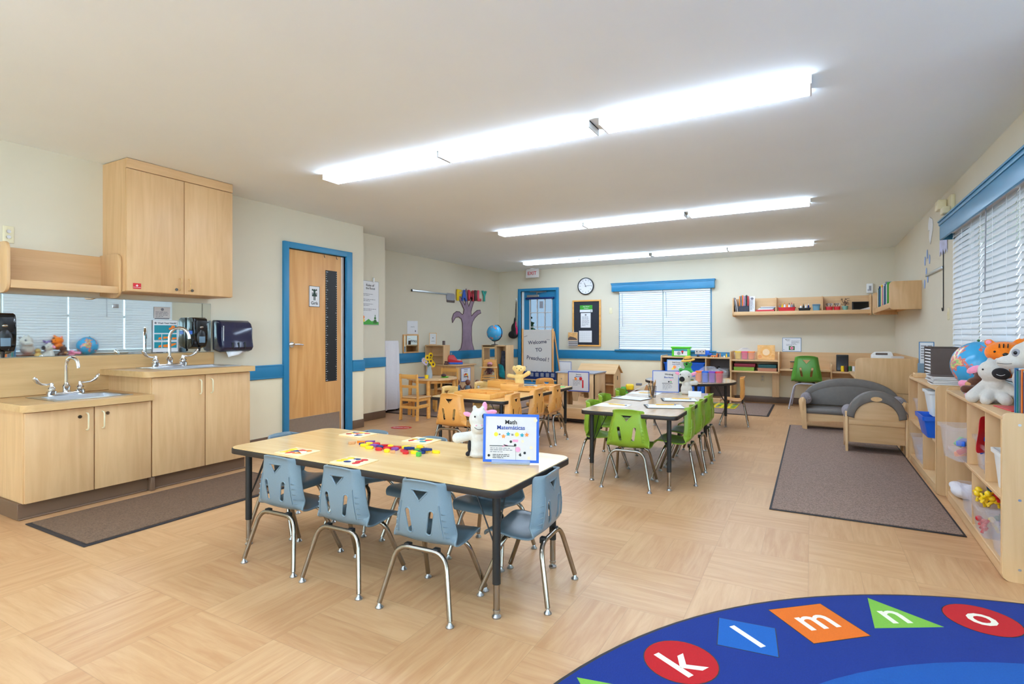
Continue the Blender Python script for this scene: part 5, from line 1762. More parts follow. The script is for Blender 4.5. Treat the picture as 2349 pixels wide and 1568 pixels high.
# ================================================================== ROUND TABLE
Z3 = 0.57
s = board('table_sign', 'blue-bordered Small Group sign on the round table behind the frog', 'sign', (-1.50, 6.98, Z3 + 0.003), math.radians(6), 0.23, 0.235, 0.004, M.offwhite, plain('sign_border_pale_blue', (60, 130, 200), 0.4), 0.008, math.radians(-5))
txt(s, 'Small Group', 0, 0.198, 0.15, 0.018, M.ink)
txt(s, 'Grupo Pequeño', 0, 0.176, 0.14, 0.014, M.ink_blue)
fig(s, [(M.orange, circ(-0.02, 0.14, 0.02)), (M.yellow, circ(-0.04, 0.12, 0.014)), (M.paper, circ(0.04, 0.14, 0.02)), (M.ink, circ(0.035, 0.145, 0.005)), (M.orange, circ(0.04, 0.13, 0.006))])
t = thing('frog_puppet', 'green frog puppet with a straw hat on the round table', 'puppet', (-1.345, 6.93, Z3), math.radians(0))
blob('body', [((0, 0, 0.06), (0.055, 0.045, 0.065)), ((0, 0, 0.12), (0.048, 0.04, 0.04)), ((0, -0.005, 0.19), (0.055, 0.05, 0.045)), ((-0.045, -0.01, 0.1), (-0.085, -0.03, 0.12), 0.02, 0.022), ((0.04, -0.01, 0.1), (0.07, -0.03, 0.08), 0.02, 0.02)], M.plush_green, t, 0.006, 3)
face_bits(t, [('eye', M.white, (-0.026, -0.04, 0.222), (0.016, 0.013, 0.016)), ('eye', M.white, (0.026, -0.04, 0.222), (0.016, 0.013, 0.016)), ('pupil', M.black_gloss, (-0.024, -0.053, 0.222), (0.005, 0.003, 0.006)), ('pupil', M.black_gloss, (0.028, -0.053, 0.222), (0.005, 0.003, 0.006)), ('mouth', M.black_gloss, (-0.006, -0.056, 0.19), (0.012, 0.006, 0.012))])
tag(MB().lathe([(0.0, 0.0), (0.078, -0.012), (0.084, -0.004), (0.08, 0.004), (0.05, 0.008), (0.05, 0.012)], n=28).build('tmpcap', M.straw), 'x', 'x')
hat = bpy.data.objects['tmpcap']; hat.name = 'straw_hat'; hat.location = (-1.345, 6.935, Z3 + 0.24); hat.rotation_euler = (0.12, -0.12, 0)
tag(hat, 'yellow straw hat with a dark band on the frog puppet', 'hat')
MB().lathe([(0.05, 0.008), (0.048, 0.03), (0.04, 0.045), (0.0, 0.05)], n=24).build('crown', M.straw, hat)
MB().lathe([(0.0505, 0.009), (0.0508, 0.02), (0.0495, 0.02), (0.0495, 0.009)], n=24).build('hat_band', M.brown_print, hat)
t = thing('picture_book', 'small green picture book propped against the frog puppet', 'book', (-1.425, 6.84, Z3), math.radians(5), None, math.radians(-12))
MB().rbox(-0.045, 0.045, -0.004, 0.004, 0, 0.1, 0.001).build('cover', M.green, t)
fig(t, [(M.paper, star(0, 0.05, 0.035, 5, 0.5))], y=-0.0055)
t = thing('stacked_rings', 'small stack of cream and green rings between the puppets on the round table', 'toy', (-1.26, 6.62, Z3))
MB().lathe([(0.0, 0), (0.045, 0), (0.045, 0.015), (0.0, 0.015)]).build('ring', M.plush_yellow, t)
MB().lathe([(0.0, 0.015), (0.04, 0.015), (0.04, 0.025), (0.0, 0.025)]).build('ring', M.leaf, t)

def loft(mb, loops):
    n = len(loops[0])
    vs = [p for l in loops for p in l]
    fs = [(i * n + k, i * n + (k + 1) % n, (i + 1) * n + (k + 1) % n, (i + 1) * n + k) for i in range(len(loops) - 1) for k in range(n)]
    fs = [f for f in fs]
    fs.append(list(range(n))[::-1])
    fs.append(list(range((len(loops) - 1) * n, len(loops) * n)))
    return mb.add(vs, fs)

def rloop(w, d, z, r=0.015, n=3, cx=0, cy=0):
    return [(cx + p[0], cy + p[1], z) for p in rounded(-w / 2, w / 2, -d / 2, d / 2, r, n)]

def tub_mesh(w, d, h, taper=0.85, rim=0.012, wall=0.003, lip=0.02):
    """Open tapered plastic tub, rim at the top, origin at the bottom centre."""
    b = taper
    L = [rloop(w * b, d * b, 0), rloop(w * 0.97, d * 0.97, h - lip), rloop(w + rim, d + rim, h - lip), rloop(w + rim * 1.2, d + rim * 1.2, h), rloop(w - wall, d - wall, h), rloop(w * 0.96 - 2 * wall, d * 0.96 - 2 * wall, h - lip), rloop(w * b - 2 * wall, d * b - 2 * wall, wall)]
    return loft(MB(), L)

def caddy(label, x, y, z, rz, w, d, h, cells, group=None):
    """Clear carry caddy with a raised handle and coloured cups."""
    t = thing('carry_caddy', label, 'caddy', (x, y, z), rz, group)
    tub_mesh(w, d, h, 0.92, 0.008).build('tub', M.clear_thin, t)
    n = len(cells)
    for i, m in enumerate(cells):
        cw = (w * 0.9) / n
        cxx = -w * 0.45 + cw * (i + 0.5)
        tub_mesh(cw * 0.94, d * 0.4, h * 1.08, 0.85, 0.004).build('cup', m, t).location = (cxx, -d * 0.2, 0.004)
        tub_mesh(cw * 0.94, d * 0.4, h * 1.08, 0.85, 0.004).build('cup', m, t).location = (cxx, d * 0.2, 0.004)
    mb = MB().prism([(-w * 0.48, h * 0.9), (w * 0.48, h * 0.9), (w * 0.16, h * 1.62), (-w * 0.16, h * 1.62)], -0.003, 0.003, 'y')
    mb.build('handle_panel', M.clear, t)
    MB().rbox(-w * 0.12, w * 0.12, -0.004, 0.004, h * 1.5, h * 1.56, 0.002).build('grip', M.grey_floor, t)
    return t
trans = lambda nm, c: glassy(nm, c, 0.25, 0.9)
T_or, T_bl, T_pu, T_re, T_ye, T_pk = trans('tint_orange', (255, 140, 40)), trans('tint_blue', (40, 110, 220)), trans('tint_purple', (140, 70, 190)), trans('tint_red', (235, 50, 70)), trans('tint_yellow', (250, 210, 30)), trans('tint_pink', (240, 70, 110))
caddy('clear caddy with orange, blue, purple and red cups on the round table', -1.045, 6.62, Z3, math.radians(2), 0.33, 0.2, 0.115, [T_or, T_bl, T_pu, T_re])
caddy('clear caddy with yellow, pink and orange cups on the wall desk', -0.955, 9.56, 0.72, 0, 0.33, 0.16, 0.115, [T_ye, T_pk, T_or])
# ================================================================== OPEN SHELF UNITS ALONG THE SIDE WALL
def shelf_unit(label, x0, x1, y0, y1, h, mids, topdiv, lowdiv):
    """Open to -x, shelves between two rounded end panels."""
    t = thing('shelf_unit', label, 'shelf', ((x0 + x1) / 2, (y0 + y1) / 2, 0))
    ox, oy = (x0 + x1) / 2, (y0 + y1) / 2
    X0, X1, Y0, Y1 = x0 - ox, x1 - ox, y0 - oy, y1 - oy
    for (a, b) in ((Y0, Y0 + 0.02), (Y1 - 0.02, Y1)):
        p = MB().prism(rounded(X0, X1, 0.0, h + 0.018, 0.03, 6, (1, 0, 0, 1)), a, b, 'y').build('end_panel', M.birch, t)
        mb = MB()
        e = [(q[0], q[1]) for q in rounded(X0, X1, 0.0, h + 0.018, 0.03, 6, (1, 0, 0, 1))]
        mb.prism([(X0 - 0.002, 0.03), (X0 - 0.002, h - 0.012), (X0 + 0.001, h - 0.012), (X0 + 0.001, 0.03)], a, b, 'y')
        mb.build('edge_strip', M.birch_edge, t)
        for zz in (h - 0.035, h * 0.5, 0.06):
            if a == Y0:
                MB().cyl((X0 + 0.06, a - 0.001, zz), (X0 + 0.06, a + 0.002, zz), 0.006, n=12).build('screw_cap', M.steel, t)
    MB().rbox(X0, X1, Y0 + 0.02, Y1 - 0.02, h - 0.02, h, 0.003).build('top_board', M.birch_y, t)
    MB().rbox(X0 + 0.005, X1, Y0 + 0.02, Y1 - 0.02, mids - 0.018, mids, 0.003).build('shelf_board', M.birch_y, t)
    MB().rbox(X0 + 0.005, X1, Y0 + 0.02, Y1 - 0.02, 0.045, 0.062, 0.003).rbox(X0 + 0.006, X0 + 0.022, Y0 + 0.02, Y1 - 0.02, 0.004, 0.046, 0.002).build('bottom_board', M.birch_y, t)
    MB().box(X1 - 0.006, X1, Y0 + 0.02, Y1 - 0.02, 0.02, h - 0.02).build('back_panel', M.birch, t)
    for y in topdiv:
        MB().rbox(X0 + 0.008, X1 - 0.006, y - oy - 0.008, y - oy + 0.008, mids, h - 0.02, 0.002).build('divider', M.birch, t)
    for y in lowdiv:
        MB().rbox(X0 + 0.008, X1 - 0.006, y - oy - 0.008, y - oy + 0.008, 0.062, mids - 0.018, 0.002).build('divider', M.birch, t)
    return t
SH, SM = 0.752, 0.372
before = set(COL.objects)
shelf_unit('open birch shelf unit nearest the camera, with the stuffed animals on top', 0.765, 1.052, 3.26, 4.68, SH, SM, [4.06, 3.625], [3.93])
UNIT1 = [o for o in COL.objects if o not in before]
shelf_unit('open birch shelf unit behind the first one, with file sorter and globe on top', 0.765, 1.075, 4.77, 5.98, SH, SM, [5.57], [5.34])

before = set(COL.objects)
def tub(label, x, y, z, w, d, h, mat, taper=0.85, group=None, rz=0.0):
    t = thing('storage_bin', label, 'bin', (x, y, z), rz, group)
    tub_mesh(w, d, h, taper).build('tub', mat, t)
    return t
tub('wide clear bin of coloured toys sticking out of the middle shelf', 0.835, 4.20, SM + 0.001, 0.29, 0.24, 0.205, M.clear, 0.85, None, 0.22)
tub('clear bin beside the one with the red and blue cloth', 0.925, 3.965, SM + 0.001, 0.26, 0.13, 0.18, M.clear)
tub('clear bin with a red and blue cloth spilling out of it', 0.915, 3.765, SM + 0.001, 0.26, 0.15, 0.165, M.clear)
tub('white bin partly hidden by the shelf end panel', 0.915, 3.45, SM + 0.001, 0.26, 0.2, 0.19, M.white)
tub('clear bin on the bottom shelf beside the white sack', 0.90, 4.14, 0.063, 0.27, 0.24, 0.165, M.clear)
tub('clear bin on the bottom shelf heaped with linking people toys', 0.89, 3.77, 0.063, 0.27, 0.25, 0.165, M.clear)
tub('clear bin on the bottom shelf against the near end panel', 0.90, 3.45, 0.063, 0.27, 0.2, 0.18, M.clear)
# toys in the wide bin
rr = random.Random(21)
for i, (c, nm) in enumerate([(M.blue, 'blue bar'), (M.lime, 'lime green bar'), (M.red, 'red chunk'), (M.orange, 'orange chunk'), (M.yellow, 'yellow chunk'), (M.ink, 'black piece'), (M.red, 'small red piece'), (M.grey_blue, 'grey piece'), (M.orange, 'flat orange'), (M.green, 'green chunk'), (M.yellow, 'tipped yellow'), (M.purple, 'purple piece')]):
    z = SM + 0.11 + 0.02 * (i % 2) if i < 3 else SM + 0.025 + 0.036 * ((i - 3) // 3)
    mb = MB().rbox(-0.07 if i < 2 else -0.03, 0.07 if i < 2 else 0.03, -0.022, 0.022, -0.015, 0.017, 0.007)
    o = mb.build('toy_block', c)
    o.location = (0.77 + 0.055 * (i % 3), 4.135 + 0.045 * ((i * 2) % 4), z)
    o.rotation_euler = (0.2 * (i % 3), 0.1 * i, 1.2 + 0.25 * i)
    tag(o, nm + ' toy seen through the side of the wide clear bin', 'toy')
# linking people toys
pm = None
cl = [M.yellow, M.red, M.blue, M.yellow, M.navy, M.red, M.yellow, M.leaf, M.navy, M.yellow, M.yellow, M.navy, M.red, M.yellow, M.leaf, M.red]
cn = ['yellow', 'red', 'blue', 'yellow', 'navy', 'red', 'yellow', 'dark green', 'navy', 'yellow', 'yellow', 'navy', 'red', 'yellow', 'dark green', 'red']
me_p = {}
for i in range(16):
    m = cl[i]
    if m.name not in me_p:
        q = MB([m]).ell((0, 0, 0.022), 0.013, 10).ell((0, 0, 0), (0.013, 0.01, 0.014), 10)
        q.tube([(-0.03, 0, 0.008), (0.03, 0, 0.008)], 0.006, 8).tube([(-0.016, 0, -0.028), (0, 0, -0.004), (0.016, 0, -0.028)], 0.006, 8)
        me_p[m.name] = q.mesh('linking_person')
    o = link('linking_toy', me_p[m.name])
    o.scale = (1.25, 1.25, 1.25)
    top = i < 11
    o.location = (0.79 + 0.042 * (i % 3), 3.69 + 0.045 * ((i // 2) % 5), (0.245 if top else 0.11) + 0.012 * (i % 3) + (0.03 if i in (0, 1, 4) else 0))
    o.rotation_euler = (rr.uniform(-0.9, 0.9), rr.uniform(-0.9, 0.9), rr.uniform(0, 6))
    tag(o, '%s plastic linking figure %s the bottom-shelf clear bin' % (cn[i], 'heaped on top of' if top else 'showing through'), 'toy', cn[i] + (' linking figures on top of the heap' if top else ' linking figures inside the bin'))
# red and blue cloth
def drape(name, label, cat, pts, mat, thick=0.003):
    vs = [p for row in pts for p in row]
    m = len(pts[0])
    fs = [(i * m + j, i * m + j + 1, (i + 1) * m + j + 1, (i + 1) * m + j) for i in range(len(pts) - 1) for j in range(m - 1)]
    o = MB().add(vs, fs).build(name, mat)
    q = o.modifiers.new('thick', 'SOLIDIFY'); q.thickness = thick
    q = o.modifiers.new('sub', 'SUBSURF'); q.levels = 1; q.render_levels = 1
    return tag(o, label, cat)
drape('costume_cloth', 'red costume cloth hanging over the clear bin in the shelf', 'cloth', [[(0.775 - 0.004 * j + 0.022 * i, 3.745 + 0.02 * i + 0.012 * math.sin(j * 2.0 + i), 0.69 - 0.04 * j) for j in range(6)] for i in range(4)], M.red)
drape('costume_cloth', 'blue costume cloth behind the red one over the clear bin', 'cloth', [[(0.80 + 0.025 * i - 0.006 * j, 3.78 + 0.008 * i + 0.008 * math.sin(j * 2.4 + i), 0.63 + 0.02 * i - 0.04 * j) for j in range(5)] for i in range(4)], M.blue)
# white sack
blob('storage_sack', [((0.83, 4.50, 0.11), (0.07, 0.09, 0.048)), ((0.80, 4.56, 0.13), (0.04, 0.05, 0.025)), ((0.86, 4.44, 0.12), (0.05, 0.05, 0.05))], M.cloth_white, None, 0.008, 2)
tag(bpy.data.objects['storage_sack'], 'crumpled white sack on the bottom shelf by the mat corner', 'sack')
UNIT1 += [o for o in COL.objects if o not in before]
# second unit contents
tub('pale blue bin in the upper compartment of the farther shelf unit', 0.905, 5.18, SM + 0.14, 0.27, 0.26, 0.19, M.grey_floor if False else M.white, 0.8)
t = thing('storage_bin', 'bright blue bin on the middle shelf of the farther shelf unit', 'bin', (0.875, 5.07, SM + 0.001))
tub_mesh(0.32, 0.33, 0.155, 0.82, 0.014, 0.004, 0.03).build('tub', M.blue, t)
tub('clear cup-like bin with markers in the farther shelf unit', 0.86, 5.76, SM + 0.001, 0.16, 0.16, 0.2, M.clear, 0.7)
tub('clear bin on the bottom shelf of the farther unit', 0.88, 5.75, 0.063, 0.24, 0.22, 0.2, M.clear, 0.75)
tub('small clear bin in front of the other on the farther bottom shelf', 0.85, 5.56, 0.063, 0.16, 0.16, 0.14, M.clear, 0.75)
cbk = [M.navy, M.teal, M.paper, M.blue, M.leaf, M.ink, M.book_blue, M.yellow]
for i in range(8):
    y = 4.93 + i * 0.028
    o = MB().rbox(0.84, 1.04, -0.011, 0.011, 0, 0.255 - 0.012 * (i % 3), 0.002).build('picture_book', cbk[i])
    o.location = (0, y, 0.063)
    tag(o, '%s picture book standing on the bottom shelf of the farther shelf unit' % ['navy', 'teal', 'white', 'blue', 'green', 'black', 'mid-blue', 'yellow'][i], 'book', 'books on the farther bottom shelf')

# on top of the shelves ----------------------------------------------------
TZ = SH
def globe(label, x, y, z, r, tilt, stand=True, mat=None, arcm=None):
    t = thing('globe', label, 'globe', (x, y, z))
    c = (0, 0, r + 0.035)
    MB().ell(c, r, 40, (tilt, 0.2, 0)).build('ball', mat or M.globe, t)
    am = arcm or M.clear2
    mb = MB()
    pts = []
    for i in range(13):
        a = math.radians(-80 + 160 * i / 12)
        pts.append((-(r + 0.008) * math.cos(a) * 0.3, (r + 0.008) * math.cos(a) * 0.95, c[2] + (r + 0.008) * math.sin(a)))
    mb.tube(pts, 0.005, 8)
    mb.build('meridian_arm', am, t)
    mb = MB().lathe([(0, 0), (r * 0.55, 0), (r * 0.55, 0.006), (0.02, 0.02), (0.012, 0.032), (0, 0.034)], n=28)
    mb.build('foot', am, t)
    MB().ell((0.0, 0.03, c[2] + r + 0.006), (0.008, 0.008, 0.008), 10).build('pole_cap', M.leaf, t)
    return t
globe('large blue globe on the shelf behind the stuffed animals', 0.925, 4.40, TZ, 0.148, 0.4)
# file sorter and things near
t = thing('file_sorter', 'brown cardboard file sorter with many slots on the farther shelf unit', 'organizer', (0.965, 5.70, TZ))
mb = MB().rbox(-0.11, 0.11, -0.15, -0.142, 0, 0.27, 0.001, 1).rbox(-0.11, 0.11, 0.142, 0.15, 0, 0.27, 0.001, 1).rbox(-0.11, 0.11, -0.15, 0.15, 0.264, 0.272, 0.001, 1).rbox(0.104, 0.11, -0.15, 0.15, 0, 0.27, 0.001, 1)
mb.build('case', M.brown_print, t)
mb = MB()
for i in range(10):
    mb.box(-0.105, 0.104, -0.142, 0.142, 0.006 + i * 0.0262, 0.017 + i * 0.0262)
mb.build('slot_shelves', M.paper, t)
for k in range(5):
    t = thing('flat_book', 'thin white book in the pile beside the file sorter, %s' % ['at the bottom', 'second up', 'third up', 'fourth up', 'on top'][k], 'book', (0.90 + 0.006 * (k % 2), 5.18, TZ + 0.0125 * k), 0.06 * (k % 3 - 1), 'flat books by the file sorter')
    MB().rbox(-0.11, 0.11, -0.13, 0.13, 0.0005, 0.0115, 0.001, 1).build('pages', M.paper, t)
    MB().rbox(-0.112, 0.112, -0.132, 0.132, 0.0113, 0.0122, 0.0003, 1).build('cover', M.grey_floor if k % 2 else M.brown_print, t)
t = thing('desk_sign_stand', 'white framed sign standing in a grey-blue box on the farther shelf unit', 'sign', (0.885, 5.93, TZ), -0.35)
MB().rbox(-0.06, 0.06, -0.03, 0.03, 0, 0.12, 0.004).build('box', M.grey_blue, t)
p = MB().rbox(-0.055, 0.055, -0.004, 0.004, 0.1, 0.31, 0.001).build('sheet', M.paper, t)
mb = MB().box(-0.055, 0.055, -0.006, -0.004, 0.1, 0.106).box(-0.055, 0.055, -0.006, -0.004, 0.304, 0.31).box(-0.055, -0.049, -0.006, -0.004, 0.1, 0.31).box(0.049, 0.055, -0.006, -0.004, 0.1, 0.31)
mb.build('border', M.book_blue, t)
textlines(t, -0.04, 0.27, 0.08, 6, 0.022, M.ink_grey, y=-0.0065)
t = thing('birch_block', 'plain birch box on the farther shelf unit beside the grey-blue box', 'box', (0.83, 5.84, TZ))
MB().rbox(-0.05, 0.05, -0.045, 0.045, 0, 0.04, 0.004).build('box', M.birch, t)

before2 = set(COL.objects)
# pile of stuffed animals ---------------------------------------------------
FACE = math.radians(-62)
def toy_root(label, x, y, z, rz):
    return thing('stuffed_animal', label, 'stuffed animal', (x, y, z), rz)
t = toy_root('white stuffed cow with a black muzzle sitting in front of the pile', 0.86, 3.88, TZ, math.radians(-14))
blob('body', [((0, 0.01, 0.05), (0.062, 0.055, 0.055)), ((0, 0, 0.1), (0.048, 0.042, 0.05)), ((-0.005, -0.01, 0.175), (0.068, 0.058, 0.062)), ((0.03, -0.045, 0.16), (0.036, 0.026, 0.03)),
              ((-0.04, 0, 0.1), (-0.09, -0.03, 0.03), 0.026, 0.034), ((0.04, 0, 0.1), (0.1, -0.02, 0.045), 0.024, 0.03), ((-0.02, -0.03, 0.04), (-0.03, -0.09, 0.022), 0.034, 0.028), ((0.03, -0.03, 0.04), (0.05, -0.085, 0.025), 0.03, 0.03),
              ((-0.02, 0, 0.238), (0.012, 0.01, 0.014)), ((0.015, 0, 0.238), (0.012, 0.01, 0.014))], M.plush_white, t, 0.006, 4)
blob('muzzle', [((0.03, -0.066, 0.165), (0.040, 0.022, 0.032), (0, 0.2, 0))], M.plush_black, t, 0.004, 2)
blob('ear', [((-0.085, 0.0, 0.18), (0.038, 0.012, 0.02), (0, -0.5, 0))], M.pink, t, 0.004, 2)
blob('ear', [((0.082, 0.01, 0.18), (0.02, 0.012, 0.04), (0, -0.2, 0))], M.plush_white, t, 0.004, 2)
face_bits(t, [('eye', M.black_gloss, (-0.045, -0.055, 0.185), (0.005, 0.004, 0.005))])
smile(t, [(0.012 + 0.034 * i / 8, -0.0885, 0.157 + 0.006 * (i / 4 - 1) ** 2) for i in range(9)], M.white, 0.0012)

t = toy_root('orange stuffed tiger with black stripes on top of the pile', 0.93, 4.02, TZ + 0.165, math.radians(-16))
blob('body', [((0, 0.0, 0.02), (0.07, 0.06, 0.06)), ((0, -0.01, 0.11), (0.088, 0.07, 0.062)), ((0.01, -0.065, 0.09), (0.034, 0.026, 0.028)), ((-0.05, -0.02, 0.04), (-0.07, -0.09, 0.02), 0.026, 0.022), ((-0.065, 0, 0.165), (0.024, 0.014, 0.022)), ((0.062, 0, 0.168), (0.024, 0.014, 0.022)),
              ((0.05, 0.02, 0.16), (0.12, 0.02, 0.185), 0.018, 0.022)], M.plush_orange, t, 0.007, 4)
face_bits(t, [('eye', M.black_gloss, (-0.035, -0.072, 0.115), (0.006, 0.004, 0.006)), ('eye', M.black_gloss, (0.055, -0.066, 0.115), (0.006, 0.004, 0.006)), ('nose', M.black_gloss, (0.012, -0.09, 0.1), (0.014, 0.008, 0.01)), ('inner_ear', M.pink, (-0.066, -0.012, 0.167), (0.014, 0.006, 0.013))])
for dx in (-0.016, 0.002, 0.02):
    MB().tube([(dx, -0.062, 0.158), (dx, -0.07, 0.148), (dx, -0.076, 0.138)], 0.0028, 6).build('stripe', M.ink, t)
smile(t, [(-0.025, -0.084, 0.062), (-0.006, -0.091, 0.078), (0.012, -0.093, 0.084), (0.03, -0.09, 0.074)], M.ink, 0.0012)

t = toy_root('large white stuffed cow lying over the pile above the row of books', 0.95, 3.64, TZ + 0.15, math.radians(-32))
blob('body', [((0.02, 0.02, 0.0), (0.10, 0.07, 0.08)), ((0.01, -0.01, 0.12), (0.09, 0.075, 0.075)), ((-0.06, -0.05, 0.085), (0.06, 0.04, 0.036)), ((-0.01, 0, 0.2), (0.014, 0.012, 0.02)), ((0.05, 0, 0.2), (0.014, 0.012, 0.02))], M.plush_white, t, 0.007, 4)
blob('ear', [((0.10, 0, 0.17), (0.045, 0.014, 0.024), (0, -0.4, 0))], M.grey_fabric, t, 0.005, 2)
face_bits(t, [('eye_patch', M.grey_floor, (-0.03, -0.075, 0.135), (0.018, 0.008, 0.02)), ('eye', M.black_gloss, (-0.03, -0.082, 0.135), (0.008, 0.004, 0.009))])
smile(t, [(-0.10 + 0.06 * i / 8, -0.092 + 0.004 * (8 - i) / 8, 0.078 + 0.002 * (i / 4 - 1) ** 2) for i in range(9)], M.ink, 0.0014)

t = toy_root('brown stuffed horse in the pile behind the white cow with the black muzzle', 0.885, 4.05, TZ, math.radians(-60))
blob('body', [((0, 0, 0.05), (0.06, 0.06, 0.055)), ((-0.02, -0.02, 0.14), (0.05, 0.055, 0.05)), ((-0.05, -0.06, 0.095), (0.035, 0.04, 0.032)), ((0.0, -0.05, 0.05), (-0.03, -0.13, 0.06), 0.03, 0.024), ((-0.03, 0, 0.19), (0.012, 0.01, 0.022))], M.plush_brown, t, 0.006, 3)
blob('muzzle', [((-0.055, -0.085, 0.085), (0.026, 0.02, 0.02))], M.tan, t, 0.004, 2)
face_bits(t, [('eye', M.black_gloss, (-0.055, -0.062, 0.15), (0.005, 0.005, 0.006))])
t = toy_root('pink stuffed pig at the globe end of the pile', 0.845, 4.16, TZ, math.radians(-70))
blob('body', [((0, 0, 0.035), (0.05, 0.045, 0.038)), ((0.0, -0.01, 0.09), (0.045, 0.04, 0.035)), ((-0.03, -0.01, 0.08), (-0.1, -0.03, 0.075), 0.02, 0.024), ((0.02, -0.03, 0.03), (0.04, -0.08, 0.02), 0.02, 0.018)], M.pink, t, 0.006, 3)
face_bits(t, [('eye', M.black_gloss, (0.01, -0.048, 0.1), (0.004, 0.004, 0.005)), ('snout', plain('deep_pink', (232, 96, 150), 0.8), (0.0, -0.052, 0.085), (0.014, 0.008, 0.011))])
t = toy_root('yellow stuffed duck tucked behind the white cow', 0.98, 3.78, TZ, math.radians(-50))
blob('body', [((0, 0, 0.05), (0.05, 0.045, 0.05)), ((0.0, -0.01, 0.12), (0.04, 0.04, 0.035)), ((0.0, -0.05, 0.115), (0.018, 0.02, 0.008))], M.plush_yellow, t, 0.006, 3)
face_bits(t, [('eye', M.black_gloss, (0.018, -0.043, 0.13), (0.004, 0.004, 0.005))])
t = toy_root('dark purple stuffed toy lying at the back of the pile by the blinds', 1.0, 3.92, TZ + 0.10, math.radians(-50))
blob('body', [((0, 0, 0.04), (0.06, 0.05, 0.05)), ((-0.02, -0.02, 0.14), (0.05, 0.045, 0.04)), ((0.05, 0, 0.16), (0.11, 0.01, 0.19), 0.02, 0.014)], plain('lilac_plush', (140, 120, 176), 0.9, noise=0.1, scale=100, bump=0.3), t, 0.007, 3)
# books
bc = [M.book_blue, M.navy, M.book_teal, M.paper, M.grey_blue, M.book_blue, M.orange, M.teal, M.navy, M.brown_print]
bn = ['sky blue', 'navy', 'teal', 'white', 'grey-blue', 'sky blue', 'orange', 'sea green', 'navy', 'brown']
for i in range(10):
    t = thing('picture_book', '%s book upright on the near end of the shelf top, %s from the toys' % (bn[i], ORD[i]), 'book', (0.95, 3.455 - i * 0.0178, TZ), 0, 'upright books at the near end of the shelf top')
    h = 0.215 - 0.006 * (i % 3)
    MB().rbox(-0.1 + 0.004 * (i % 2), 0.1, -0.0078, -0.0066, 0, h, 0.0004, 1).rbox(-0.1 + 0.004 * (i % 2), 0.1, 0.0066, 0.0078, 0, h, 0.0004, 1).rbox(-0.1 + 0.004 * (i % 2), -0.097 + 0.004 * (i % 2), -0.0078, 0.0078, 0, h, 0.0004, 1).build('cover', bc[i], t)
    MB().box(-0.096, 0.097, -0.0065, 0.0065, 0.003, h - 0.004).build('pages', M.paper, t)
t = thing('flat_book', 'red-edged book lying flat under the white cow with the black muzzle', 'book', (0.93, 3.62, TZ), 0.1)
MB().rbox(-0.1, 0.1, -0.13, 0.1, 0.0005, 0.006, 0.001, 1).build('cover', M.red, t)

UNIT1 += [o for o in COL.objects if o not in before2]
piv, ang = Vector((0.765, 3.26, 0)), math.radians(-1.6)
for o in UNIT1:
    if o.parent is None:
        if o.type == 'MESH' and o.location.length < 1e-6 and o.name.split('.')[0] in ('costume_cloth', 'storage_sack'):
            o.data.transform(Matrix.Translation(piv) @ Matrix.Rotation(ang, 4, 'Z') @ Matrix.Translation(-piv))
        else:
            o.location = piv + Matrix.Rotation(ang, 3, 'Z') @ (o.location - piv)
            o.rotation_euler.z += ang

# ================================================================== SIDE WALL ITEMS
t = thing('emergency_light', 'beige twin-head emergency light on the side wall under the ceiling', 'emergency light', (XR, 6.05, 2.19))
MB().rbox(-0.03, 0, -0.08, 0.1, 0.02, 0.16, 0.006).build('case', M.cream, t)
MB().rbox(-0.1, -0.03, 0.06, 0.19, 0.06, 0.15, 0.012).build('lamp_head', M.cream, t)
MB().rbox(-0.09, -0.03, -0.09, 0.02, -0.005, 0.06, 0.012).build('lamp_head', M.cream, t)
t = thing('cloud_cutout', 'white paper cloud on the side wall beside the valance', 'wall decoration', (XR - 0.004, 7.07, 2.07))
MB().prism([(0.0, 0.0)] + arc(-0.03, 0.1, 0.09, 300, 400, 5) + arc(0.02, 0.2, 0.09, 330, 450, 6) + arc(-0.06, 0.18, 0.08, 80, 220, 6), -0.002, 0.002, 'x').build('cutout', M.paper, t)
t = thing('umbrella_cutout', 'pastel umbrella paper cutout beside the window valance', 'wall decoration', (XR - 0.006, 6.42, 1.88))
MB().prism([(-0.16, 0.0)] + [( -0.16 + 0.32 * k / 12, 0.30 * math.sin(math.pi * (0.12 + 0.76 * k / 12)) + 0.02) for k in range(13)] + [(0.16, 0.0), (0.11, 0.05), (0.05, 0.0), (0.0, 0.05), (-0.05, 0.0), (-0.11, 0.05)], -0.002, 0.002, 'x').build('canopy', plain('pastel_print', (186, 186, 216), 0.6, noise=0.2, scale=14), t)
MB().tube([(0.0, 0.0, 0.05), (0, 0, -0.5)] + [(0, 0.03 - 0.03 * math.cos(math.radians(a)), -0.5 - 0.03 * math.sin(math.radians(a))) for a in range(0, 200, 30)], 0.004, 8).build('handle', M.ink, t)
for i, (y, z) in enumerate([(7.25, 1.99), (7.38, 1.93), (7.12, 1.92), (7.30, 1.80), (7.22, 1.73), (7.40, 1.68)]):
    o = MB().prism(circ(0, 0, 0.028, 14, 0.05), -0.0015, 0.0015, 'x').build('raindrop_cutout', plain('raindrop_blue', (150, 176, 226), 0.6) if 'raindrop_blue' not in bpy.data.materials else bpy.data.materials['raindrop_blue'])
    o.location = (XR - 0.004, y, z)
    tag(o, 'light blue paper raindrop below the white cloud, ' + ['highest of them', 'second highest', 'third highest', 'third lowest', 'second lowest', 'lowest of them'][i], 'wall decoration', 'raindrops below the paper cloud')
t = thing('coat_rail', 'short grey metal display rail on the side wall under the umbrella cutout', 'rail', (XR, 6.85, 1.76))
MB().rbox(-0.018, 0, -0.42, 0.42, -0.014, 0.014, 0.004).build('rail', M.steel, t)
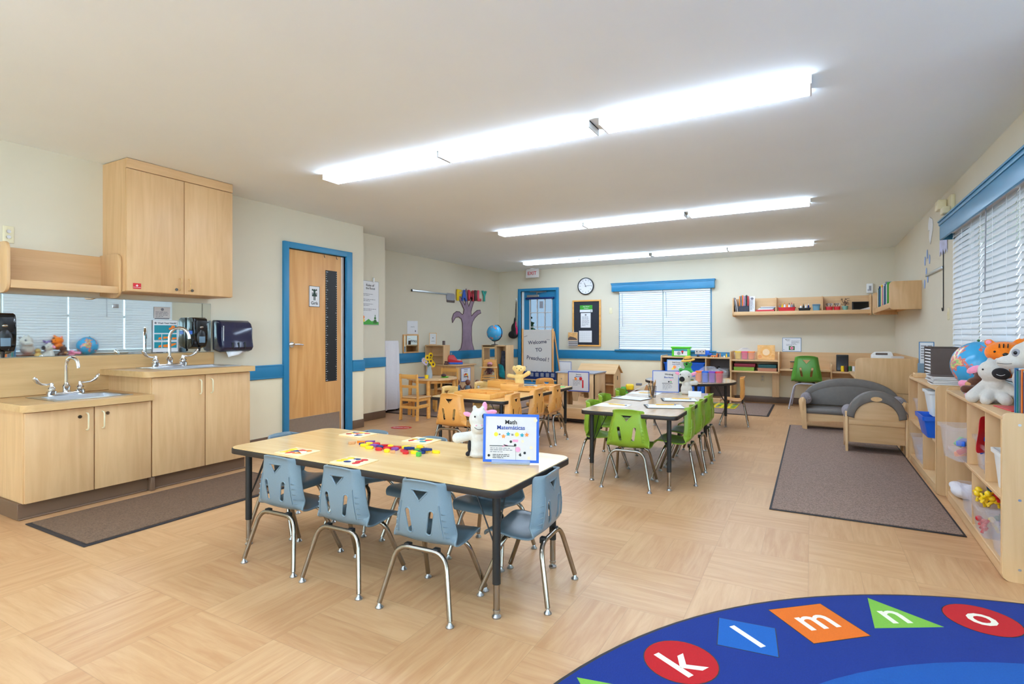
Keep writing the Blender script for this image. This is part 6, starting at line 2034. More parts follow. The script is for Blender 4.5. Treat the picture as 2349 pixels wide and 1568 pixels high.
t = thing('light_switch', 'cream light switch plate on the side wall beside the blinds', 'light switch', (XR, 6.22, 1.26))
MB().rbox(-0.006, 0, -0.035, 0.035, 0, 0.11, 0.002).build('plate', M.cream, t)
MB().rbox(-0.012, -0.005, -0.008, 0.008, 0.04, 0.07, 0.002).build('toggle', M.cream, t)
# ================================================================== WALL SHELVES
t = thing('long_wall_shelf', 'long three-bay maple shelf on the back wall above the desks', 'shelf')
MB().rbox(-1.13, 0.775, YB - 0.016, YB, 1.45, 1.725, 0.002, 1).build('back_panel', M.maple_x, t)
MB().rbox(-1.13, 0.775, 9.60, YB - 0.016, 1.478, 1.498, 0.002, 1).rbox(-1.13, 0.775, 9.595, 9.613, 1.437, 1.498, 0.003, 2).build('shelf_board', M.maple_x, t)
for x in (-1.15, 0.757):
    MB().prism([(YB, 1.42), (9.66, 1.42)] + arc(9.64, 1.47, 0.05, 270, 180, 5) + arc(9.63, 1.69, 0.04, 180, 90, 5) + [(YB, 1.73)], x, x + 0.02, 'x', 0.003, 2).build('end_panel', M.maple, t)
for x in (-0.51, 0.135):
    MB().prism([(YB - 0.016, 1.498), (9.64, 1.498), (9.64, 1.66)] + arc(9.66, 1.69, 0.03, 180, 90, 4) + [(YB - 0.016, 1.72)], x, x + 0.016, 'x').build('divider', M.maple, t)
t = thing('side_wall_shelf', 'maple corner shelf on the side wall with a square end panel, full of books', 'shelf')
MB().prism(rounded(0.785, XR, 1.415, 1.742, 0.045, 6, (1, 0, 0, 1)), 7.6, 7.62, 'y', 0.003, 2).build('end_panel', M.maple, t)
MB().prism(rounded(0.785, XR, 1.415, 1.742, 0.045, 6, (1, 0, 0, 1)), 9.55, 9.57, 'y', 0.003, 2).build('end_panel', M.maple, t)
MB().rbox(0.80, XR - 0.016, 7.62, 9.55, 1.478, 1.498, 0.002, 1).rbox(0.795, 0.812, 7.62, 9.55, 1.437, 1.498, 0.003, 2).build('shelf_board', M.maple_y, t)
MB().rbox(XR - 0.016, XR, 7.62, 9.55, 1.45, 1.73, 0.002, 1).build('back_panel', M.maple_y, t)
ZS = 1.499
def book(label, x, y, z, w, d, h, m, lean=0.0, rz=0.0, group=None, axis='x', nm='book'):
    t = thing(nm, label, 'book', (x, y, z), rz, group)
    t.rotation_euler = (0, lean, rz)
    MB().rbox(-w / 2, w / 2, -d / 2, d / 2, 0, h, 0.0015, 1).build('cover', m, t)
    MB().box(-w / 2 + 0.0015, w / 2 - 0.0015, -d / 2 + 0.002, d / 2 + 0.0005, 0.003, h + 0.0004).build('pages', M.paper, t)
    return t
# books on the side wall shelf (spines face -x)
cs = [(M.paper, 'white'), (M.leaf, 'green'), (M.navy, 'navy'), (M.book_blue, 'blue'), (M.teal, 'teal'), (M.yellow, 'yellow'), (M.paper, 'white'), (M.red, 'red'), (M.paper, 'white'), (M.book_teal, 'dark teal'), (M.navy, 'navy'), (M.grey_blue, 'grey-blue'), (M.paper, 'white'), (M.green, 'bright green')]
for i, (m, n) in enumerate(cs):
    book('%s thin book on the side wall shelf, %s from the corner' % (n, ORD[i]), 0.93, 9.3 - i * 0.085, ZS, 0.21, 0.016, 0.26 + 0.02 * (i % 3), m, 0, 0.06 * ((i * 7) % 3 - 1), 'thin books on the side wall shelf')
# back shelf, first bay
book('grey thin book leaning at the end panel of the long wall shelf', -1.10, 9.74, ZS, 0.012, 0.16, 0.24, M.grey_floor, -0.12)
book('white thin book leaning beside the grey one on the long wall shelf', -1.075, 9.74, ZS, 0.01, 0.16, 0.21, M.paper, -0.16)
t = thing('magazine_file', 'dark grey magazine file holding orange, pink and black folders', 'file box', (-0.985, 9.72, ZS))
MB().prism([(-0.08, 0), (0.08, 0), (0.08, 0.16), (-0.08, 0.085)], -0.075, 0.075, 'x').build('box', M.navy if False else plain('slate_card', (52, 54, 66), 0.6), t)
for i, (m, n) in enumerate([(M.orange, 'orange'), (M.grey_blue, 'grey'), (M.orange, 'orange'), (M.pink, 'pink'), (M.grey_floor, 'pale grey'), (M.black, 'black'), (M.red, 'red')]):
    book('%s folder standing in the dark magazine file, %s from the shelf end' % (n, ORD[i]), -1.045 + 0.021 * i, 9.73, ZS + 0.06, 0.013, 0.13, 0.2 + 0.008 * (i % 3), m, 0, 0, 'folders in the dark magazine file', nm='folder')
s = board('leaning_card', 'white printed card leaning beside the magazine file on the long shelf', 'card', (-0.862, 9.73, ZS), 0.05, 0.085, 0.26, 0.004, M.paper, None, 0.01, math.radians(-8))
fig(s, [(M.ink_grey, circ(0, 0.22, 0.022))]); textlines(s, -0.03, 0.18, 0.06, 8, 0.02, M.ink_grey)
book('red-edged pad lying flat under the papers on the long shelf', -0.66, 9.72, ZS, 0.27, 0.2, 0.028, M.red)
for k in range(4):
    t = thing('paper_pile', 'white papers stacked on the red-edged pad, %s' % ['lowest', 'second', 'third', 'top one, slightly turned'][k], 'paper', (-0.65 + 0.01 * k, 9.72, ZS + 0.029 + 0.012 * k), 0.05 * k - 0.08)
    MB().rbox(-0.11, 0.11, -0.09, 0.09, 0, 0.010, 0.001, 1).build('sheets', M.paper if k != 2 else M.grey_floor, t)
# second bay: red and black boxes with bottles
def rect_box(label, x, y, z, w, d, h, m, name='storage_box'):
    t = thing(name, label, 'box', (x, y, z))
    tub_mesh(w, d, h, 0.9, 0.006, 0.003, 0.01).build('box', m, t)
    return t
rect_box('red box of glue bottles on the long wall shelf', -0.35, 9.72, ZS, 0.25, 0.15, 0.06, M.red)
rect_box('black box of small bottles on the long wall shelf', -0.10, 9.72, ZS, 0.17, 0.14, 0.045, M.black)
t = thing('storage_box', 'grey-blue translucent box at the divider of the long wall shelf', 'box', (0.063, 9.72, ZS))
tub_mesh(0.10, 0.14, 0.08, 0.9, 0.006, 0.003, 0.01).build('box', plain('smoke_blue', (96, 140, 160), 0.3), t)
MB().rbox(-0.055, 0.055, -0.075, 0.075, 0.08, 0.1, 0.01).build('lid', M.grey_blue, t)
def bottle(label, x, y, z, r, h, body, cap, group=None):
    t = thing('bottle', label, 'bottle', (x, y, z), 0, group)
    MB().lathe([(0, 0), (r, 0), (r, h * 0.6), (r * 0.4, h * 0.78), (r * 0.35, h * 0.8)], n=14).build('body', body, t)
    MB().lathe([(r * 0.42, h * 0.79), (r * 0.35, h * 0.86), (r * 0.1, h), (0, h)], n=12).build('cap', cap, t)
    return t
for i, (dx, m, c, n) in enumerate([(-0.10, M.grey_floor, M.orange, 'grey bottle with an orange tip'), (-0.065, M.yellow, M.yellow, 'yellow bottle'), (-0.03, M.white, M.orange, 'white bottle with an orange tip'), (0.005, M.orange, M.orange, 'orange bottle'), (0.035, M.white, M.black, 'white bottle with a black tip'), (0.07, M.grey_floor, M.red, 'grey bottle with a red tip'), (0.10, M.brown_print, M.black, 'brown bottle')]):
    bottle(n + ' standing in the red box on the long wall shelf', -0.35 + dx, 9.72 + 0.02 * (i % 2), ZS + 0.004, 0.015, 0.12 + 0.008 * (i % 3), m, c)
for i, (dx, m, c, n) in enumerate([(-0.05, M.white, M.orange, 'white bottle with an orange tip'), (-0.015, M.black, M.black, 'black bottle'), (0.02, M.white, M.white, 'all-white bottle'), (0.055, M.navy, M.white, 'navy bottle with a white tip')]):
    bottle(n + ' standing in the black box on the long wall shelf', -0.10 + dx, 9.72, ZS + 0.004, 0.013, 0.1 + 0.01 * (i % 2), m, c)
rect_box('small red box of scissors next to the divider on the long shelf', 0.237, 9.72, ZS, 0.095, 0.12, 0.055, M.red)
rect_box('small red box of scissors next to the potted plant', 0.342, 9.72, ZS, 0.085, 0.12, 0.055, M.red)
for i in range(8):
    x = (0.21, 0.232, 0.255, 0.268, 0.318, 0.335, 0.352, 0.368)[i]
    mb = MB()
    for k in (-1, 1):
        mb.tube([(x + k * 0.007 + 0.009 * math.cos(a * 0.7854), 9.72, ZS + 0.095 + 0.012 * math.sin(a * 0.7854)) for a in range(9)], 0.003, 5)
    mb.tube([(x, 9.72, ZS + 0.02), (x, 9.72, ZS + 0.085)], 0.003, 5)
    tag(mb.build('scissors', M.white if i % 2 else M.ink), '%s-handled scissors in the small red box by the %s, %s of four' % ('white' if i % 2 else 'black', 'divider' if i < 4 else 'plant', ORD[i % 4]), 'scissors', ('white' if i % 2 else 'black') + '-handled scissors in the red box ' + ('by the divider' if i < 4 else 'by the plant'))
t = thing('potted_plant', 'small dark-leaved plant in a pale green pot on the long wall shelf', 'plant', (0.448, 9.71, ZS))
MB().lathe([(0, 0), (0.03, 0), (0.042, 0.06), (0.04, 0.062), (0.036, 0.055), (0, 0.055)], n=22).build('pot', plain('pale_green_pot', (130, 176, 160), 0.5), t)
rr = random.Random(8)
mb = MB()
for i in range(60):
    a, rad, zz = rr.uniform(0, 6.28), rr.uniform(0.005, 0.07), rr.uniform(0.07, 0.18)
    c_ = Vector((rad * math.cos(a), rad * math.sin(a), zz))
    u = Vector((math.cos(a), math.sin(a), rr.uniform(-0.3, 0.6))).normalized() * 0.02
    v = Vector((-math.sin(a), math.cos(a), 0)) * 0.009
    mb.add([tuple(c_ - u), tuple(c_ + v + Vector((0, 0, 0.003))), tuple(c_ + u), tuple(c_ - v)], [(0, 1, 2, 3)])
mb.build('leaves', M.leaf_dark, t)
mb = MB()
for i in range(7):
    a = i * 0.9
    mb.tube([(0, 0, 0.05), (0.02 * math.cos(a), 0.02 * math.sin(a), 0.1), (0.045 * math.cos(a), 0.045 * math.sin(a), 0.15)], 0.0018, 5)
mb.build('stems', M.trunk_brown, t)
s = thing('tablet', 'black tablet in a rubber case leaning on the long wall shelf', 'tablet', (0.655, 9.76, ZS), 0, None, math.radians(-12))
MB().rbox(-0.115, 0.115, -0.008, 0.008, 0, 0.13, 0.006, 3).build('case', M.black_matte, s)
MB().rbox(-0.098, 0.098, -0.0095, -0.0078, 0.014, 0.116, 0.0005, 1).build('screen', M.black_gloss, s)
t = thing('folded_paper', 'folded white paper in front of the tablet on the long shelf', 'paper', (0.70, 9.66, ZS + 0.002), 0.2)
MB().prism([(-0.06, 0.0), (0.06, 0.0), (0.06, 0.035)], -0.03, 0.03, 'y').build('sheet', M.paper, t)
t = thing('wall_sensor', 'white wall-mounted alarm box with a dark grille above the corner of the shelves', 'alarm box', (0.775, YB, 1.757))
MB().rbox(-0.042, 0.042, -0.03, 0, 0, 0.145, 0.006).build('case', M.white, t)
MB().rbox(-0.012, 0.018, -0.033, -0.029, 0.035, 0.11, 0.002).rbox(-0.028, -0.016, -0.033, -0.029, 0.03, 0.06, 0.002).build('grille', M.grey_floor, t)

# ================================================================== WALL DESKS
t = thing('wall_desk', 'wall-hung maple desk with a raised shelf, holding the caddy and the lion-coloured book', 'desk')
for x in (-1.165, -0.46):
    MB().prism([(YB, 0.50), (9.42, 0.50), (9.38, 0.54), (9.38, 0.80)] + arc(9.42, 0.81, 0.04, 180, 90, 5) + [(YB, 0.85)], x, x + 0.02, 'x', 0.003, 2).build('end_panel', M.maple, t)
MB().rbox(-1.145, -0.46, 9.40, YB, 0.695, 0.718, 0.003).build('upper_shelf', M.maple_x, t)
MB().rbox(-1.145, -0.46, 9.40, YB, 0.515, 0.54, 0.003).build('desk_top', M.maple_x, t)
MB().rbox(-1.145, -0.46, YB - 0.016, YB, 0.54, 0.845, 0.002, 1).build('back_panel', M.maple_x, t)
for x0_ in (-1.14, -0.555):
    MB().rbox(x0_, x0_ + 0.10 if x0_ > -1 else x0_ + 0.05, 9.62, 9.64, 0.12, 0.515, 0.002, 1).build('leg_panel', M.maple, t)
t = thing('wall_desk', 'lower wall-hung maple desk in front of the large green chair', 'desk')
MB().rbox(-0.44, 0.255, 9.40, YB, 0.56, 0.585, 0.003).build('desk_top', M.maple_x, t)
MB().rbox(-0.44, 1.07, YB - 0.016, YB, 0.45, 0.84, 0.002, 1).build('back_panel', M.maple_x, t)
MB().prism([(YB, 0.45), (9.42, 0.45), (9.38, 0.5), (9.38, 0.63)] + arc(9.42, 0.64, 0.04, 180, 90, 5) + [(YB - 0.1, 0.69)], 0.248, 0.268, 'x', 0.003, 2).build('divider', M.maple, t)
MB().rbox(0.268, 1.07, 9.40, YB, 0.545, 0.57, 0.003).build('lower_top', M.maple_x, t)
t = thing('side_wall_desk', 'maple desk along the side wall, seen as a large square end panel', 'desk')
MB().prism(rounded(0.465, XR - 0.002, 0.42, 0.842, 0.06, 6, (1, 0, 0, 1)), 7.80, 7.822, 'y', 0.003, 2).rbox(0.62, XR - 0.002, 7.80, 7.822, 0.0, 0.43, 0.002, 1).build('end_panel', M.maple, t)
MB().rbox(0.48, XR - 0.016, 7.822, 9.40, 0.56, 0.585, 0.003).build('desk_top', M.maple_y, t)
MB().rbox(XR - 0.016, XR, 7.822, 9.86, 0.45, 0.85, 0.002, 1).build('back_panel', M.maple_y, t)
MB().rbox(0.72, XR - 0.016, 7.822, 9.4, 0.74, 0.76, 0.003).build('upper_shelf', M.maple_y, t)

# lion-coloured square picture book (plain cover)
s = board('picture_book', 'square tan and orange picture book standing on the raised desk shelf', 'book', (-0.64, 9.56, 0.72), 0.02, 0.255, 0.235, 0.014, plain('tan_cover', (232, 178, 108), 0.5, noise=0.12, scale=30), None, 0.01, math.radians(-5))
fig(s, [(M.orange_wood, circ(0, 0.13, 0.085, 20)), (plain('cover_pale', (240, 206, 160), 0.5), circ(0, 0.12, 0.052, 20)), (plain('cover_orange', (224, 148, 80), 0.5), circ(-0.09, 0.05, 0.03)), (M.orange_wood, circ(0.1, 0.06, 0.025))], y=-0.0078)
def game(label, x, y, z, w, d, h, m, rz=0.0):
    t = thing('game_box', label, 'box', (x, y, z), rz)
    MB().rbox(-w / 2, w / 2, -d / 2, d / 2, 0, h * 0.62, 0.002).build('base', m, t)
    MB().rbox(-w / 2 - 0.003, w / 2 + 0.003, -d / 2 - 0.003, d / 2 + 0.003, h * 0.4, h, 0.002).build('lid', m, t)
    return t
game('flat lime green box on the lower desk shelf', -0.96, 9.58, 0.541, 0.30, 0.24, 0.058, plain('lime_card', (142, 186, 64), 0.5))
game('flat dark red box on the lower desk shelf, on top of the lime green one', -0.95, 9.6, 0.60, 0.31, 0.24, 0.05, plain('dark_red_card', (160, 34, 58), 0.5))
game('teal and salmon box under the square picture book', -0.62, 9.58, 0.541, 0.27, 0.24, 0.05, plain('salmon_card', (206, 140, 112), 0.5))
game('dark teal box on top of the salmon one under the desk shelf', -0.62, 9.6, 0.592, 0.26, 0.22, 0.05, plain('dark_teal_card', (30, 96, 100), 0.5))
s = board('desk_notice', 'blue-framed white notice with a small flower picture, on the wall above the desk', 'notice', (-0.283, YB - 0.005, 0.846), 0, 0.272, 0.225, 0.004, M.paper, M.book_blue, 0.006)
txt(s, 'Manners', -0.06, 0.195, 0.08, 0.014, M.ink)
txt(s, 'Together', -0.055, 0.175, 0.075, 0.012, M.ink)
textlines(s, -0.005, 0.17, 0.12, 4, 0.014, M.ink_grey); textlines(s, -0.08, 0.115, 0.16, 2, 0.014, M.ink_grey)
fig(s, [(M.leaf, rect(-0.042, 0.042, 0.025, 0.09)), (M.pink, star(0, 0.058, 0.03, 5, 0.7)), (M.red, circ(0, 0.058, 0.01)), (M.book_blue, circ(-0.115, 0.03, 0.006))])
# desk items
def jar(label, x, y, z, r, h, m, capm, group=None, n_='paint_jar'):
    t = thing(n_, label, 'jar', (x, y, z), 0, group)
    MB().lathe([(0, 0), (r, 0.002), (r, h * 0.78), (r * 0.9, h * 0.8), (0, h * 0.8)], n=20).build('jar', m, t)
    MB().lathe([(r * 0.95, h * 0.8), (r * 0.95, h), (0, h)], n=20).build('lid', capm, t)
    return t
t = thing('candle_holder', 'small black-framed holder with tan panels beside the green chair back', 'holder', (-0.262, 9.5, 0.586))
MB().rbox(-0.035, 0.035, -0.03, 0.03, 0, 0.012, 0.002).rbox(-0.035, 0.035, -0.03, 0.03, 0.108, 0.12, 0.002).build('frame', M.black, t)
for dx in (-0.022, 0, 0.022):
    MB().cyl((dx, 0, 0.012), (dx, 0, 0.108), 0.008, n=10).build('tube', M.tan, t)
s = thing('tablet', 'black tablet standing upright on the lower desk behind the paint jars', 'tablet', (0.405, 9.56, 0.571), -0.05, None, math.radians(-10))
MB().rbox(-0.08, 0.08, -0.008, 0.008, 0, 0.25, 0.008, 3).build('case', M.black_matte, s)
MB().rbox(-0.068, 0.068, -0.0095, -0.0078, 0.018, 0.225, 0.0005, 1).build('screen', M.black_gloss, s)
for i, (m, n) in enumerate([(M.yellow, 'yellow'), (M.leaf_dark, 'dark red'), (M.leaf, 'green'), (M.paper, 'white')]):
    jar('%s paint jar in the row on the lower desk' % n, 0.402 + i * 0.048, 9.44, 0.571, 0.022, 0.085, m, m)
t = thing('wire_stand', 'thin brass wire stand behind the paint jars', 'stand', (0.52, 9.6, 0.571))
MB().tube([(-0.05, 0, 0.0), (-0.05, 0, 0.14), (0.05, 0, 0.14), (0.05, 0, 0)], 0.003, 6).build('wire', M.orange_wood, t)
t = thing('printer', 'white printer with a photo on top on the side wall desk', 'printer', (0.80, 8.62, 0.76), 0.0)
MB().rbox(-0.10, 0.12, -0.16, 0.16, 0, 0.095, 0.012).build('body', M.white, t)
MB().prism([(-0.10, 0.095), (0.12, 0.095), (0.1, 0.14), (-0.06, 0.13)], -0.14, 0.14, 'y').build('top_tray', M.white, t)
MB().rbox(-0.07, 0.06, -0.145, -0.140, 0.10, 0.125, 0.001, 1).build('picture', M.brown_print, t)
t = thing('tissue_box', 'small pinkish white box beside the printer on the side wall desk', 'box', (0.95, 8.35, 0.76))
MB().rbox(-0.06, 0.06, -0.08, 0.08, 0, 0.09, 0.006).build('box', M.offwhite, t)
t = thing('wall_outlet', 'cream outlet plate on the wall under the desk', 'outlet', (-0.715, YB, 0.345))
MB().rbox(-0.032, 0.032, -0.006, 0, 0, 0.115, 0.002).build('plate', M.cream, t)
MB().rbox(-0.014, 0.014, -0.009, -0.005, 0.02, 0.045, 0.003).rbox(-0.014, 0.014, -0.009, -0.005, 0.068, 0.093, 0.003).build('socket', M.offwhite, t)
t = thing('light_switch', 'cream light switch plate on the back wall between the pinboard and the blinds', 'light switch', (-3.335, YB, 1.515))
MB().rbox(-0.03, 0.03, -0.006, 0, 0, 0.115, 0.002).build('plate', M.cream, t)
MB().rbox(-0.007, 0.007, -0.013, -0.005, 0.045, 0.07, 0.002).build('toggle', M.cream, t)

# ================================================================== CUBBY UNIT UNDER THE WINDOW
t = thing('cubby_unit', 'birch cubby shelf under the back window with blue bins', 'shelf', (-1.71, 9.62, 0))
mb = MB()
CW = 0.55
MB().rbox(-CW, CW, -0.22, 0.22, 0.725, 0.745, 0.003).build('top_board', M.birch_x, t)
for x in (-CW - 0.02, CW):
    MB().prism(rounded(-0.23, 0.22, 0, 0.765, 0.02, 4, (0, 0, 0, 1)), x, x + 0.02, 'x', 0.003, 2).build('end_panel', M.birch, t)
for x in (-0.19, 0.17):
    MB().rbox(x - 0.008, x + 0.008, -0.215, 0.21, 0.07, 0.725, 0.002, 1).build('divider', M.birch, t)
MB().rbox(-CW, CW, -0.22, 0.21, 0.05, 0.07, 0.003).rbox(-CW, CW, -0.218, -0.2, 0.0, 0.05, 0.002, 1).build('bottom_board', M.birch_x, t)
MB().rbox(-CW, CW, -0.215, 0.21, 0.39, 0.408, 0.003).build('shelf_board', M.birch_x, t)
MB().box(-CW, CW, 0.21, 0.22, 0.05, 0.725).build('back_panel', M.brown_print, t)
def cub(label, x, y, z, w, d, h, m):
    t = thing('storage_bin', label, 'bin', (x, y, z))
    tub_mesh(w, d, h, 0.86, 0.01).build('tub', m, t)
cub('blue bin in the upper middle cubby behind the frog puppet', -1.71, 9.58, 0.409, 0.30, 0.34, 0.24, M.blue)
cub('blue bin in the upper cubby behind the Small Group sign', -2.08, 9.58, 0.409, 0.30, 0.34, 0.24, M.blue)
cub('large blue bin in the lower middle cubby below the round table', -1.71, 9.56, 0.071, 0.33, 0.36, 0.29, M.blue)
cub('clear bin of dark toys in the upper cubby beside the desk', -1.34, 9.58, 0.409, 0.3, 0.34, 0.15, M.clear)
for k, (x, z, a, m, n) in enumerate([(-1.40, 0.55, 0.5, M.black, 'black plastic'), (-1.30, 0.54, -0.4, M.grey_floor, 'grey'), (-1.25, 0.53, 0.2, M.black, 'dark curved'), (-1.36, 0.50, 1.2, M.grey_blue, 'grey-blue')]):
    o = MB().rbox(-0.08, 0.08, -0.02, 0.02, -0.016, 0.016, 0.012).build('toy_part', m)
    o.location = (x, 9.50, z); o.rotation_euler = (0, -a, a)
    tag(o, n + ' toy piece sticking out of the clear bin in the cubby', 'toy')
# on top of the cubby
ZC = 0.746
t = thing('activity_box', 'bright green boxed activity case with a picture front on the cubby shelf', 'box', (-1.965, 9.55, ZC))
MB().rbox(-0.15, 0.15, -0.05, 0.05, 0, 0.145, 0.006).rbox(-0.165, 0.165, -0.06, 0.06, 0.14, 0.17, 0.01).build('case', M.lime, t)
MB().box(-0.11, 0.11, -0.052, -0.0495, 0.018, 0.125).build('label', M.paper, t)
fig(t, [(M.teal, rect(-0.11, 0.11, 0.095, 0.125)), (M.red, circ(0.03, 0.085, 0.02)), (M.grey_floor, circ(-0.03, 0.055, 0.03)), (M.brown_print, circ(0.03, 0.06, 0.014))], y=-0.0535)
t = thing('toy_truck', 'blue toy truck with a white printed cargo box on the cubby shelf', 'toy truck', (-1.60, 9.55, ZC))
MB().rbox(-0.12, 0.07, -0.035, 0.035, 0.022, 0.034, 0.003).rbox(0.03, 0.10, -0.035, 0.035, 0.025, 0.11, 0.012).rbox(0.08, 0.14, -0.033, 0.033, 0.022, 0.065, 0.012).build('cab', M.blue, t)
MB().rbox(-0.13, 0.035, -0.04, 0.04, 0.045, 0.125, 0.003).build('cargo_box', M.offwhite, t)
fig(t, [(M.ink, rect(-0.05 + d, -0.047 + d, 0.05, 0.12)) for d in (-0.05, 0.03)] + [(M.ink, circ(-0.1 + 0.055 * k, 0.09, 0.01)) for k in range(3)], y=-0.0425)
for x in (-0.085, 0.09):
    for y in (-0.035, 0.035):
        MB().cyl((x, y - 0.008, 0.018), (x, y + 0.008, 0.018), 0.018, n=18).build('wheel', M.black, t)
t = thing('toy_car', 'small blue and orange toy car in front of the little figures', 'toy car', (-1.43, 9.50, ZC))
MB().rbox(-0.04, 0.04, -0.02, 0.02, 0.006, 0.03, 0.008).build('body', M.orange, t)
for x in (-0.022, 0.022):
    MB().cyl((x, -0.02, 0.009), (x, 0.02, 0.009), 0.009, n=14).build('axle_wheels', M.black, t)
for k, (x, m, n) in enumerate([(-1.385, M.orange, 'orange-clothed'), (-1.365, M.leaf_dark, 'maroon-clothed'), (-1.335, M.tan, 'tan-clothed'), (-1.27, M.white, 'white cup-like'), (-1.235, M.yellow, 'yellow-clothed')]):
    t = thing('toy_figure', '%s little toy figure standing on the cubby shelf beside the truck' % n, 'toy figure', (x, 9.55, ZC))
    hh = 0.075 if k != 3 else 0.04
    MB().lathe([(0, 0), (0.011, 0), (0.012, hh * 0.3), (0.009, hh * 0.72), (0, hh * 0.74)], n=12).build('body', m, t)
    if k != 3:
        MB().ell((0, 0, hh * 0.82), 0.01, 10).build('head', M.tan, t)
        MB().ell((0, 0.002, hh * 0.9), (0.011, 0.011, 0.007), 10).build('hair', M.brown_print, t)

# ================================================================== PINBOARD, CALENDAR
t = board('pinboard', 'black-backed pinboard in an oak frame on the back wall', 'noticeboard', (-3.82, YB - 0.012, 0.892), 0, 0.57, 0.90, 0.02, M.chalk)
mb = MB()
mb.rbox(-0.29, 0.29, -0.022, 0.01, 0, 0.03, 0.004).rbox(-0.29, 0.29, -0.022, 0.01, 0.87, 0.90, 0.004).rbox(-0.29, -0.26, -0.022, 0.01, 0.03, 0.87, 0.004).rbox(0.26, 0.29, -0.022, 0.01, 0.03, 0.87, 0.004)
mb.build('wood_frame', M.orange_wood, t)
def note(label, x, z, w, h, m=None):
    return board('pinned_notice', label, 'notice', (x, YB - 0.026, z), 0, w, h, 0.002, m or M.paper)
s = note('green-topped notice pinned at the top of the pinboard', -3.824, 1.555, 0.26, 0.137)
fig(s, [(M.leaf, rect(-0.13, 0.13, 0.05, 0.137)), (M.green, rect(-0.125, 0.125, 0.053, 0.133)), (M.ink_grey, circ(0.1, 0.022, 0.012))], y=-0.0015)
txt(s, 'July School', 0, 0.108, 0.13, 0.03, M.paper, y=-0.0022)
txt(s, 'Closure', 0, 0.076, 0.09, 0.022, M.paper, y=-0.0022)
s = note('white printed page with a round seal in the middle of the pinboard', -3.834, 1.255, 0.205, 0.285)
fig(s, [(M.ink_grey, circ(0, 0.248, 0.018))], y=-0.0015); textlines(s, -0.075, 0.21, 0.15, 10, 0.019, M.ink_grey, y=-0.0018)
s = note('white calendar page at the bottom of the pinboard', -3.84, 0.972, 0.265, 0.225)
b = MB()
for k in range(1, 7):
    b.box(-0.13 + 0.26 * k / 7, -0.129 + 0.26 * k / 7, -0.002, -0.001, 0.02, 0.2)
for k in range(6):
    b.box(-0.125, 0.125, -0.002, -0.001, 0.02 + 0.036 * k, 0.0212 + 0.036 * k)
b.build('grid', M.ink_grey, s)
s = board('wall_calendar', 'hanging tan calendar over the corner of the pinboard', 'calendar', (-4.095, YB - 0.04, 0.895), 0, 0.205, 0.275, 0.006, M.offwhite)
fig(s, [(plain('calendar_photo', (222, 168, 104), 0.6, noise=0.2, scale=30), rect(-0.1, 0.1, 0.11, 0.27)), (M.brown_print, [(-0.1, 0.12), (0.1, 0.12), (0.06, 0.16), (0, 0.18), (-0.06, 0.19), (-0.1, 0.15)]), (M.ink, rect(-0.09, 0.1, 0.08, 0.092)), (M.ink, rect(-0.09, 0.1, 0.048, 0.06)), (M.ink, rect(-0.09, 0.1, 0.014, 0.026))], y=-0.0042)
o = MB().rbox(-0.012, 0.012, -0.03, -0.002, 0, 0.05, 0.004).build('wall_hook', M.white); o.location = (-4.09, YB, 1.165)
tag(o, 'white plastic hook holding the hanging tan calendar', 'hook')

# ================================================================== EASEL
t = thing('painting_easel', 'wooden easel with a whiteboard reading Welcome to Preschool', 'easel', (-4.40, 8.9, 0))
MB().rbox(-0.285, 0.285, -0.018, -0.004, 0.405, 1.212, 0.002, 1).build('whiteboard', plain('whiteboard', (226, 222, 218), 0.15, noise=0.01), t)
for x in (-0.318, 0.296):
    MB().rbox(x, x + 0.022, -0.03, 0.02, 0.0, 1.23, 0.004).build('post', M.door, t)
    MB().tube([(x + 0.011, 0.05, 1.18), (x + 0.011, 0.45, 0.0)], 0.012, 8).build('rear_leg', M.door, t)
MB().rbox(-0.30, 0.40, -0.05, 0.0, 0.285, 0.305, 0.003).rbox(-0.3, 0.3, -0.012, 0.012, 0.1, 0.12, 0.003).build('cross_rail', M.birch_edge, t)
txt(t, 'Welcome', 0.0, 0.985, 0.38, 0.11, M.slate_ink, y=-0.0186, rot=-0.08)
txt(t, 'TO', 0.03, 0.845, 0.13, 0.07, M.slate_ink, y=-0.0186, rot=-0.1)
txt(t, 'Preschool !', 0.01, 0.685, 0.45, 0.11, M.slate_ink, y=-0.0186, rot=0.08)
for (x, z, a) in ((-0.24, 1.09, 0.4), (0.22, 1.03, -0.1), (-0.25, 0.52, 0.3)):
    MB().tube([(x - 0.03, -0.022, z - 0.03 * a), (x + 0.035, -0.022, z + 0.03 * a)], 0.004, 6).build('clip', M.ink_grey, t)
t = thing('pocket_chart', 'navy pocket chart with clear card pockets at the foot of the easel', 'pocket chart', (-4.34, 8.86, 0.30))
MB().rbox(-0.33, 0.33, -0.008, 0.0, 0.0, 0.14, 0.002).rbox(-0.35, 0.36, -0.012, 0.0, 0.13, 0.145, 0.003).build('cloth', M.navy, t)
for k in range(6):
    x = -0.26 + k * 0.105
    MB().rbox(x - 0.032, x + 0.032, -0.012, -0.008, 0.055, 0.125, 0.001, 1).build('pocket', M.grey_floor, t)
    MB().tube([(x, -0.006, 0.14), (x, -0.012, 0.16)], 0.005, 6).build('hook', M.ink, t)
t = thing('easel_tray', 'blue plastic tray shelf on the floor frame below the easel', 'tray', (-4.36, 8.72, 0.02))
MB().rbox(-0.28, 0.24, -0.08, 0.08, 0.15, 0.24, 0.012).rbox(-0.26, 0.22, -0.07, 0.07, 0.0, 0.15, 0.006).build('tray', M.book_blue, t)
s = board('door_sign', 'blue-framed white sign half hidden behind the easel on the back wall', 'sign', (-4.03, 9.3, 0.36), 0, 0.26, 0.26, 0.004, M.paper, M.sign_blue, 0.008)
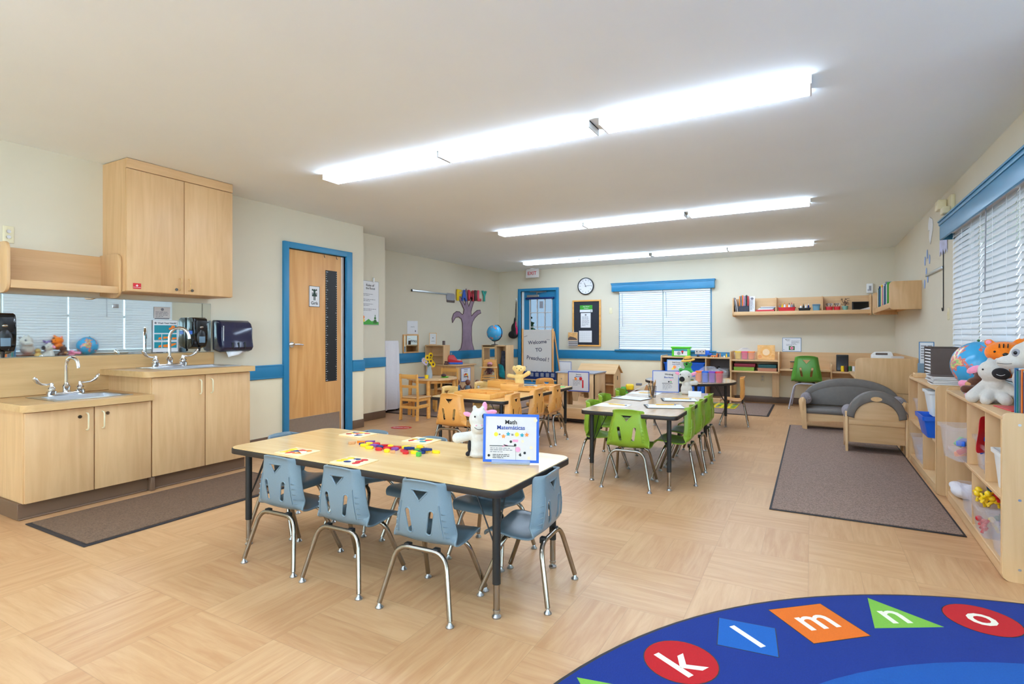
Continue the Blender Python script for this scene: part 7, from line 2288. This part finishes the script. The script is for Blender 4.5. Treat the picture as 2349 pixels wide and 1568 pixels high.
MB().rbox(-0.12, 0.12, 0.0, 0.06, -0.36, 0.0, 0.004).build('stand', M.birch, s)
t = thing('sling_bag', 'black bag with a pink side hanging on a hook beside the blue back door', 'bag', (-5.42, YB - 0.06, 1.04))
blob('pouch', [((0, 0, 0.08), (0.12, 0.045, 0.085)), ((0.02, 0, 0.2), (0.07, 0.035, 0.12)), ((0.04, 0, 0.34), (0.03, 0.02, 0.1))], M.black_matte, t, 0.01, 3)
MB().tube([(0.05, 0, 0.38), (0.055, 0, 0.6), (0.06, 0.02, 0.8), (0.075, 0, 0.6), (0.065, 0, 0.38)], 0.006, 6).build('strap', M.black_matte, t)
blob('side_panel', [((0.095, -0.02, 0.16), (0.02, 0.02, 0.09)), ((0.07, -0.015, 0.28), (0.012, 0.015, 0.08))], plain('hot_pink', (226, 40, 100), 0.6), t, 0.006, 2)
o = MB().rbox(-0.014, 0.014, -0.03, 0, 0, 0.06, 0.005).build('wall_hook', M.white); o.location = (-5.36, YB, 1.81)
tag(o, 'white plastic hook holding the black and pink bag', 'hook')

# ================================================================== SENSORY TABLE + DOLLHOUSE
t = thing('sensory_table', 'boxy birch sensory table with a grey top and an arched side opening', 'play table', (-2.755, 6.91, 0))
hw, hd = 0.275, 0.21
MB().rbox(-hw - 0.01, hw + 0.01, -hd - 0.01, hd + 0.01, 0.605, 0.622, 0.003).build('top', M.grey_floor, t)
fr = [(-hw, 0.0), (-hw + 0.05, 0.0), (-hw + 0.09, 0.36), (-0.05, 0.36), (-0.03, 0.24), (0.03, 0.24), (0.05, 0.36), (hw - 0.09, 0.36), (hw - 0.05, 0.0), (hw, 0.0), (hw, 0.605), (-hw, 0.605)]
MB().prism(fr, -hd, -hd + 0.02, 'y', 0.003, 2).build('front_panel', M.birch, t)
MB().prism(fr, hd - 0.02, hd, 'y', 0.003, 2).build('rear_panel', M.birch, t)
sd = [(-hd, 0.0), (-hd + 0.05, 0.0), (-hd + 0.08, 0.30)] + [(-hd + 0.08 + (2 * hd - 0.16) * k / 8, 0.30 + 0.07 * math.sin(math.pi * k / 8)) for k in range(1, 8)] + [(hd - 0.08, 0.30), (hd - 0.05, 0.0), (hd, 0.0), (hd, 0.605), (-hd, 0.605)]
for x in (-hw, hw - 0.02):
    MB().prism(sd, x, x + 0.02, 'x', 0.003, 2).build('side_panel', M.birch, t)
for x in (-0.2, 0.19):
    for z in (0.53, 0.46):
        MB().cyl((x, -hd - 0.004, z), (x, -hd, z), 0.008, n=12).build('bolt', M.steel, t)
s = board('table_sign', 'blue-bordered Sensory Sensorial sign hung on the front of the birch sensory table', 'sign', (-2.70, 6.685, 0.37), 0, 0.30, 0.265, 0.005, M.offwhite, plain('sign_border_violet', (50, 70, 160), 0.4), 0.011)
txt(s, 'Sensory', 0, 0.225, 0.12, 0.022, M.ink)
txt(s, 'Sensorial', 0, 0.2, 0.1, 0.017, M.ink_blue)
fig(s, [(M.brown_print, rect(-0.085, 0.06, 0.148, 0.153)), (M.orange, circ(-0.04, 0.168, 0.018)), (M.red, circ(0.03, 0.172, 0.022)), (M.red, rect(0.05, 0.07, 0.05, 0.155)), (M.brown_print, circ(-0.05, 0.185, 0.008)), (M.ink, circ(-0.12, 0.04, 0.006))])
textlines(s, -0.08, 0.13, 0.12, 4, 0.016, M.ink_grey)
t = thing('sensory_tray', 'low birch tray on black casters full of pale materials in front of the sensory table', 'tray', (-2.74, 6.49, 0.013))
MB().rbox(-0.30, 0.30, -0.15, -0.132, 0.05, 0.185, 0.004).rbox(-0.30, 0.30, 0.132, 0.15, 0.05, 0.185, 0.004).rbox(-0.30, -0.282, -0.132, 0.132, 0.05, 0.185, 0.004).rbox(0.282, 0.30, -0.132, 0.132, 0.05, 0.185, 0.004).build('sides', M.birch_x, t)
MB().box(-0.282, 0.282, -0.132, 0.132, 0.06, 0.12).build('lining', plain('grey_violet_liner', (150, 142, 166), 0.4), t)
for x in (-0.26, 0.24):
    for y in (-0.12, 0.12):
        MB().cyl((x - 0.012, y, 0.024), (x + 0.012, y, 0.024), 0.024, n=16).build('caster', M.black, t)
rr = random.Random(2)
for k in range(7):
    m, n = [(M.white, 'white plastic strip'), (M.grey_floor, 'grey bottle cap piece'), (M.leaf_dark, 'maroon cloth scrap'), (M.white, 'second white plastic strip'), (M.paper, 'crumpled white sheet'), (M.grey_blue, 'grey-blue scoop'), (M.ink, 'black handle piece')][k]
    o = MB().rbox(-0.05, 0.05, -0.018, 0.018, 0, 0.022, 0.006).build('sensory_toy', m)
    o.location = (-2.96 + 0.068 * k, 6.47 + 0.03 * (k % 3 - 1), 0.135); o.rotation_euler = (0, 0, rr.uniform(-1, 1))
    tag(o, n + ' lying in the low birch tray on casters', 'toy')

t = thing('dollhouse', 'natural wood two-storey dollhouse against the back wall', 'dollhouse', (-3.38, 9.40, 0))
hw = 0.33
MB().prism([(-0.18, 0.0), (0.18, 0.0), (0.18, 0.44), (0.0, 0.56), (-0.18, 0.44)], hw - 0.015, hw, 'x').build('gable_wall', M.birch, t)
MB().prism([(-0.18, 0.0), (0.18, 0.0), (0.18, 0.44), (0.0, 0.56), (-0.18, 0.44)], -hw, -hw + 0.015, 'x').build('gable_wall', M.birch, t)
for (y0_, z0_, y1_, z1_) in ((-0.22, 0.42, 0.0, 0.575), (0.0, 0.575, 0.22, 0.42)):
    MB().prism([(y0_, z0_), (y1_, z1_), (y1_, z1_ + 0.015), (y0_, z0_ + 0.015)], -hw - 0.04, hw + 0.03, 'x').build('roof', M.birch_x, t)
for z in (0.01, 0.22, 0.42):
    MB().rbox(-hw + 0.015, hw - 0.015, -0.17, 0.17, z, z + 0.015, 0.002, 1).build('storey_floor', M.birch_x, t)
MB().box(-hw + 0.015, hw - 0.015, 0.165, 0.175, 0.02, 0.44).build('rear_wall', M.door, t)
MB().rbox(-0.01, 0.01, -0.165, 0.165, 0.02, 0.42, 0.002, 1).build('partition', M.birch, t)
for z in (0.10, 0.31):
    MB().rbox(hw - 0.001, hw + 0.001, -0.02, 0.02, z, z + 0.07, 0.0005, 1).build('window_opening', M.dark_gap, t)  # no hole cut: flat dark patch painted for the shade inside

# toys on the floor by the wall
t = thing('toy_digger', 'yellow and green toy digger on the floor by the back wall', 'toy truck', (-2.90, 9.2, 0.01), 0.3)
MB().rbox(-0.1, 0.1, -0.06, 0.06, 0.05, 0.12, 0.015).rbox(-0.02, 0.08, -0.05, 0.05, 0.12, 0.2, 0.015).build('body', M.green, t)
MB().rbox(0.06, 0.2, -0.06, 0.06, 0.15, 0.25, 0.03).build('bucket', M.yellow, t)
MB().tube([(0.05, 0, 0.15), (0.12, 0, 0.24)], 0.014, 8).build('arm', M.yellow, t)
for x in (-0.07, 0.07):
    for y in (-0.065, 0.065):
        MB().cyl((x, y - 0.015, 0.045), (x, y + 0.015, 0.045), 0.045, n=18).build('wheel', M.yellow, t)
t = thing('toy_ramp', 'white toy ramp with a cardboard peak behind the writing table', 'toy', (-2.62, 9.15, 0.03), 0.1)
MB().prism([(-0.22, 0.03), (0.22, 0.27), (0.22, 0.285), (-0.22, 0.045)], -0.02, 0.02, 'y').build('ramp', M.white, t)
MB().prism([(0.06, 0.0), (0.26, 0.0), (0.16, 0.24)], -0.03, 0.03, 'y').build('peak', M.tan, t)
MB().rbox(-0.02, 0.08, -0.03, 0.03, 0.22, 0.26, 0.012).build('toy_head', M.ink_grey, t)
# ================================================================== PLAY CORNER
XW = XC
# tree cutout on the wall
t = thing('tree_cutout', 'purple-brown painted tree trunk cutout with bare branches on the wall', 'wall decoration', (XW, 8.65, 0.82))
trunk = [(-0.27, 0.0), (-0.19, 0.06), (-0.13, 0.2), (-0.12, 0.4), (-0.135, 0.6)]
def tree_poly():
    L = [(-0.28, 0.0), (-0.20, 0.04), (-0.16, 0.16), (-0.145, 0.35), (-0.15, 0.52),
         (-0.19, 0.60), (-0.28, 0.635), (-0.38, 0.62), (-0.44, 0.56), (-0.475, 0.52), (-0.49, 0.60), (-0.44, 0.69), (-0.35, 0.735), (-0.25, 0.73), (-0.16, 0.68), (-0.12, 0.70),
         (-0.10, 0.78), (-0.18, 0.88), (-0.33, 1.02), (-0.27, 1.05), (-0.14, 0.94), (-0.07, 0.86),
         (-0.05, 0.92), (-0.06, 1.08), (-0.03, 1.18), (0.01, 1.06), (0.03, 0.90), (0.06, 0.84),
         (0.12, 0.94), (0.22, 1.06), (0.30, 1.03), (0.20, 0.88), (0.14, 0.74), (0.16, 0.66),
         (0.24, 0.72), (0.36, 0.78), (0.47, 0.79), (0.50, 0.73), (0.40, 0.70), (0.28, 0.63), (0.20, 0.55), (0.165, 0.46), (0.16, 0.3), (0.18, 0.14), (0.25, 0.0)]
    return L
MB().prism(tree_poly(), 0.002, 0.012, 'x').build('trunk', M.tree_purple, t)
P_ = tree_poly()
mb = MB()
mb.tube([(0.012, p[0], p[1]) for p in P_], 0.006, 5)
mb.build('outline', M.trunk_brown, t)
# FAMILY letters
for ch, y, w, m, n, z in [('F', 8.36, 0.14, M.yellow, 'yellow', 1.86), ('A', 8.53, 0.17, plain('letter_blue', (56, 96, 190), 0.5), 'blue', 1.865), ('M', 8.76, 0.19, plain('letter_coral', (226, 70, 90), 0.5), 'coral red', 1.875), ('I', 8.92, 0.05, M.trunk_brown, 'brown', 1.885), ('L', 9.06, 0.13, plain('letter_pink_red', (232, 84, 104), 0.5), 'pinkish red', 1.89), ('Y', 9.25, 0.17, plain('letter_mint', (60, 176, 160), 0.5), 'mint green', 1.895)]:
    me = text_mesh(ch, w, 0.21, m, 0.02, 0.05)
    o = link('wall_letter', me)
    o.location = (XW + 0.02, y, z)
    o.rotation_euler = (0, 0, R90)
    o.scale = (w / (max(v.co.x for v in me.vertices) - min(v.co.x for v in me.vertices)), 1, 0.21 / (max(v.co.z for v in me.vertices) - min(v.co.z for v in me.vertices)))
    tag(o, 'big %s letter %s of the word FAMILY above the tree cutout' % (n, ch), 'letter')
t = thing('display_rail', 'thin grey metal display rail on the play corner wall', 'rail', (XW, 7.52, 1.855))
MB().rbox(0, 0.02, -0.5, 0.5, -0.014, 0.014, 0.003).build('rail', M.steel, t)
MB().rbox(0, 0.024, -0.515, -0.5, -0.02, 0.02, 0.003).build('end_cap', M.ink, t)
t = thing('photo_cluster', 'grey blurred photo cards at the end of the display rail beside the yellow letter', 'photos', (XW + 0.004, 8.12, 1.75))
MB().prism(rounded(-0.14, 0.13, 0, 0.13, 0.05), 0, 0.006, 'x').build('card', M.grey_floor, t)
MB().prism(rounded(-0.12, 0.13, -0.04, 0.02, 0.02), 0, 0.004, 'x').build('photo_strip', M.brown_print, t)
# wall mirror with frame
t = thing('framed_mirror', 'square wood-framed mirror on the play corner wall', 'mirror', (XW, 6.99, 0.82), R90)
MB().rbox(-0.195, 0.195, -0.022, 0, 0, 0.02, 0.002).rbox(-0.195, 0.195, -0.022, 0, 0.285, 0.305, 0.002).rbox(-0.195, -0.175, -0.022, 0, 0.02, 0.285, 0.002).rbox(0.175, 0.195, -0.022, 0, 0.02, 0.285, 0.002).build('frame', M.door, t)
MB().box(-0.175, 0.175, -0.01, -0.008, 0.02, 0.285).build('mirror_glass', M.mirror, t)
s = board('wall_notice', 'white printed page on the wall above the wood-framed mirror', 'notice', (XW + 0.004, 7.04, 1.135), R90, 0.27, 0.215, 0.003, M.paper)
txt(s, 'Dramatic Play', 0, 0.115, 0.13, 0.016, M.ink_grey)
fig(s, [(M.ink_grey, rect(0.06, 0.085, 0.03, 0.06))])
# counter
t = thing('play_counter', 'maple play shop counter with a small hutch on top', 'counter', (-5.12, 7.34, 0))
W_, D_ = 0.63, 0.56
MB().prism([(-W_, -0.02), (0.0, -0.02), (0.03, 0.0), (0.03, D_), (-W_, D_)], 0.60, 0.62, 'z', 0.003, 2).build('counter_top', M.maple_x, t)
MB().rbox(-0.02, 0.0, 0.0, D_ - 0.02, 0, 0.6, 0.002, 1).build('end_panel', M.birch, t)
MB().rbox(-W_, -W_ + 0.02, 0.0, D_ - 0.02, 0, 0.6, 0.002, 1).build('end_panel', M.birch, t)
MB().rbox(-W_ + 0.02, -0.02, 0.0, 0.016, 0.44, 0.6, 0.002, 1).rbox(-W_ + 0.02, -0.02, 0.01, 0.026, 0.05, 0.2, 0.002, 1).build('front_panel', M.door, t)
MB().rbox(-W_ + 0.02, -0.02, 0.02, D_ - 0.02, 0.3, 0.318, 0.002, 1).build('inner_shelf', M.birch_x, t)
MB().box(-W_ + 0.02, -0.02, D_ - 0.03, D_ - 0.02, 0.05, 0.6).build('rear_panel', M.brown_print, t)
t = thing('play_hutch', 'small open maple hutch standing on the play counter', 'shelf', (-5.58, 7.42, 0.621))
MB().rbox(-0.19, 0.20, -0.08, 0.10, 0.305, 0.325, 0.003).build('top_board', M.maple_x, t)
MB().rbox(-0.19, -0.17, -0.08, 0.10, 0, 0.305, 0.002, 1).build('side_panel', M.maple, t)
MB().rbox(0.18, 0.20, -0.08, 0.10, 0, 0.305, 0.002, 1).build('side_panel', M.maple, t)
MB().rbox(-0.17, 0.18, 0.085, 0.10, 0, 0.305, 0.002, 1).rbox(-0.17, 0.18, -0.07, 0.09, 0.14, 0.15, 0.002, 1).build('back_panel', M.maple_x, t)
s = board('framed_card', 'small wood-framed card leaning on top of the play hutch', 'picture frame', (-5.665, 7.42, 0.947), 0.5, 0.13, 0.205, 0.01, M.paper, M.birch_edge, 0.012, math.radians(-6))
fig(s, [(M.ink, circ(0, 0.12, 0.008)), (M.ink_grey, rect(-0.03, 0.03, 0.06, 0.065))], y=-0.006)
jar('small brown printed mug on the play hutch', -5.42, 7.40, 0.947, 0.024, 0.07, M.brown_print, M.leaf_dark, None, 'play_mug')
t = thing('toy_cash_register', 'red and blue toy cash register on the play counter', 'toy cash register', (-5.33, 7.60, 0.621), math.radians(35))
MB().prism([(-0.12, 0.03), (0.12, 0.03), (0.12, 0.055), (0.04, 0.07), (-0.02, 0.15), (-0.10, 0.155), (-0.12, 0.10)], -0.10, 0.10, 'y', 0.006, 2).build('body', M.red, t)
MB().rbox(-0.12, 0.13, -0.105, 0.105, 0, 0.032, 0.004).build('drawer', M.blue, t)
MB().rbox(0.02, 0.1, -0.08, 0.08, 0.06, 0.075, 0.004).build('keypad', M.offwhite, t)
MB().rbox(-0.08, -0.05, -0.06, 0.06, 0.15, 0.19, 0.004).build('display', M.grey_blue, t)
t = thing('toy_phone', 'dark red toy telephone beside the cash register', 'toy phone', (-5.52, 7.42, 0.621), 0.2)
t.location = (-5.36, 7.38, 0.621)
MB().rbox(-0.05, 0.05, -0.03, 0.03, 0, 0.02, 0.006).tube([(-0.05, 0, 0.035), (0, 0, 0.045), (0.05, 0, 0.035)], 0.012, 8).build('phone', M.leaf_dark, t)
s = board('table_sign', 'blue-framed Dramatic Play sign on the end of the play counter', 'sign', (-5.112, 7.60, 0.335), R90, 0.285, 0.225, 0.004, M.paper, M.sign_blue, 0.008)
txt(s, 'Dramatic Play', 0, 0.195, 0.2, 0.018, M.ink)
txt(s, 'Juego Dramático', 0, 0.17, 0.18, 0.014, M.ink_blue)
fig(s, [(M.orange, circ(-0.04, 0.11, 0.02)), (M.red, circ(0.0, 0.12, 0.02)), (M.yellow, circ(0.04, 0.11, 0.022)), (M.brown_print, rect(-0.06, 0.06, 0.07, 0.085)), (M.orange, rect(0.05, 0.075, 0.04, 0.09))])

# dolls
def doll(label, x, y, z, rz, cloth, cap=None):
    t = thing('baby_doll', label, 'doll', (x, y, z), rz)
    blob('body', [((0, 0, 0.06), (0.045, 0.035, 0.06)), ((0, -0.005, 0.155), (0.042, 0.042, 0.046)), ((0, 0, 0.11), (0.02, 0.02, 0.02)),
                  ((-0.04, 0, 0.095), (-0.07, -0.04, 0.05), 0.014, 0.012), ((0.04, 0, 0.095), (0.07, -0.04, 0.05), 0.014, 0.012),
                  ((-0.02, -0.01, 0.02), (-0.035, -0.10, 0.018), 0.02, 0.015), ((0.02, -0.01, 0.02), (0.035, -0.10, 0.018), 0.02, 0.015)], M.skin_brown, t, 0.005, 3)
    blob('outfit', [((0, 0, 0.06), (0.049, 0.04, 0.058)), ((-0.02, -0.01, 0.025), (-0.03, -0.06, 0.022), 0.024, 0.02), ((0.02, -0.01, 0.025), (0.03, -0.06, 0.022), 0.024, 0.02)], cloth, t, 0.005, 2)
    face_bits(t, [('eye', M.black_gloss, (-0.014, -0.045, 0.162), (0.004, 0.003, 0.004)), ('eye', M.black_gloss, (0.014, -0.045, 0.162), (0.004, 0.003, 0.004)), ('mouth', M.red, (0, -0.046, 0.14), (0.006, 0.002, 0.002))])
    if cap:
        MB().lathe([(0.0445, 0.0), (0.042, 0.02), (0.03, 0.036), (0.0, 0.042)], (0, 0.002, 0.166), 20).build('cap', cap, t)
    return t
t = thing('doll_bench', 'low brown bench holding the baby dolls in front of the play counter', 'bench', (-4.70, 7.05, 0.013))
MB().rbox(-0.28, 0.28, -0.14, 0.14, 0.19, 0.21, 0.004).build('seat', M.door, t)
for x in (-0.25, 0.23):
    MB().rbox(x, x + 0.02, -0.13, 0.13, 0, 0.19, 0.002, 1).build('leg_panel', M.door, t)
doll('brown baby doll in blue sitting at the counter end of the low bench', -4.88, 7.02, 0.224, math.radians(35), M.book_blue)
doll('brown baby doll in grey-blue sitting in the middle of the low bench', -4.70, 7.05, 0.224, math.radians(25), M.grey_blue)
doll('brown baby doll in white sitting at the easel end of the low bench', -4.53, 7.06, 0.224, math.radians(30), M.plush_white)
# high chair with doll
t = thing('doll_high_chair', 'wooden doll high chair between the counter and the wardrobe', 'high chair', (-4.66, 7.62, 0.013), math.radians(25))
for (sx_, sy_) in ((-1, -1), (1, -1), (-1, 1), (1, 1)):
    MB().tube([(sx_ * 0.10, sy_ * 0.09, 0.56 if sy_ < 0 else 0.70), (sx_ * 0.16, sy_ * 0.17, 0.0)], 0.011, 8).build('leg', M.orange_wood, t)
MB().rbox(-0.11, 0.11, -0.10, 0.10, 0.42, 0.435, 0.003).build('seat', M.orange_wood, t)
MB().rbox(-0.14, 0.14, -0.13, -0.02, 0.565, 0.58, 0.004).build('tray', M.birch_edge, t)
MB().prism(rounded(-0.10, 0.10, 0.5, 0.7, 0.05, 5, (0, 0, 1, 1)), 0.085, 0.1, 'y').build('backrest', M.orange_wood, t)
MB().rbox(-0.14, 0.14, -0.15, -0.135, 0.28, 0.295, 0.003).rbox(-0.12, 0.12, -0.125, -0.115, 0.38, 0.4, 0.003).build('footrest', M.orange_wood, t)
doll('brown baby doll in a striped pink cap sitting in the high chair', -4.66, 7.64, 0.462, math.radians(25), M.leaf_dark, plain('cap_pink', (220, 150, 160), 0.8, noise=0.2, scale=60))
# wardrobe with dress-up clothes
t = thing('dress_up_wardrobe', 'birch dress-up unit with an open mirror frame and a hanging bay', 'wardrobe', (-5.08, 8.62, 0))
for x in (-0.28, 0.03, 0.235):
    MB().rbox(x, x + 0.02, -0.14 if x > -0.2 else -0.12, 0.14, 0.0, 0.93, 0.003).build('side_panel', M.birch, t)
MB().rbox(0.05, 0.235, -0.14, 0.14, 0.905, 0.925, 0.003).build('top_board', M.birch_x, t)
MB().rbox(0.05, 0.235, 0.12, 0.13, 0.02, 0.9, 0.002, 1).build('back_panel', M.birch, t)
MB().rbox(0.05, 0.235, -0.14, 0.12, 0.29, 0.31, 0.003).rbox(0.05, 0.235, -0.14, 0.12, 0.02, 0.04, 0.003).build('shelf_board', M.birch_x, t)
mb = MB().rbox(-0.26, 0.03, -0.12, -0.10, 0.87, 0.925, 0.003).rbox(-0.26, -0.23, -0.12, -0.10, 0.1, 0.87, 0.003).rbox(0.0, 0.03, -0.12, -0.10, 0.1, 0.87, 0.003).rbox(-0.26, 0.03, -0.12, -0.10, 0.05, 0.1, 0.003)
mb.build('mirror_frame', M.birch_edge, t)
MB().box(-0.26, 0.0, -0.12, 0.12, 0.90, 0.92).build('cap_board', M.birch_x, t)
drape('costume', 'grey and black printed costume hanging in the dress-up wardrobe', 'costume', [[(-4.99 + 0.035 * i + 0.012 * math.sin(j * 1.7), 8.56 + 0.015 * math.sin(i * 2 + j), 0.83 - 0.075 * j) for j in range(6)] for i in range(4)], plain('charcoal_print', (70, 70, 82), 0.8, noise=0.5, scale=20))
drape('costume', 'teal costume spilling out of the dress-up wardrobe', 'costume', [[(-5.00 + 0.04 * i + 0.015 * j * 0.6, 8.47 + 0.02 * math.sin(i * 2 + j), 0.60 - 0.05 * j - 0.01 * i) for j in range(6)] for i in range(4)], plain('teal_satin', (20, 150, 160), 0.35, noise=0.3, scale=20))
gm = plain('vivid_globe', (20, 140, 214), 0.25, noise=0.3, scale=12)
t = thing('globe', 'blue globe with a black arm on top of the dress-up wardrobe', 'globe', (-5.15, 8.62, 0.926))
MB().ell((0, 0, 0.23), 0.15, 36, (0.3, 0.2, 0)).build('ball', M.globe, t)
mb = MB().tube([(0.155 * math.cos(math.radians(a)), 0, 0.23 + 0.158 * math.sin(math.radians(a))) for a in range(-115, 75, 12)], 0.007, 8)
mb.tube([(-0.0, 0, 0.075), (0.0, 0, 0.02)], 0.008, 8).lathe([(0, 0), (0.07, 0), (0.065, 0.012), (0.015, 0.02), (0, 0.022)], n=24)
mb.build('stand', M.black, t)

# round play table, ladder-back chairs, vase
t = thing('play_table', 'small round wooden play table with a vase of sunflowers', 'table', (-4.60, 6.01, 0.012))
MB().prism(circ(0, 0, 0.345, 56), 0.497, 0.52, 'z', 0.004, 2).build('table_top', M.birch_x, t)
for k in range(4):
    a = math.radians(-62 + 90 * k)
    MB().cyl((0.30 * math.cos(a), 0.30 * math.sin(a), 0.497), (0.32 * math.cos(a), 0.32 * math.sin(a), 0.0), 0.026, 0.022, 16).build('leg', M.orange_wood, t)
mb = MB()
mb.prism(circ(0, 0, 0.27, 40) , 0.455, 0.497); mb.build('apron', M.orange_wood, t)
def ladder_chair(label, x, y, rz):
    t = thing('ladder_back_chair', label, 'chair', (x, y, 0.012), rz)
    for s_ in (-1, 1):
        p = MB().prism([(-0.155, 0.0), (-0.115, 0.0), (-0.105, 0.28), (-0.13, 0.60), (-0.155, 0.60), (-0.135, 0.28)], s_ * 0.135 - 0.012, s_ * 0.135 + 0.012, 'x', 0.003, 2).build('rear_leg', M.orange_wood, t)
        MB().rbox(s_ * 0.13 - 0.013, s_ * 0.13 + 0.013, 0.11, 0.14, 0, 0.285, 0.004).build('front_leg', M.orange_wood, t)
        MB().rbox(s_ * 0.132 - 0.008, s_ * 0.132 + 0.008, -0.12, 0.12, 0.155, 0.20, 0.003).rbox(s_ * 0.132 - 0.008, s_ * 0.132 + 0.008, -0.12, 0.12, 0.245, 0.285, 0.003).build('side_rail', M.orange_wood, t)
    MB().rbox(-0.15, 0.15, -0.12, 0.15, 0.285, 0.302, 0.005).build('seat', M.birch_y, t)
    for (z0, z1, yy) in ((0.54, 0.595, -0.142), (0.42, 0.455, -0.132)):
        MB().rbox(-0.125, 0.125, yy - 0.008, yy + 0.008, z0, z1, 0.004).build('back_slat', M.orange_wood, t)
    MB().rbox(-0.125, 0.125, -0.13, -0.114, 0.245, 0.28, 0.003).rbox(-0.125, 0.125, -0.142, -0.126, 0.15, 0.185, 0.003).build('rear_rail', M.orange_wood, t)
    return t
ladder_chair('ladder-back wooden chair with its back to the camera at the round play table', -4.57, 5.61, 0.02)
ladder_chair('ladder-back wooden chair facing the camera behind the round play table', -4.82, 6.62, math.pi + 0.15)
ZP = 0.5325
t = thing('flower_vase', 'curved glass vase on the round play table', 'vase', (-4.55, 5.88, ZP))
MB().lathe([(0, 0), (0.04, 0), (0.045, 0.04), (0.038, 0.1), (0.026, 0.135), (0.034, 0.17), (0.031, 0.17), (0.023, 0.135), (0.034, 0.1), (0.041, 0.04), (0.036, 0.006), (0, 0.006)], n=28).build('glass', M.clear2, t)
mb = MB()
FL = [(-0.08, 0.0, 0.235, 'lilac'), (0.0, -0.03, 0.28, 'yellow'), (0.05, -0.02, 0.235, 'yellow'), (0.02, 0.02, 0.31, 'yellow'), (-0.03, -0.02, 0.215, 'lilac'), (0.075, 0.0, 0.19, 'yellow')]
for i, (x, y, z, c) in enumerate(FL):
    t = thing('cut_flower', '%s in the glass vase, %s' % ('sunflower' if c == 'yellow' else 'pale lilac flower', ['spreading widest towards the wall mirror', 'facing the camera in the middle', 'lower, towards the cash register', 'tallest of the bunch', 'low at the vase rim', 'drooping lowest towards the cash register'][i]), 'flower', (-4.55, 5.88, ZP))
    MB().tube([(0.0, 0.0, 0.03), (x * 0.3, y * 0.3, 0.16), (x, y, z)], 0.0025, 6).build('stem', M.leaf, t)
    pm_ = MB()
    for k in range(12):
        a = 2 * math.pi * k / 12
        u = Vector((math.cos(a), -0.25, math.sin(a)))
        p0, p1 = Vector((x, y - 0.004, z)) + u * 0.01, Vector((x, y - 0.004, z)) + u * (0.046 if c == 'yellow' else 0.05)
        v = Vector((-math.sin(a), 0, math.cos(a))) * 0.010
        mid = (p0 + p1) / 2
        pm_.add([tuple(p0), tuple(mid + v), tuple(p1), tuple(mid - v)], [(0, 1, 2, 3)])
    pm_.build('petals', M.petal_yellow if c == 'yellow' else M.petal_lilac, t)
    MB().ell((x, y - 0.01, z), (0.016, 0.008, 0.016), 12).build('centre', M.leaf_dark if c == 'yellow' else M.petal_yellow, t)
t = thing('greenery_sprig', 'green leafy sprigs around the sunflowers in the glass vase', 'leaves', (-4.55, 5.89, ZP))
rr = random.Random(6)
mb = MB()
for k in range(40):
    a, q_, z = rr.uniform(0, 6.28), rr.uniform(0.01, 0.07), rr.uniform(0.16, 0.3)
    c_ = Vector((q_ * math.cos(a), q_ * math.sin(a), z))
    u, v = Vector((math.cos(a), math.sin(a), 0.8)).normalized() * 0.022, Vector((-math.sin(a), math.cos(a), 0)) * 0.009
    mb.add([tuple(c_ - u), tuple(c_ + v), tuple(c_ + u), tuple(c_ - v)], [(0, 1, 2, 3)])
for k in range(5):
    mb.tube([(0, 0, 0.02), (0.03 * math.cos(k * 1.3), 0.03 * math.sin(k * 1.3), 0.25)], 0.002, 5)
mb.build('leaves', M.leaf, t)
t = thing('toy_cup', 'yellow toy cup in front of the glass vase on the play table', 'cup', (-4.52, 5.78, ZP))
MB().lathe([(0, 0), (0.022, 0), (0.028, 0.05), (0.025, 0.05), (0.02, 0.004), (0, 0.004)], n=20).build('cup', M.yellow, t)
t = thing('toy_plate', 'lime green toy plate on the play table', 'plate', (-4.42, 6.06, ZP))
MB().lathe([(0, 0), (0.04, 0), (0.06, 0.01), (0.058, 0.012), (0.038, 0.004), (0, 0.004)], n=28).build('plate', M.lime, t)
tag(blob('toy_bread', [((-4.44, 6.06, ZP + 0.03), (0.045, 0.025, 0.022))], M.leaf_dark, None, 0.004, 2), 'dark brown toy bread lying on the lime green plate', 'toy food')
t = thing('picture_book', 'white and blue book lying open on the play table by the ladder-back chair', 'book', (-4.74, 5.86, ZP), 0.1)
MB().rbox(-0.10, 0.0, -0.05, 0.05, 0, 0.006, 0.001, 1).build('page', M.paper, t)
MB().rbox(0.0, 0.09, -0.05, 0.05, 0, 0.008, 0.001, 1).build('cover', M.blue, t)
# covered rack
t = thing('covered_rack', 'tall rolling rack draped in a white sheer cloth beside the pier', 'covered rack', (-5.40, 6.0, 0))
loops = []
n = 48
for (z, k) in ((0.045, 1.0), (0.2, 0.99), (0.5, 0.96), (0.8, 0.95), (1.0, 0.93), (1.035, 0.9)):
    L = []
    for i in range(n):
        a = 2 * math.pi * i / n
        ca, sa = math.cos(a), math.sin(a)
        rx = 0.14 * abs(ca) ** 0.4 * (1 if ca > 0 else -1)
        ry = 0.20 * abs(sa) ** 0.4 * (1 if sa > 0 else -1)
        w_ = 0.02 * math.sin(a * 13 + z) * (1.25 - z)
        L.append(((rx + ca * w_) * k - 0.03, (ry + sa * w_) * k - 0.02, z))
    loops.append(L)
loft(MB(), loops).build('cloth', M.cloth_white, t)
for (x, y) in ((0.06, 0.14), (0.06, -0.14), (-0.12, 0.14), (-0.12, -0.14)):
    MB().cyl((x - 0.01, y, 0.022), (x + 0.01, y, 0.022), 0.022, n=14).build('caster', M.black, t)
